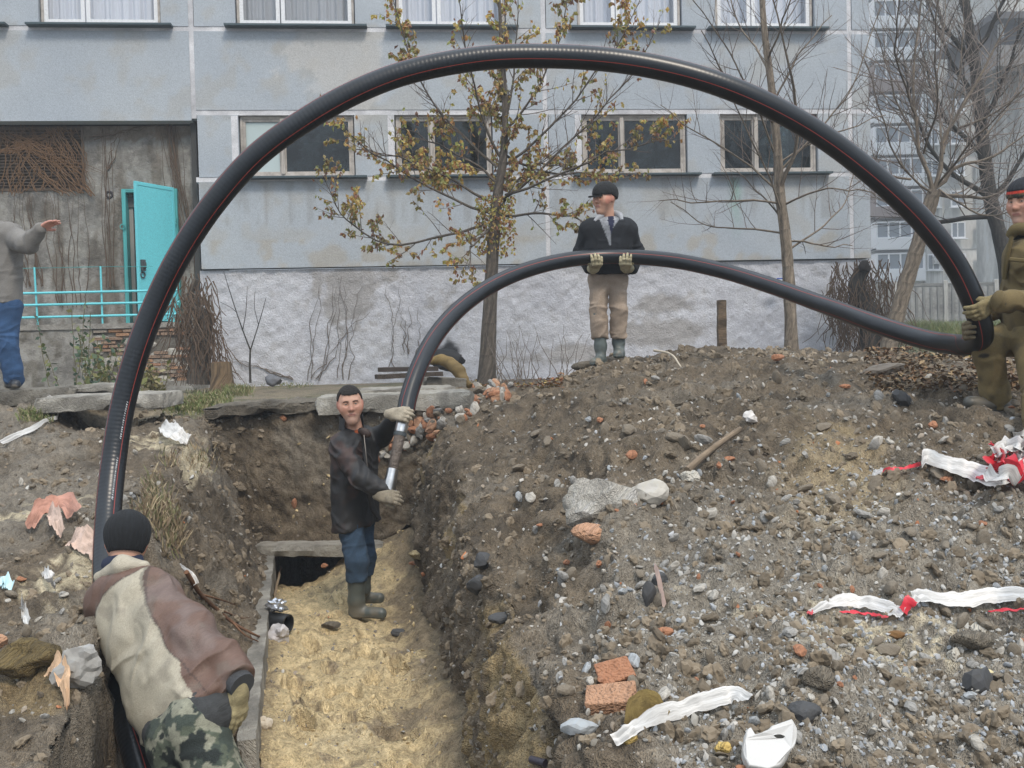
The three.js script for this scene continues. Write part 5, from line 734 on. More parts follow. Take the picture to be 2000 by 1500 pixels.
// --- the man in front, seen from behind, leaning over the pipe
{
  const J = at, P = thing('person', 'man in beige and brown jacket and black knitted cap, seen from behind', 'person', V(0, 0, 0), 'pipe laying crew');
  const M = headFrame(J(247, 1062, 4.88), V(-.35, -.38, -1), V(-.02, 1, -.42), 1.12), nk = J(238, 1122, 4.8);
  const sR = J(312, 1170, 4.66), eR = J(386, 1252, 4.38), wR = J(464, 1330, 4.18), sL = J(222, 1178, 4.86), eL = J(212, 1270, 4.98), wL = J(240, 1300, 5.06), hR_ = J(384, 1416, 4.16), hL_ = J(352, 1440, 4.22), kR = J(452, 1580, 4.0), kL = J(350, 1610, 4.12), aR = kR.clone().add(V(-.03, -.42, -.12)), aL = kL.clone().add(V(0, -.4, -.12));
  const skin = [...torso(sL, sR, hL_, hR_, nk, [.08, .06, .05, .05]), ...limb(sR, eR, wR, [.05, .042, .032]), ...limb(sL, eL, wL, [.05, .042, .032]), ...limb(hR_, kR, aR, [.06, .05, .042]), ...limb(hL_, kL, aL, [.06, .05, .042])];
  const [lo, hi] = boxOf(skin, .03); mesh('body', merge([nets(fieldOf(skin, .04), lo, hi, .016, (x, y, z, c) => c.copy(SKIN)), headGeo(M, { neck: V(0, -.16, -.05) })]), mSkin, P); eyes(P, M);
  mesh('knitted_cap', capShell(M, .013, (x, y, z) => -.042 - y + (z > 0 ? .75 * z : 0), { puff: 1.09, rib: .0011, col: noiseCol(lin(.0085, .010, .012), .4, 70, 4) }), mCloth, P);
  const mH = hL_.clone().lerp(hR_, .5), mS = sL.clone().lerp(sR, .5), sp = nk.clone().sub(mH), sl = sp.length(); sp.normalize(); const lat = hR_.clone().sub(hL_).addScaledVector(sp, -hR_.clone().sub(hL_).dot(sp)).normalize(), out = V(0, 0, 0).crossVectors(lat, sp);
  if (out.z < 0) out.negate();
  const hemR = J(440, 1352, 4.2), hemL = J(312, 1408, 4.36), hC = hemL.clone().lerp(hemR, .5).addScaledVector(sp, -.045);
  const arm = fieldOf(limb(sR, eR, wR, [.105, .098, .07]), .04), armL = fieldOf(limb(sL, eL, wL, [.1, .09, .07]), .04);
  const body = fieldOf([bone(nk, mH, .12, .14), bone(sL, hL_, .12, .13), bone(sR, hR_, .1, .12)], .06);
  const hemN = sp.clone().addScaledVector(lat, .12).normalize();
  const beige = lin(.40, .36, .275), brown = lin(.135, .078, .056);
  mesh('jacket', cloth([...torso(sL, sR, hemL.clone().lerp(hL_, .25), hemR.clone().lerp(hR_, .2), nk.clone().addScaledVector(sp, -.06), [.125, .118, .1, .08]), ...limb(sR, eR, wR, [.108, .096, .066]), ...limb(sL, eL, wL, [.105, .09, .06])],
    { amp: .027, freq: 5.5, seed: 41, sh: -.6, k: .03, h: .008, joints: [eR, sR, mS, eR.clone().lerp(sR, .5), eR.clone().lerp(wR, .5)], cut: (d, x, y, z) => { const q = (x - hC.x) * hemN.x + (y - hC.y) * hemN.y + (z - hC.z) * hemN.z; const wr = V(x, y, z).sub(wR), aw = wR.clone().sub(eR).normalize(); if (wr.dot(aw) > -.12 && wr.length() < .2) return smax(d, wr.dot(aw), .012); return smax(d, -q, .014); },
      col: (x, y, z, c) => { const n = fbm(x * 6, y * 6, z * 6, 3), n2 = fbm(x * 25, y * 25, z * 25, 2), r = V(x, y, z).sub(mH), s = r.dot(sp) / sl, l = r.dot(lat); const isArm = Math.min(arm(x, y, z), armL(x, y, z)) < body(x, y, z) + .006; const yoke = s + .10 * l > .865; const patch = s < .34 && l > .19 + .02 * n; c.copy(beige); if (isArm || yoke || patch) c.copy(brown).lerp(lin(.2, .17, .16), .35 * sstep(.1, .35, n)); else c.lerp(lin(.33, .29, .215), .5 * sstep(0, .3, n)); const seam = Math.abs(Math.min(arm(x, y, z), armL(x, y, z)) - body(x, y, z) - .006) < .005 || (!isArm && Math.abs(s + .10 * l - .865) < .006); if (seam) c.multiplyScalar(.55); const q = fbm(x * 13 + 5, y * 13, z * 13, 3); c.multiplyScalar(1 + .12 * n2).lerp(lin(.16, .14, .11), .35 * sstep(.2, .42, q)); } }), mLeather, P);
  mesh('collar', (() => { const B = [bone(J(196, 1128, 4.8), J(240, 1106, 4.72), .03, .042), bone(J(240, 1106, 4.72), J(282, 1106, 4.74), .042, .026)]; const f0 = fieldOf(B, .05), a = (x, y, z) => { let d = f0(x, y, z); return Math.abs(d) < .03 ? d - .006 * fbm(x * 18, y * 30, z * 18, 2) : d; }; const [l, h] = boxOf(B, .03); return nets(a, l, h, .006, noiseCol(lin(.42, .38, .30), .15, 20, 1)); })(), mCloth, P);
  mesh('scarf', tube([J(212, 1104, 4.86), J(240, 1098, 4.8), J(272, 1098, 4.86)], [.04, .05, .04], 9, 12), mat(lin(.015, .022, .05), { map: fineRep }), P);
  mesh('sweater_hem', cloth([bone(hL_.clone().lerp(hemL, .55), hR_.clone().lerp(hemR, .55), .108, .105), bone(hL_.clone().lerp(hemL, .22), hR_.clone().lerp(hemR, .22), .118, .118)], { amp: .004, freq: 22, seed: 2, col: noiseCol(lin(.045, .047, .048), .4, 50, 2) }), mCloth, P);
  const camo = (x, y, z, c) => { const a = fbm(x * 13, y * 13, z * 13, 3), b = fbm(x * 16 + 30, y * 16, z * 16, 3), e = fbm(x * 18 + 60, y * 18, z * 18, 3); c.setRGB(.048, .062, .05); if (a > .08) c.setRGB(.085, .10, .07); if (b > .11) c.setRGB(.24, .24, .18); if (e > .15) c.setRGB(.018, .024, .022); c.multiplyScalar(1 + .2 * noise3(x * 70, y * 70, z * 70)); };
  mesh('trousers', cloth([...limb(hR_, kR, aR, [.118, .1, .085]), ...limb(hL_, kL, aL, [.118, .1, .085]), bone(hR_, hL_, .115, .115, { k: .06 })], { amp: .013, freq: 8, seed: 43, k: .03, h: .009, joints: [kR, kL, hR_], col: camo }), mCloth, P);
  mesh('cuff', tube([wR.clone().lerp(eR, .12), wR.clone().lerp(eR, -.12)], [.064, .056], 14), mat(lin(.06, .062, .066), { map: fineRep, bumpMap: fineBRep, bumpScale: .004 }), P);
  const fd = V(.06, -1, .12); glove(P, [...hand(wR.clone().addScaledVector(fd, .035), fd, V(-.85, 0, -.5), -1, [.25, .2, .22, .26, .3], 1.12, .98), bone(wR, wR.clone().addScaledVector(fd, .05), .04, .036, { k: .03 })], lin(.31, .26, .14), 7); { const q = pipeNear(wL); const gl = gripHand(q.p, q.t, V(.5, 0, .8), V(-.7, .3, 0), 1, [.4, .5, .5, .5, .5], .09, 1.15); glove(P, [...gl.B, bone(gl.w, wL, .034, .042, { k: .03 })], lin(.36, .29, .13), 8); }
  for (const [k, a, i] of [[kR, aR, 0], [kL, aL, 1]]) { const h = V(a.x, a.y - .085, a.z + .05); boot(P, k, a, h, V(h.x - .02, h.y, h.z - .27), .4, .07, lin(.05, .055, .05), 15 + i); }
}
// ---------------------------------------------------------------- concrete of the old duct
const mConc = new THREE.MeshStandardMaterial({ color: lin(.42, .40, .36), roughness: 1, map: T.blot, bumpMap: soilBRep, bumpScale: .02 });
const mConcPale = new THREE.MeshStandardMaterial({ color: lin(.52, .50, .455), roughness: 1, map: T.blot, bumpMap: soilBRep, bumpScale: .025 });
const mConcRough = new THREE.MeshStandardMaterial({ color: lin(.36, .34, .30), roughness: 1, map: T.blot, bumpMap: soilBRep, bumpScale: .04 });
// block through eight corners (four along each long end), broken edges
function hexBlock(A, B, up, side, h, w, seed, cell = .05, rough = .02, chip = .03) {
  const L = A.distanceTo(B), g = new THREE.BoxGeometry(L, h, w, Math.max(2, Math.round(L / cell)), Math.max(2, Math.round(h / cell)), Math.max(2, Math.round(w / cell))), p = g.attributes.position, X = B.clone().sub(A).normalize(), Z = side.clone().addScaledVector(X, -side.dot(X)).normalize(), Y = V(0, 0, 0).crossVectors(Z, X); if (Y.dot(up) < 0) Y.negate();
  const mid = A.clone().lerp(B, .5);
  const m = mergeVertices((g.deleteAttribute('normal'), g.deleteAttribute('uv'), g)), q = m.attributes.position, uv = new Float32Array(q.count * 2);
  for (let i = 0; i < q.count; i++) { let x = q.getX(i), y = q.getY(i), z = q.getZ(i); uv[i * 2] = x + z * .3; uv[i * 2 + 1] = z + y; const ex = L / 2 - Math.abs(x), ey = h / 2 - Math.abs(y), ez = w / 2 - Math.abs(z), near = [ex, ey, ez].sort((a, b) => a - b)[1]; const n = fbm(x * 4 + seed, y * 4, z * 4, 3), n2 = fbm(x * 14 + seed, y * 14, z * 14, 3); const c = chip * sstep(.05, .0, near) * (.12 + 2.2 * Math.max(0, n + .5 * n2)) ; const s = 1; x -= Math.sign(x) * c * sstep(.08, 0, ex); y -= Math.sign(y) * c * .6 * sstep(.06, 0, ey); z -= Math.sign(z) * c * sstep(.08, 0, ez); const k = rough * (n + .6 * n2); const P = mid.clone().addScaledVector(X, x + (ex < .01 ? k * 2.5 : 0)).addScaledVector(Y, y + k * .8).addScaledVector(Z, z + (ez < .01 ? k * 2 : 0)); q.setXYZ(i, P.x, P.y, P.z); }
  m.setAttribute('uv', new THREE.BufferAttribute(uv, 2)); return toCreasedNormals(m, .7);
}
{ // channel side wall, buried but for its top and inner face
  const a = V(xLc(9.45) - .05, CH_TOP - .36, -9.42), b = V(xLc(4.75) - .05, CH_TOP - .36, -4.75);
  const w = thing('duct_wall', 'old concrete duct wall along the left foot of the trench', 'wall'); mesh('concrete_wall', hexBlock(a, b, V(0, 1, 0), V(1, 0, .2), .76, .10, 3, .05, .012, .012), mConc, w);
  const l0 = V(xLc(9.4) - .3, CH_TOP + .06, -9.42), l1 = V(-1.2, CH_TOP + .05, -9.38);
  const lt = thing('duct_lintel', 'concrete slab end over the dark duct opening behind the man in the trench', 'slab'); mesh('slab_end', hexBlock(l0, l1, V(0, 1, 0), V(0, 0, 1), .115, .34, 8, .05, .016, .03), mConc, lt);
}
function slab(label, A, B, h, w, seed, m, group, rough = .03, chip = .06) { const s = thing('concrete_slab', label, 'slab', V(0, 0, 0), group || undefined); mesh('slab_body', hexBlock(A, B, V(0, 1, 0), V(0, 0, 1), h, w, seed, .04, rough, chip), m, s); return s; }
slab('tilted weathered concrete slab under the feet of the man pointing', at(-70, 781, 9.5), at(152, 768, 9.75), .14, .9, 21, mConcRough);
slab('pale concrete slab bridging the dark hollow behind the pipe', at(98, 788, 9.2), at(342, 778, 9.3), .13, .75, 22, mConcPale);
slab('flat concrete fragment lying over the left slab', at(150, 762, 9.9), at(245, 758, 10), .1, .6, 23, mConcPale);
slab('long thick concrete slab at the head of the trench, right of the man', at(625, 790, 9.75), at(918, 778, 9.95), .17, .8, 24, mConcPale);
slab('thin broken concrete layer lying on the long slab behind the pipe end', at(700, 768, 10.3), at(888, 762, 10.4), .09, .8, 25, mConc);
slab('rough concrete slab edge left of the man in the trench, flush with the yard', at(420, 800, 9.72), at(640, 788, 9.78), .10, .6, 26, mat(lin(.27, .24, .195), { map: T.blot, bumpMap: soilBRep, bumpScale: .04 }), 0, .06, .1);
{ const t = thing('dark_board', 'weathered dark board lying on the concrete slabs', 'board'); mesh('board', hexBlock(at(735, 736, 11), at(862, 730, 11.2), V(0, 1, 0), V(0, 0, 1), .05, .22, 31, .06, .006, .01), mat(lin(.07, .055, .045), { map: T.blot, bumpMap: T.soilB, bumpScale: .02 }), t); mesh('board', hexBlock(at(738, 722, 11.5), at(855, 720, 11.6), V(0, 1, 0), V(0, 0, 1), .05, .25, 32, .06, .006, .01), mat(lin(.05, .04, .035), { map: T.blot }), t); }
one('plank_stack', 'grey boards lying behind the pipe end near the young tree', 'boards', hexBlock(at(830, 745, 11.3), at(905, 747, 11.4), V(0, 1, 0), V(0, 0, 1), .1, .4, 33, .05, .01, .02), mConcRough);
{ const P = [[838, 707], [858, 703], [880, 712], [897, 727], [908, 745], [918, 755]].map(([x, y], i) => at(x, y, 11.6 - i * .05)); const t = thing('yellow_tarpaulin', 'crumpled ochre tarpaulin hanging over the slab end by the young tree', 'tarpaulin'); const g = tube(P, [.03, .06, .07, .075, .06, .03], 14, 40); const p = g.attributes.position; for (let i = 0; i < p.count; i++) { const x = p.getX(i), y = p.getY(i), z = p.getZ(i), n = .03 * fbm(x * 9, y * 9, z * 9, 3); p.setXYZ(i, x + n, y + n * .8, z + n); } g.computeVertexNormals(); mesh('tarpaulin', g, mat(lin(.21, .145, .05), { roughness: .8, map: T.blot }), t); }
one('dark_bundle', 'black bundle lying against the plinth behind the pipe', 'bundle', lump(71, .3, .17, .16, 3, .5, false).translate(...at(872, 705, 16.6).toArray()), mat(lin(.015, .016, .018), { roughness: .8 }));
one('grey_sack', 'grey-blue sack lying at the foot of the plinth', 'sack', lump(72, .13, .1, .11, 3, .4, false).translate(...at(535, 744, 15.5).toArray()), mat(lin(.12, .125, .14), { roughness: .7, map: T.blot }));
one('wooden_post', 'short weathered wooden post behind the spoil heap', 'post', hexBlock(at(1411, 700, 12), at(1409, 586, 12), V(1, 0, 0), V(0, 0, 1), .1, .1, 41, .04, .008, .012), mat(lin(.17, .125, .085), { map: rep(tBark, 2, 2), bumpMap: tBark, bumpScale: .01 }));
{ const t = thing('sign_plate', 'small white sign plate with blue edge on the plinth behind the bare tree', 'sign', at(1527, 549, 19.8)); mesh('plate', boxG(.2, .12, .012, 0, 0, 0, .003), mat(lin(.7, .72, .76)), t); mesh('plate_edge', merge([boxG(.2, .02, .006, 0, .05, .008), boxG(.02, .1, .006, -.09, -.01, .008)]), mat(lin(.03, .08, .4)), t); t.rotation.y = FA; }
// stumps and the dead vine trunk at the porch corner
{ const d = 15.5, b = at(434, 757, d), t = thing('tree_stump', 'cut tree stump with pale bark at the porch corner', 'stump', b); const g = tube([V(0, -.1, 0), V(0, .02, 0), V(.0, .2, 0), V(-.01, .375, 0), V(-.01, .38, 0)], [.2, .18, .155, .15, .14], 18); const p = g.attributes.position; for (let i = 0; i < p.count; i++) { const x = p.getX(i), y = p.getY(i), z = p.getZ(i), a = Math.atan2(z, x), k = 1 + .1 * fbm(Math.cos(a) * 2.5, y * 1.2, Math.sin(a) * 2.5, 3); p.setX(i, x * k); p.setZ(i, z * k); } g.computeVertexNormals(); mesh('stump_bark', g, mat(lin(.24, .17, .10), { map: rep(tBark, 3, 1), bumpMap: rep(tBark, 3, 1), bumpScale: .015 }), t); mesh('cut_face', new THREE.CylinderGeometry(.13, .13, .015, 18).translate(-.01, .385, 0), mat(lin(.22, .14, .085), { map: T.blot }), t); }
function vineMass(name, label, d, core, n, seed, spreadPx, m, mc) { // knotted dead trunk wrapped in hanging vine strands
  const r = rngOf(seed), t = thing(name, label, 'dead vine'); mesh('vine_trunk', tube(core.map(([x, y]) => at(x, y, d)), core.map(c => c[2]), 10, 24), mc, t); const S = [];
  for (let i = 0; i < n; i++) { const k = core[Math.floor(r() * core.length)]; let x = k[0] + (r() - .5) * spreadPx * 1.5, y = k[1] + (r() - .25) * 60; const q = []; let dx = (r() - .5) * 6, dd = d + (r() - .6) * .5; const L = 5 + Math.floor(r() * 6); for (let j = 0; j < L; j++) { q.push(at(x, y, dd)); dx = dx * .7 + (r() - .5) * 16; x += dx; y += 6 + r() * 16; dd += (r() - .5) * .06; if (y > core[core.length - 1][1] + 6) break; } if (q.length > 2) S.push(tube(q, q.map((_, j) => lerp(.009, .003, j / q.length) * (.6 + r())), 4, 0, false)); }
  mesh('vine_strands', merge(S), m, t); return t;
}
const mVine = mat(lin(.115, .078, .052)), mVineGrey = mat(lin(.16, .135, .115));
vineMass('dead_vine', 'shaggy dead vine trunk at the porch corner beside the plinth', 16, [[382, 545, .05], [372, 590, .05], [398, 620, .12], [392, 680, .15], [388, 750, .2]], 260, 3, 50, mVine, mBarkGrey);
vineMass('dead_vine', 'dark tangle of dead vine on the right corner of the plinth', 19.4, [[1690, 520, .12], [1672, 560, .16], [1700, 620, .2], [1690, 710, .22]], 420, 9, 90, mVine, mBarkDark);
{ const b = at(1688, 521, 19.2); one('vine_knob', 'black knotted vine stub above the corner tangle', 'vine stub', lump(8, .11, .14, .1, 2, .4, false).translate(b.x, b.y, b.z), mat(lin(.02, .017, .015))); }
function wallVines(name, label, list, z, n, seed, m, wob = 1) { const r = rngOf(seed), t = thing(name, label, 'dead vine'), S = []; for (let i = 0; i < n; i++) { const [x0, y0, x1, y1, w] = list[Math.floor(r() * list.length)]; const k = 12, q = []; let ox = (r() - .5) * w; for (let j = 0; j <= k; j++) { const s = j / k; ox += (r() - .5) * w * .22 * wob; const p = fw(lerp(x0, x1, s) + ox, lerp(y0, y1, s) + (r() - .5) * 8, z); q.push(fworld(p.u, p.v, z + .012 + .02 * r())); } S.push(tube(q, q.map((_, j) => lerp(.010, .003, j / k) * (.5 + .8 * r())), 4, 0, false)); } mesh('vine_stems', merge(S), m, t); }
wallVines('wall_vine', 'dead brown vine hanging over the vent grille', [[20, 380, 30, 240, 60], [150, 380, 40, 250, 80], [120, 250, 165, 370, 60], [0, 260, 170, 340, 50], [60, 372, 90, 245, 90], [10, 300, 120, 250, 60]], GZ + .05, 90, 5, mat(lin(.15, .085, .042)));
wallVines('wall_vine', 'dry vine stems clinging to the grey wall around the turquoise door', [[110, 600, 90, 375, 40], [160, 600, 150, 380, 30], [70, 560, 60, 380, 40], [215, 560, 200, 250, 20], [370, 480, 320, 235, 20], [360, 520, 340, 250, 30], [385, 560, 385, 240, 10], [180, 270, 330, 240, 20], [330, 245, 352, 400, 12], [210, 330, 230, 250, 30]], GZ + .02, 60, 6, mVine, 1.3);
wallVines('wall_vine', 'thin bare creeper stems on the whitewashed plinth', [[620, 740, 640, 560, 40], [655, 740, 650, 540, 30], [690, 740, 700, 560, 60], [760, 720, 740, 560, 50], [800, 690, 790, 600, 40], [440, 700, 460, 540, 60], [540, 610, 640, 700, 30], [600, 740, 700, 610, 50], [560, 740, 430, 700, 30], [420, 640, 410, 545, 20]], -.06, 22, 7, mVineGrey, 1.4);
{ // bare brushwood at the wall foot, right of the young tree
  const t = thing('brushwood', 'thin bare brushwood at the wall foot right of the young tree', 'shrub'), r = rngOf(12), S = []; for (let i = 0; i < 30; i++) { let x = 965 + r() * 150, y = 755 - (x - 965) * .1, d = 15 + r() * 2; const q = [at(x, y, d)], a = (r() - .5) * 26; for (let j = 0; j < 6; j++) { x += a * .5 + (r() - .5) * 14; y -= 10 + r() * 12; q.push(at(x, y, d)); } S.push(tube(q, q.map((_, j) => lerp(.007, .002, j / 6)), 4, 0, false)); } mesh('brush_stems', merge(S), mVineGrey, t); }
// weeds in front of the porch
function weed(label, px, py, d, h, w, n, seed, cols, name = 'weed') { const r = rngOf(seed), b = at(px, py, d), t = thing(name, label, 'weed', b), S = [], P = [], C = []; for (let i = 0; i < n; i++) { let x = (r() - .5) * w * .5, z = (r() - .5) * .4, y = -.02; const q = [V(x, y, z)], a = x * .9 + (r() - .5) * .1, H = h * (.5 + .6 * r()); for (let j = 1; j <= 6; j++) { x += a / 5 + (r() - .5) * .05; y += H / 6; z += (r() - .5) * .05; q.push(V(x, y, z)); for (let l = 0; l < 3; l++) { const c = cols[Math.floor(r() * cols.length)], p = along(q, (j - r() * .8) / (j + .01) * 1), dir = V(r() - .5, r() - .4, r() - .5).normalize(), L = .05 + .05 * r(), sd = V(r() - .5, r() - .5, r() - .5).cross(dir).normalize().multiplyScalar(L * .3), e = p.clone().addScaledVector(dir, L), m = p.clone().addScaledVector(dir, L * .5); const A = m.clone().add(sd), B = m.clone().sub(sd); for (const v of [p, A, e, p, e, B]) { P.push(v.x, v.y, v.z); C.push(c.r, c.g, c.b); } } } S.push(tube(q, .004, 4, 0, false)); }
  mesh('stems', merge(S), mat(lin(.12, .11, .06)), t); const g = new THREE.BufferGeometry(); g.setAttribute('position', new THREE.Float32BufferAttribute(P, 3)); g.setAttribute('color', new THREE.Float32BufferAttribute(C, 3)); g.setAttribute('uv', new THREE.Float32BufferAttribute(new Float32Array(P.length / 3 * 2), 2)); g.computeVertexNormals(); mesh('leaves', g, new THREE.MeshPhysicalMaterial({ vertexColors: true, roughness: .8, side: THREE.DoubleSide, transmission: .25, thickness: 0 }), t); }
const gW = [lin(.10, .15, .08), lin(.14, .17, .06), lin(.20, .19, .07), lin(.07, .12, .08)], gY = [lin(.16, .17, .05), lin(.24, .21, .08), lin(.30, .26, .13), lin(.12, .10, .05)];
weed('tall straggly green weed in front of the porch wall', 140, 772, 11.5, 1.0, .7, 9, 1, gW); weed('loose green weeds between slab and porch bricks', 185, 775, 12, .75, .6, 9, 2, gW); weed('yellowing weed low against the porch wall', 225, 765, 13, .5, .7, 10, 3, gY); weed('dry yellow-green weed growing behind the pale slab', 300, 775, 10.2, .36, .25, 10, 4, gY);
// dry grass: tufts at yard edge, tufts on the bank (blades nobody could count)
function grass(label, spots, seed, cols, hgt) { const r = rngOf(seed), P = [], C = []; for (const [px, py, n, sx, sy, h] of spots) for (let i = 0; i < n; i++) { const b = onGround(px + (r() + r() - 1) * sx, py + (r() + r() - 1) * sy), c = cols[Math.floor(r() * cols.length)]; let dir = V((r() - .5) * 1.3, 1, (r() - .5) * 1.1).normalize(); const L = (h || hgt) * (.4 + .9 * r()), w = V(.0028 + .002 * r(), 0, (r() - .5) * .004), m = b.clone().addScaledVector(dir, L * .55); const e = m.clone().addScaledVector(dir, L * .4).add(V((r() - .5) * L * .5, -L * .15 * r(), (r() - .5) * L * .4)); for (const v of [b.clone().sub(w), b.clone().add(w), m.clone().add(w), b.clone().sub(w), m.clone().add(w), m.clone().sub(w), m.clone().sub(w), m.clone().add(w), e]) { P.push(v.x, v.y, v.z); C.push(c.r, c.g, c.b); } }
  const g = new THREE.BufferGeometry(); g.setAttribute('position', new THREE.Float32BufferAttribute(P, 3)); g.setAttribute('color', new THREE.Float32BufferAttribute(C, 3)); g.computeVertexNormals(); g.setAttribute('uv', new THREE.Float32BufferAttribute(new Float32Array(P.length / 3 * 2), 2)); const m = one('dry_grass', label, 'grass', g, new THREE.MeshStandardMaterial({ vertexColors: true, roughness: .9, side: THREE.DoubleSide })); m.userData.kind = 'stuff'; }
const gG = [lin(.16, .19, .07), lin(.22, .21, .10), lin(.30, .26, .15), lin(.11, .15, .05)], gD = [lin(.26, .20, .12), lin(.33, .27, .17), lin(.19, .14, .09), lin(.15, .15, .07)];
grass('short mixed grass along the yard edge above the trench', [[370, 795, 900, 60, 18, .07], [465, 766, 700, 34, 10, .11], [410, 780, 700, 55, 18, .08], [330, 790, 300, 40, 16, .08], [310, 745, 200, 30, 10, .1], [70, 815, 400, 40, 14, .08], [250, 760, 300, 60, 10, .09], [560, 752, 200, 60, 8, .05]], 2, gG, .08);
grass('dry brown grass and roots hanging on the left trench bank', [[300, 960, 160, 28, 40, .10], [320, 1010, 200, 36, 50, .12], [340, 1060, 140, 26, 40, .12], [280, 1000, 80, 30, 20, .1], [395, 900, 90, 40, 40, .07], [330, 900, 60, 30, 20, .07]], 6, gD, .1);
grass('green grass strip in front of the concrete fence', [[1830, 655, 2600, 110, 24, .3], [1790, 640, 900, 60, 10, .3], [1960, 650, 900, 60, 20, .3]], 9, [lin(.10, .14, .045), lin(.14, .17, .06), lin(.19, .19, .09)], .3);
// ---------------------------------------------------------------- loose things on the spoil
const rockMats = { pale: mat(lin(.47, .45, .405), { map: T.blot, bumpMap: T.soilB, bumpScale: .02 }), grey: mat(lin(.28, .28, .275), { map: T.blot, bumpMap: T.soilB, bumpScale: .015 }), dark: mat(lin(.05, .051, .054), { map: T.blot, roughness: .75 }), clod: mat(lin(.17, .148, .115), { map: soilRep, bumpMap: soilBRep, bumpScale: .02 }), brick: mat(lin(.34, .16, .09), { map: T.blot, bumpMap: T.soilB, bumpScale: .015 }), brickPale: mat(lin(.42, .24, .15), { map: T.blot, bumpMap: T.soilB, bumpScale: .02 }), sand: mat(lin(.48, .40, .24), { map: soilRep, bumpMap: soilBRep, bumpScale: .02 }), blue: mat(lin(.33, .355, .38), { map: T.blot }) };
const chipMats = {}; for (const k in rockMats) { chipMats[k] = rockMats[k].clone(); chipMats[k].bumpMap = null; }
chipMats.clod.color = lin(.2, .172, .134); chipMats.grey.color = lin(.3, .295, .285); chipMats.pale.color = lin(.42, .40, .365);
function rock(name, label, cat, px, py, wpx, hpx, m, seed, o = {}) { const b = onGround(px, py), d = -b.z, k = d / F, w = wpx * k / 2, h = hpx * k / 2; const g = lump(seed, w * 1.12, h * 1.1, o.dz ? o.dz * k / 2 : (w + h) * .5, o.det ?? 2, o.rough ?? .3, o.crease ?? true); const r = one(name, label, cat, g, m, o.group); r.position.copy(b).add(V(0, h * (o.up ?? .25), 0)); r.rotation.set(o.rx || 0, o.ry || 0, o.rz || 0); return r; }
rock('stone', 'large pale rubble stone on the slope, biggest of the heap', 'stone', 1166, 995, 128, 96, mat(lin(.43, .41, .375), { map: T.blot, bumpMap: soilBRep, bumpScale: .025 }), 11, { det: 4, rough: .42, up: .3 });
rock('stone', 'smaller two-tone stone just right of the large pale stone', 'stone', 1268, 968, 68, 48, chipMats.pale, 12, { det: 3 });
rock('brick_fragment', 'broken orange brick below the large pale stone', 'brick fragment', 1151, 1047, 64, 40, rockMats.brickPale, 13, { det: 2, rough: .15, rz: -.12 });
function brickBit(label, px, py, wpx, hpx, dpx, m, seed, rx, ry, rz, up = 0) { const b = onGround(px, py), k = -b.z / F, g = new RoundedBoxGeometry(wpx * k, hpx * k, dpx * k, 5, 4 * k), p = g.attributes.position; for (let i = 0; i < p.count; i++) { const x = p.getX(i), y = p.getY(i), z = p.getZ(i), n = fbm(x * 22 + seed, y * 22, z * 22, 3) * .16; p.setXYZ(i, x * (1 + n) + (y > 0 ? -.12 * y : .1 * y), y * (1 + n), z * (1 + n)); } g.computeVertexNormals(); planarUV(g); const o = one('brick_fragment', label, 'brick fragment', g, m); o.position.copy(b).add(V(0, up * k, 0)); o.rotation.set(rx, ry, rz); return o; }
brickBit('upper half of the broken orange brick pair at the trench edge', 1205, 1325, 70, 42, 50, rockMats.brick, 3, .7, .25, .16, 8);
brickBit('lower mortar-crusted brick half under the orange brick', 1197, 1372, 96, 46, 55, rockMats.brickPale, 4, .45, -.2, .26, 2);
rock('stone', 'grey stone touching the left side of the brick pair', 'stone', 1163, 1370, 26, 36, rockMats.pale, 14);
rock('black_lump', 'black lump topmost at the trench edge below the heap', 'lump', 942, 1103, 40, 36, rockMats.dark, 15); rock('black_lump', 'larger black lump hanging over the right trench wall', 'lump', 932, 1146, 44, 40, rockMats.dark, 16); rock('black_lump', 'flat black lump under the two others in the trench edge', 'lump', 975, 1210, 44, 22, rockMats.dark, 17);
rock('black_lump', 'black lump beside the upright pinkish strip', 'lump', 1287, 1136, 34, 28, rockMats.dark, 18); rock('slate_shard', 'dark slate shard left of the pinkish strip', 'shard', 1268, 1170, 26, 52, rockMats.dark, 19, { dz: 16 });
rock('black_lump', 'large black stone at lower right of the heap', 'stone', 1910, 1348, 58, 74, rockMats.dark, 20, { det: 2 }); rock('stone', 'rounded brown-grey clod left of the pale sand patch', 'clod', 1598, 1332, 56, 46, rockMats.clod, 21, { det: 3, crease: false });
rock('clod', 'dark earth clod half hiding a pale stone near the tape', 'clod', 1900, 1255, 76, 34, rockMats.clod, 22, { det: 3, crease: false }); rock('stone', 'pale round stone behind the clod near the tape', 'stone', 1915, 1232, 36, 28, rockMats.pale, 23);
rock('stone', 'upright grey oblong stone near the pale sand patch', 'stone', 1864, 1287, 26, 42, rockMats.pale, 24); rock('rusty_scrap', 'brown rusty scrap under the red and white tape', 'scrap', 1750, 1243, 36, 18, mat(lin(.16, .085, .03), { map: T.blot }), 25);
rock('tyre_scrap', 'black rubber scrap near the foot of the man in khaki', 'scrap', 1763, 782, 42, 32, rockMats.dark, 26, { rz: -.4 }); rock('clod', 'muddy clod under the boots of the man in the peaked cap', 'clod', 1146, 719, 50, 22, rockMats.clod, 27, { det: 3, crease: false });
rock('log_piece', 'grey broken log with dark end on the heap below the leaning tree', 'log', 1728, 724, 74, 22, mat(lin(.15, .135, .12), { map: T.blot }), 28, { rz: .12, dz: 24 });
rock('asphalt_chunk', 'black asphalt chunk behind the white plastic strip', 'asphalt', 1262, 1396, 88, 40, rockMats.dark, 29, { det: 3 }); rock('stone', 'flat bluish stone at the foot of the heap below the bricks', 'stone', 1132, 1425, 70, 34, rockMats.blue, 30);
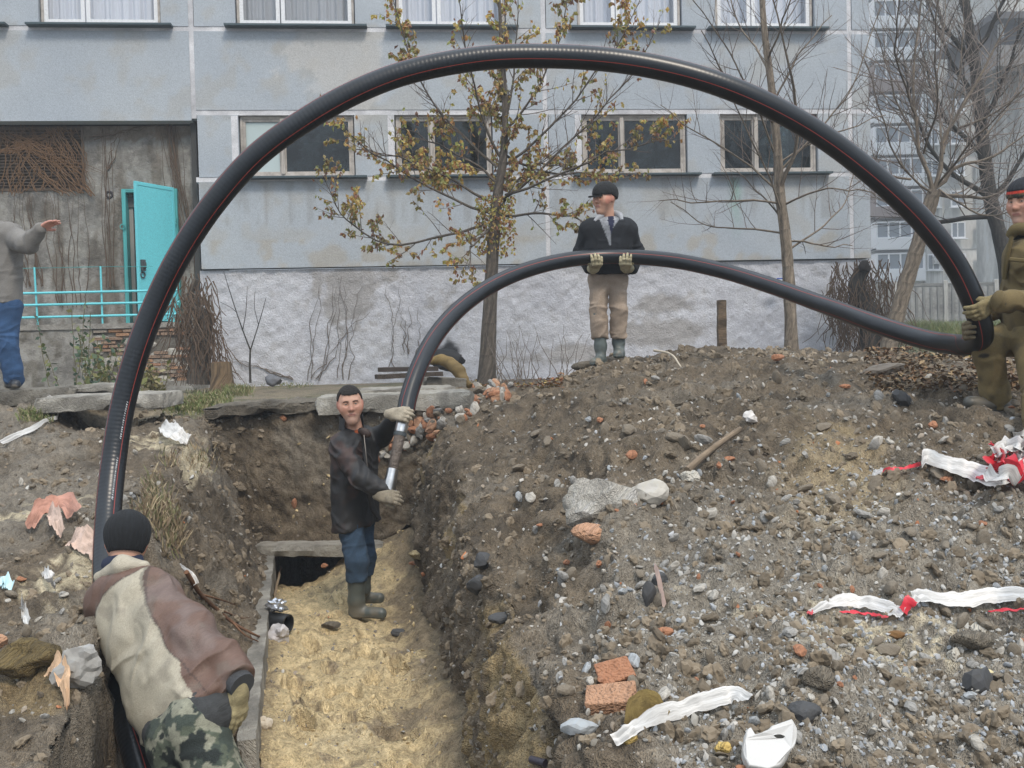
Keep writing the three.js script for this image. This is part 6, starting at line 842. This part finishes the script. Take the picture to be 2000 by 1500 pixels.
rock('asphalt_chunk', 'black crumbly asphalt patch between white strip and plastic bag', 'asphalt', 1570, 1400, 60, 44, rockMats.dark, 35, { det: 3 });
rock('clay_lump', 'yellow clay lump in the sand at the end of the trench', 'lump', 819, 1086, 38, 18, rockMats.sand, 31); rock('brick_fragment', 'orange brick bit next to the yellow clay lump', 'brick fragment', 806, 1101, 16, 8, rockMats.brick, 32); rock('stone', 'dark stone with white scrap on the trench sand', 'stone', 778, 1237, 26, 16, rockMats.dark, 33); rock('clod', 'earth clod on the trench sand before the boots', 'clod', 648, 1222, 36, 14, rockMats.clod, 34);
rock('brick_fragment', 'orange brick bit lying in the dark duct opening', 'brick fragment', 634, 1106, 14, 10, rockMats.brick, 36); rock('paper_scrap', 'crumpled whitish scrap on the sand at the left duct wall', 'scrap', 514, 1416, 32, 24, mat(lin(.5, .44, .36), { map: T.blot }), 37, { det: 3, rough: .8 });
[[1822, 832, 18, 16, 'on the bare heap right of middle'], [1850, 938, 26, 12, 'just under the white ribbon of tape'], [1425, 898, 24, 12, 'at the right of the wooden stake'], [1404, 910, 10, 14, 'below the middle of the wooden stake'], [1520, 700, 26, 14, 'on the crest beside the bare tree trunk'], [1650, 756, 22, 9, 'on the upper heap near the log'], [1300, 1236, 34, 18, 'below the pinkish strip'], [1107, 1100, 14, 12, 'left of the broken brick'], [1054, 1026, 14, 6, 'left below the large pale stone'], [1292, 982, 12, 10, 'in front of the two-tone stone'], [1170, 1104, 12, 14, 'under the broken brick'], [1372, 834, 12, 8, 'above the wooden stake'], [1172, 822, 14, 12, 'on the middle of the slope'], [1446, 1500, 20, 10, 'by the plastic bag']].forEach(([x, y, w, h, s], i) => rock('brick_fragment', `small orange brick bit ${s}`, 'brick fragment', x, y, w, h, rockMats.brick, 60 + i, { det: 1, rough: .2 }));
// each loose piece is told apart by the landmark it lies nearest to
const MARKS = [[1170, 995, 'the large pale stone'], [1268, 968, 'the two-tone stone'], [1151, 1047, 'the broken brick'], [1200, 1350, 'the orange brick pair'], [1390, 895, 'the wooden stake'], [1290, 1172, 'the pinkish strip'], [940, 1125, 'the black lumps'], [1330, 1424, 'the white plastic strip'], [1505, 1480, 'the plastic bag'], [1680, 1200, 'the left white tape'], [1880, 1192, 'the right white tape'], [1760, 926, 'the red tail of tape'], [1960, 940, 'the tape tangle'], [1910, 1348, 'the large black stone'], [1598, 1332, 'the round brown clod'], [1822, 832, 'the lone orange chip'], [1308, 710, 'the bleached stick'], [1763, 782, 'the black rubber scrap'], [1728, 724, 'the grey log piece'], [1466, 824, 'the white scrap on the slope'], [1186, 712, 'the boots on the crest'], [1930, 795, 'the boot of the man in khaki'], [1545, 700, 'the slender bare tree'], [1050, 850, 'the brick rubble'], [790, 850, 'the pulling head'], [900, 800, 'the end of the long slab'], [965, 750, 'the young tree'], [100, 1030, 'the pinkish rag'], [112, 1360, 'the tan scrap'], [150, 1310, 'the rounded grey rubble'], [50, 850, 'the white tape on the left bank'], [165, 1080, 'the rag beside the pipe'], [46, 1210, 'the white shred'], [55, 1290, 'the ochre clay lump'], [225, 930, 'the left leg of the pipe'], [345, 860, 'the white rag on the sand'], [1500, 1100, 'the open gravel'], [1700, 1050, 'the gravel between both tapes']];
const taken = new Set();
function whereLabel(head, px, py) { const l = MARKS.map(m => [Math.hypot(px - m[0], (py - m[1]) * 1.3), m]).sort((a, b) => a[0] - b[0]); for (const [q, m] of l.slice(0, 2)) { const dx = px - m[0], dy = py - m[1], h = Math.abs(dx) > Math.abs(dy) * .45 ? (dx < 0 ? 'left' : 'right') : '', v = Math.abs(dy) > Math.abs(dx) * .45 ? (dy < 0 ? 'above' : 'below') : ''; const dir = v && h ? `${v} and ${h} of` : v ? v : `${h} of`; const t = `${head} ${dir} ${m[2]}`; if (!taken.has(t)) { taken.add(t); return t; } } return null; }
{ const r = rngOf(33), proto = []; for (let i = 0; i < 6; i++) proto.push(lump(90 + i, 1, .75, .85, 1, .25));
  const put = (kind, px, py, b, w, i, group) => { const nm = kind === 'clod' ? 'earth_clod' : kind.startsWith('brick') ? 'brick_chip' : 'loose_stone', head = { clod: 'dark earth clod', grey: 'grey stone', pale: 'pale stone', blue: 'bluish stone', brick: 'orange brick bit', brickPale: 'pale orange brick bit' }[kind], size = w * F / -b.z > 11 ? 'bigger ' : 'small '; const label = whereLabel(size + head, px, py); if (!label) return; const o = one(nm, label, kind === 'clod' ? 'clod' : kind.startsWith('brick') ? 'brick fragment' : 'stone', proto[i % 6], chipMats[kind], group); o.scale.set(w * (1 + .45 * r()), w * .75, w); o.position.copy(b).add(V(0, w * .2, 0)); o.rotation.set(r() * 6, r() * 6, r() * 6); };
  const mm = ['brick', 'brickPale', 'pale', 'pale', 'grey', 'clod'];
  // rubble of bricks and stones tumbling into the trench head
  for (let i = 0; i < 200; i++) { const s = r(), px = lerp(985, 745, s) + (r() - .5) * 40, py = lerp(752, 880, Math.pow(s, 1.1)) + (r() - .5) * 52, b = onGround(px, py), k = -b.z / F, w = (6 + 9 * r()) * k; put(mm[Math.floor(r() * 6)], px, py, b, w, i, 'rubble at the trench head'); }
  // single stones and clods that stand out on the slope and on the left bank
  for (let i = 0; i < 330; i++) { const px = 1000 + r() * 1000, py = 735 + Math.pow(r(), .9) * 760, b = onGround(px, py), k = -b.z / F; if (b.x < xRt(Math.min(9.4, -b.z)) + .03) continue; const t = r(), kind = t < .38 ? 'clod' : t < .68 ? 'grey' : t < .86 ? 'pale' : t < .96 ? 'blue' : 'brick', w = (5 + 10 * Math.pow(r(), 2) + (kind === 'clod' ? 5 : 0)) * k * (py > 1100 ? 1.1 : .95); put(kind, px, py, b, w, i, 'loose pieces on the spoil slope'); }
  for (let i = 0; i < 90; i++) { const px = r() * 330, py = 860 + r() * 620, b = onGround(px, py), k = -b.z / F, kind = r() < .5 ? 'clod' : r() < .6 ? 'pale' : 'grey', w = (6 + 10 * r() * r()) * k; if (b.x > xB(Math.min(9, -b.z)) - .05) continue; put(kind, px, py, b, w, i, 'loose pieces on the left bank'); }
}
// ribbons laid over the ground: pixel path, width in metres, twist per point
function ribbon(pts, wid, o = {}) { const C = new THREE.CatmullRomCurve3(pts.map(([x, y, l, dd]) => dd ? at(x, y, dd) : onGround(x, y, l ?? .02))), n = o.n || 60, P = [], uv = [], idx = []; for (let i = 0; i <= n; i++) { const t = i / n, p = C.getPoint(t), T = C.getTangent(t), f = t * (pts.length - 1), k = Math.min(pts.length - 2, Math.floor(f)), tw = lerp(pts[k][4] ?? .9, pts[k + 1][4] ?? .9, f - k), w = lerp(pts[k][5] ?? 1, pts[k + 1][5] ?? 1, f - k) * wid; let S = V(0, 1, 0).cross(T).normalize(); const U = V(0, 0, 0).crossVectors(T, S); const D = S.multiplyScalar(Math.cos(tw)).addScaledVector(U, Math.sin(tw)); const m = 4; for (let j = 0; j <= m; j++) { const s = (j / m - .5) * w * (1 + (o.crumple || 0) * 5 * fbm(t * 7, 2, wid * 50, 2)), b = .014 * fbm(t * 16, j * .6, wid * 99, 3) + (o.crumple || 0) * fbm(t * 9, j * .9, wid * 77, 3) + (o.curl || 0) * (j / m - .5) ** 2 * 4; const q = p.clone().addScaledVector(D, s).add(V(0, b, 0)); P.push(q.x, q.y, q.z); uv.push(t * (o.len || 1), j / m); } } for (let i = 0; i < n; i++) for (let j = 0; j < 4; j++) { const a = i * 5 + j, b = a + 5; idx.push(a, b, a + 1, b, b + 1, a + 1); } const g = new THREE.BufferGeometry(); g.setAttribute('position', new THREE.Float32BufferAttribute(P, 3)); g.setAttribute('uv', new THREE.Float32BufferAttribute(uv, 2)); g.setIndex(idx); g.computeVertexNormals(); return g; }
const mFilm = new THREE.MeshPhysicalMaterial({ map: rep(T.blot, 1, 2), color: lin(.7, .7, .7), roughness: .45, side: THREE.DoubleSide, transmission: .12, thickness: 0 }), mFilmRed = new THREE.MeshPhysicalMaterial({ color: lin(.62, .03, .05), roughness: .4, side: THREE.DoubleSide, transmission: .1, thickness: 0 });
{ const t = thing('barrier_tape', 'length of white barrier tape with red parts lying across the gravel', 'tape'); mesh('white_strip', ribbon([[1580, 1212, .03, 0, 1.1, .3], [1620, 1196, .035, 0, 1.1, .8], [1660, 1192, .04], [1700, 1197, .04], [1740, 1206, .035], [1764, 1213, .03]], .05, { n: 50 }), mFilm, t); mesh('red_part', ribbon([[1764, 1214, .035, 0, 1.2], [1772, 1204, .045, 0, 1.5], [1784, 1192, .045, 0, 1.1]], .045, { n: 14 }), mFilmRed, t); mesh('red_tip', ribbon([[1576, 1214, .03, 0, 1.1, .3], [1592, 1211, .03, 0, 1, .4]], .03, { n: 8 }), mFilmRed, t); mesh('white_strip', ribbon([[1783, 1192, .045, 0, 1.1, .7], [1800, 1189, .05], [1850, 1194, .045], [1900, 1193, .05], [1950, 1186, .05], [2010, 1186, .05], [2070, 1180, .05]], .06, { n: 60 }), mFilm, t);
  mesh('red_edge', ribbon([[1640, 1204, .02, 0, .6], [1700, 1209, .02, 0, .6], [1735, 1216, .02, 0, .6]], .012, { n: 20 }), mFilmRed, t); mesh('red_edge', ribbon([[1930, 1203, .02, 0, .6], [2000, 1200, .02, 0, .6], [2060, 1196, .02, 0, .6]], .012, { n: 20 }), mFilmRed, t); }
{ const t = thing('barrier_tape', 'tangled red and white barrier tape heaped at the right edge', 'tape'), r = rngOf(6); mesh('twisted_tail', ribbon([[1710, 930, .02, 0, .8, .7], [1740, 928, .03, 0, 1.2, .6], [1770, 925, .03, 0, .7, .5], [1800, 919, .04, 0, 1.2, .6]], .035, { n: 30 }), mFilmRed, t); mesh('tail_end', ribbon([[1704, 932, .02, 0, 1], [1724, 930, .03, 0, 1]], .034, { n: 8 }), mFilm, t); mesh('white_band', ribbon([[1800, 920, .03, 0, 1.5, .4], [1812, 910, .05, 0, 1.2, 1.2], [1840, 920, .05, 0, 1, 1], [1880, 932, .05, 0, .9, 1.3], [1920, 945, .05, 0, .8, 1.5], [1965, 958, .04, 0, .8, 1.1]], .075, { n: 60 }), mFilm, t); mesh('red_edge', ribbon([[1905, 950, .05, 0, .8], [1940, 958, .06, 0, .7], [1975, 966, .06, 0, .7]], .03, { n: 20 }), mFilmRed, t);
  for (let i = 0; i < 20; i++) { const x = 1928 + r() * 110, y = 908 + r() * 62, a = r() * 6.3, R = 12 + r() * 16, q = []; for (let j = 0; j < 6; j++) q.push([x + Math.cos(a + j * .7) * R * 1.3, y + Math.sin(a + j * .7) * R * .55, .05 + .10 * r(), 0, r() * 3, .8 + .6 * r()]); mesh('tape_loop', ribbon(q, .055, { n: 26, curl: .01 }), i % 5 < 3 ? mFilm : mFilmRed, t); } }
one('plastic_strip', 'long white plastic strip lying on gravel above the bag', 'plastic strip', ribbon([[1198, 1468, .03, 0, 1, .7], [1240, 1448, .04, 0, 1.1, .8], [1300, 1424, .05, 0, 1.2, 1], [1370, 1404, .05, 0, 1.1, 1], [1430, 1388, .05, 0, .9, 1.1], [1462, 1390, .04, 0, .4, .9]], .05, { n: 60 }), mFilm);
{ const m = mat(lin(.50, .36, .12), { roughness: .9, map: T.blot, bumpMap: T.soilB, bumpScale: .02, side: THREE.DoubleSide }); one('foam_sheet', 'curved piece of yellow foam behind the white strip', 'foam', ribbon([[1228, 1436, .02, 0, 1.3, 1], [1240, 1420, .05, 0, 1.2, 1.3], [1270, 1414, .07, 0, 1.1, 1.2], [1304, 1424, .04, 0, .9, .5]], .055, { n: 30 }), m); rock('foam_bit', 'small yellow foam wedge under the white strip', 'foam', 1225, 1444, 38, 24, m, 51, { rough: .2 }); rock('foam_bit', 'yellow foam bit left of the plastic bag', 'foam', 1412, 1463, 32, 22, m, 52); rock('foam_bit', 'tiny yellow foam bit above the white strip', 'foam', 1320, 1398, 14, 16, m, 53); rock('foam_bit', 'cream-coloured foam block near the large black stone', 'foam', 1930, 1318, 34, 18, mat(lin(.55, .48, .28)), 54, { rough: .15, rz: -.6 }); rock('foam_bit', 'yellow chip on the bank at lower left', 'foam', 31, 1320, 20, 14, mat(lin(.5, .42, .12)), 55); }
{ // crumpled white carrier bag with its cut-out handle
  const b = onGround(1505, 1490), k = -b.z / F, s = new THREE.Shape(); s.moveTo(-52, -42); s.bezierCurveTo(-62, -10, -50, 22, -34, 30); s.lineTo(-30, 16); s.bezierCurveTo(-16, 14, -4, 18, 8, 30); s.lineTo(46, 40); s.bezierCurveTo(56, 20, 46, 2, 34, -14); s.bezierCurveTo(20, -40, 0, -50, -20, -52); s.closePath(); const h = new THREE.Path(); h.moveTo(4, 10); h.bezierCurveTo(14, 16, 24, 16, 28, 12); h.bezierCurveTo(20, 4, 10, 6, 4, 10); s.holes.push(h);
  const g = new THREE.ExtrudeGeometry(s, { depth: 16, bevelEnabled: true, bevelThickness: 8, bevelSize: 3, bevelSegments: 4, curveSegments: 18, steps: 3 }); g.scale(k, k, k); const p = g.attributes.position; for (let i = 0; i < p.count; i++) { const x = p.getX(i), y = p.getY(i), z = p.getZ(i); p.setXYZ(i, x + .01 * fbm(x * 20, y * 20, z * 20, 3), y + .012 * fbm(x * 20 + 5, y * 20, z * 20, 3), z + .03 * fbm(x * 14, y * 14, 3, 3)); } g.computeVertexNormals(); const o = one('plastic_bag', 'crumpled white plastic bag with cut-out handle on the gravel', 'bag', g, mFilm); o.position.copy(b).add(V(0, .045, 0)); o.rotation.set(-.75, 0, 0); }
{ const a = onGround(1342, 930, .03), b = onGround(1446, 862, .07); one('wooden_stake', 'round wooden stake lying on the slope', 'stake', tube([a, a.clone().lerp(b, .5).add(V(0, .01, 0)), b], [.021, .019, .017], 9, 10), mat(lin(.25, .195, .14), { map: rep(tBark, 3, 1) })); rock('stone', 'pale flat stone at the lower end of the wooden stake', 'stone', 1349, 934, 36, 24, rockMats.pale, 56); }
one('paper_strip', 'pinkish white strip standing out of the rubble', 'strip', ribbon([[1279, 1146, .09, 0, 1.4], [1286, 1160, .07, 0, 1.2], [1293, 1182, .05, 0, 1.3], [1298, 1198, .03, 0, 1.2]], .03, { n: 20 }), mat(lin(.6, .42, .34), { side: THREE.DoubleSide }));
one('bleached_stick', 'thin bleached stick lying on the crest', 'stick', tube([onGround(1278, 695, .05), onGround(1308, 708, .08), onGround(1330, 728, .05)], [.012, .01, .006], 6, 12), mat(lin(.5, .43, .33)));
one('paper_scrap', 'white crumpled scrap on the upper slope', 'scrap', lump(57, .05, .04, .04, 2, .7).translate(...onGround(1466, 824, .03).toArray()), mat(lin(.6, .57, .54)));
one('pipe_offcut', 'dark plastic pipe offcut at the bottom edge', 'offcut', tube([onGround(1038, 1492, .015), onGround(1066, 1500, .015)], .013, 12), mat(lin(.03, .025, .035), { roughness: .5 }));
// left bank litter
one('white_tape', 'white plastic tape lying on the left bank', 'tape', ribbon([[2, 870, .02, 0, .9], [30, 858, .03, 0, 1.2], [60, 846, .03, 0, .9], [94, 828, .04, 0, 1.2, .6], [112, 828, .06, 0, 1.6, .7], [110, 810, .1, 0, 1.3], [94, 800, .12, 0, 1.4]], .045, { n: 50 }), mFilm);
function rag(name, label, pts, wid, m) { one(name, label, 'rag', ribbon(pts, wid, { n: 60, curl: .015, crumple: .05 }), m); }
const mPink = mat(lin(.50, .27, .21), { side: THREE.DoubleSide, map: T.blot, roughness: .9 }), mPinkPale = mat(lin(.60, .45, .38), { side: THREE.DoubleSide, map: T.blot, roughness: .9 });
rag('pink_rag', 'pinkish rag of insulation arched over the left bank', [[58, 1040, .02, 0, .8, .6], [85, 1012, .06, 0, 1.1, 1.2], [118, 1008, .08, 0, .9, 1.3], [150, 1016, .04, 0, .8, .8]], .10, mPink); rag('pale_rag', 'pale crumpled insulation hanging under the pinkish rag', [[96, 1015, .05, 0, 1.2, 1], [108, 1035, .06, 0, 1, 1.2], [122, 1060, .04, 0, .9, .5]], .085, mPinkPale);
rag('pink_rag', 'pinkish rag lying beside the pipe near the bending man', [[138, 1066, .03, 0, .9, 1], [158, 1075, .06, 0, 1, 1.4], [188, 1085, .05, 0, .8, 1.2], [200, 1092, .03, 0, .8, .8]], .11, mPinkPale);
rag('white_rag', 'white crumpled plastic rag on the sandy top of the bank', [[316, 836, .02, 0, .9, .8], [326, 850, .05, 0, .7, 1.5], [345, 862, .05, 0, .8, 1.6], [368, 868, .02, 0, .9, 1]], .085, mFilm);
rag('tan_rag', 'tan torn scrap like a fish at lower left bank', [[92, 1330, .03, 0, .9, .9], [110, 1332, .06, 0, 1.1, 1.3], [124, 1352, .06, 0, 1, 1.2], [130, 1375, .05, 0, 1, .7], [133, 1398, .02, 0, .9, .3]], .065, mat(lin(.62, .42, .27), { side: THREE.DoubleSide, map: T.blot }));
rag('white_rag', 'small white rag on the bank left of the bending man', [[84, 1130, .03, 0, .9, .7], [98, 1146, .04, 0, .8, 1], [108, 1160, .02, 0, .9, .4]], .05, mFilm); rag('white_rag', 'thin white shred above the tan scrap', [[44, 1190, .05, 0, 1.2, .3], [46, 1208, .04, 0, 1, .8], [54, 1230, .02, 0, .8, .9]], .045, mFilm); rag('blue_scrap', 'pale blue plastic scrap at the left edge', [[-12, 1150, .02, 0, .8], [8, 1156, .05, 0, .8], [22, 1162, .02, 0, .8]], .05, mat(lin(.5, .68, .72), { side: THREE.DoubleSide }));
rock('clay_lump', 'mossy ochre clay lump at the left edge', 'lump', 55, 1290, 110, 60, mat(lin(.17, .125, .05), { map: soilRep, bumpMap: soilBRep, bumpScale: .03 }), 58, { det: 4, rough: .6, crease: false });
rock('stone', 'rounded grey rubble mass left of the bending man', 'stone', 150, 1310, 90, 80, chipMats.grey, 59, { det: 4, rough: .5 }); rock('brick_fragment', 'orange brick bit cut by the left edge', 'brick fragment', 4, 1255, 28, 26, rockMats.brickPale, 48); rock('brick_fragment', 'orange brick chip on the left bank above the white rag', 'brick fragment', 42, 1132, 18, 10, rockMats.brick, 47); rock('brick_fragment', 'small orange chip high on the dark end wall', 'brick fragment', 553, 818, 14, 14, rockMats.brick, 46); rock('brick_fragment', 'small orange chip in the dark end wall left of the man', 'brick fragment', 574, 985, 10, 24, rockMats.brick, 45);
{ const p = (x, y, l = .03) => onGround(x, y, l), t = thing('red_root', 'torn reddish root lying across the trench bank behind the bending man', 'root'), m = mat(lin(.17, .085, .045), { map: T.blot }); mesh('root', tube([p(365, 1150, .1), p(392, 1170), p(420, 1196), p(455, 1225), p(490, 1245), p(520, 1256)], [.015, .014, .012, .010, .008, .005], 7, 40), m, t); for (const l of [[[420, 1196], [450, 1208], [475, 1216], [490, 1214]], [[455, 1225], [480, 1250], [505, 1262]], [[392, 1170], [430, 1180], [460, 1190]]]) mesh('root_branch', tube(l.map(([x, y]) => p(x, y)), l.map((_, i) => .007 - i * .0015), 5, 16), m, t); mesh('torn_wrapping', ribbon([[355, 1146, .12, 0, 1], [372, 1152, .1, 0, 1.2], [384, 1162, .07, 0, .9]], .04, { n: 14 }), mFilm, t); }
{ // black pipe stub sticking out of the duct wall, foil on top
  const c = at(518, 1212, 7.3), x = V(1, -.05, .45).normalize(), t = thing('pipe_stub', 'short black pipe stub sticking out of the duct wall', 'pipe stub', c); const g = new THREE.LatheGeometry([[.056, 0], [.07, 0], [.07, .2], [.056, .2], [.056, .02]].map(([a, b]) => new THREE.Vector2(a, b)), 24); const q = new THREE.Quaternion().setFromUnitVectors(V(0, 1, 0), x); g.applyQuaternion(q); mesh('stub', g, new THREE.MeshStandardMaterial({ color: lin(.014, .015, .016), roughness: .45, side: THREE.DoubleSide }), t);
  const f = lump(61, .07, .05, .06, 3, .9).translate(c.x + .1, c.y + .115, c.z + .05); one('foil_ball', 'crumpled shiny foil on top of the black pipe stub', 'foil', f, new THREE.MeshStandardMaterial({ color: lin(.6, .62, .66), roughness: .3, metalness: .9 })); rock('clear_wrapper', 'crumpled clear wrapper below the black pipe stub', 'wrapper', 546, 1246, 40, 44, mat(lin(.48, .46, .46), { roughness: .4 }), 62, { det: 3, rough: .9 }); rock('paper_scrap', 'yellow paper bit beside the clear wrapper', 'scrap', 510, 1264, 12, 16, mat(lin(.5, .4, .06)), 63); }
one('thin_board', 'narrow board leaning in the dark duct opening', 'board', hexBlock(at(530, 1190, 8.3), at(548, 1110, 9.6), V(0, 1, 0), V(0, 0, 1), .05, .02, 71, .05, .003, .004), mat(lin(.22, .16, .10)));
weed('yellow flowering weed behind the pipe bend', 1890, 700, 12, .16, .3, 8, 15, [lin(.5, .4, .03), lin(.3, .3, .05), lin(.15, .2, .05)]); one('white_litter_bag', 'small white litter bag on the far grass under the pipe', 'bag', lump(64, .11, .09, .09, 3, .6, false).translate(...at(1848, 697, 13).toArray()), mFilm);
// ---------------------------------------------------------------- gravel, crumbs, leaf litter (nobody could count them)
{ const r = rngOf(99), protos = [0, 1, 2, 3].map(i => lump(200 + i, 1, .72, .85, 1, .3, true, .42)), lists = [[], [], [], [], [], []], { P, NR, NC, rows, cols, SEG, TR } = GROUND, M = new THREE.Matrix4(), Q = new THREE.Quaternion(), E = new THREE.Euler();
  const tones = [[.28, .265, .235], [.19, .17, .14], [.36, .35, .325], [.29, .305, .32], [.15, .13, .105], [.38, .36, .325], [.34, .345, .35], [.24, .20, .155]];
  for (let i = 0; i < 130000; i++) {
    const c = Math.floor(r() * NC), row = Math.floor(r() * NR), [d, k] = rows[row], o = row * NC + c, sg = SEG[o]; if (d < 2.3 || d > 12.5 || (k > 0 && k < 1 && r() < .8)) continue; const x = P[o * 3], y = P[o * 3 + 1], z = P[o * 3 + 2];
    const px = x / d * 2000 + 1000; if (px < -80 || px > 2080) continue; const right = sg === 0 && x > -.7; const n1 = fbm(x * 1.3 + 3, y * 1.3, d * 1.3, 4), patch = fbm(x * 2.2 + 20, 4, d * 2.2, 3);
    const gz = sstep(6.1, 4.6, d + 1.4 * n1) * sstep(1120, 1400, px + 320 * n1); let dens = right ? .36 + .4 * gz + .3 * sstep(.1, -.1, patch) : sg === 2 ? .34 : sg === 0 ? (d > 9.8 ? .2 : .4) : .35; if (right && px > 1350 && d < 6) dens += .25; if (sg === 3) dens = .3; if (r() > dens) continue;
    const gravel = right && r() < .08 + .92 * gz; const R = (gravel ? .0042 + .0135 * Math.pow(r(), 2.4) : .0035 + .016 * Math.pow(r(), 3.4)) * (.55 + d * .085) * (sg === 2 ? .8 : 1);
    E.set(r() * 6, r() * 6, r() * 6); Q.setFromEuler(E); M.compose(V(x + (r() - .5) * .02, y + R * .08, z + (r() - .5) * .02), Q, V(R * (1 + .6 * r()), R * .8, R));
    const q = r(); let t = gravel ? [0, 2, 3, 6, 2, 0, 3, 5][Math.floor(r() * 8)] : [4, 1, 7, 1, 7, 0, 1, 5][Math.floor(r() * 8)]; let cc = tones[t]; if (q < .006) cc = [.36, .15, .07]; else if (q < .02) cc = [.5, .49, .46]; if (sg === 2 && q > .45) cc = [.46, .36, .2]; const v = .75 + .5 * r(); lists[i & 3].push([M.clone(), lin(cc[0] * v, cc[1] * v, cc[2] * v)]);
  }
  for (let i = 0; i < 40000; i++) { const c = Math.floor(r() * NC), row = Math.floor(r() * NR), [d, k] = rows[row], o = row * NC + c, sg = SEG[o]; if (d < 2.3 || d > 11.5 || sg === 2) continue; const x = P[o * 3], y = P[o * 3 + 1], z = P[o * 3 + 2], px = x / d * 2000 + 1000; if (px < -60 || px > 2060) continue; const cl = fbm(x * 1.9 + 60, 9, d * 1.9, 3); if (r() > .2 + .6 * sstep(-.05, .3, cl)) continue; const R = (.008 + .026 * Math.pow(r(), 2.6)) * (.6 + d * .07); E.set(r() * 6, r() * 6, r() * 6); Q.setFromEuler(E); M.compose(V(x, y + R * .1, z), Q, V(R * 1.2, R * .9, R)); const v = .6 + .6 * r(); lists[4 + (i & 1)].push([M.clone(), lin(.19 * v, .152 * v, .106 * v)]); }
  const gm = new THREE.MeshStandardMaterial({ color: 0xffffff, roughness: .92 });
  protos.push(lump(301, 1, .8, .9, 2, .95, true, .7), lump(302, 1, .75, .95, 2, .95, true, .7)); lists.forEach((l, i) => { const im = sh(new THREE.InstancedMesh(protos[i], gm, l.length)); l.forEach(([m, c], j) => { im.setMatrixAt(j, m); im.setColorAt(j, c); }); im.name = numbered('gravel'); scene.add(im); tag(im, 'loose gravel and soil crumbs strewn over the dug ground', 'gravel', 'gravel over the ground'); im.userData.kind = 'stuff'; });
  // fallen leaves on the right
  const lg = new THREE.BufferGeometry(); lg.setAttribute('position', new THREE.Float32BufferAttribute([-1, 0, 0, 0, .25, .5, 1, 0, 0, -1, 0, 0, 1, 0, 0, 0, .2, -.5], 3)); lg.computeVertexNormals(); lg.setAttribute('uv', new THREE.Float32BufferAttribute(new Float32Array(12), 2)); const L = []; for (let i = 0; i < 1500; i++) { const px = 1690 + r() * 340, py = 682 + Math.pow(r(), 1.4) * 85, b = onGround(px, py, .012), s = .018 + .02 * r(); E.set((r() - .5) * 1.2, r() * 6, (r() - .5) * 1.2); Q.setFromEuler(E); M.compose(b, Q, V(s, s, s)); L.push([M.clone(), [lin(.20, .12, .06), lin(.14, .085, .05), lin(.28, .2, .11), lin(.11, .08, .055)][Math.floor(r() * 4)]]); }
  for (let i = 0; i < 500; i++) { const b = onGround(850 + r() * 250, 730 + r() * 30, .012), s = .02 + .02 * r(); E.set((r() - .5), r() * 6, (r() - .5)); Q.setFromEuler(E); M.compose(b, Q, V(s, s, s)); L.push([M.clone(), [lin(.28, .14, .05), lin(.22, .1, .05), lin(.3, .22, .08)][Math.floor(r() * 3)]]); }
  const im = sh(new THREE.InstancedMesh(lg, new THREE.MeshStandardMaterial({ roughness: .9, side: THREE.DoubleSide }), L.length)); L.forEach(([m, c], j) => { im.setMatrixAt(j, m); im.setColorAt(j, c); }); im.name = 'leaf_litter'; scene.add(im); tag(im, 'brown fallen leaves on the ground around the trees', 'leaves'); im.userData.kind = 'stuff'; }
renderer.render(scene, camera);
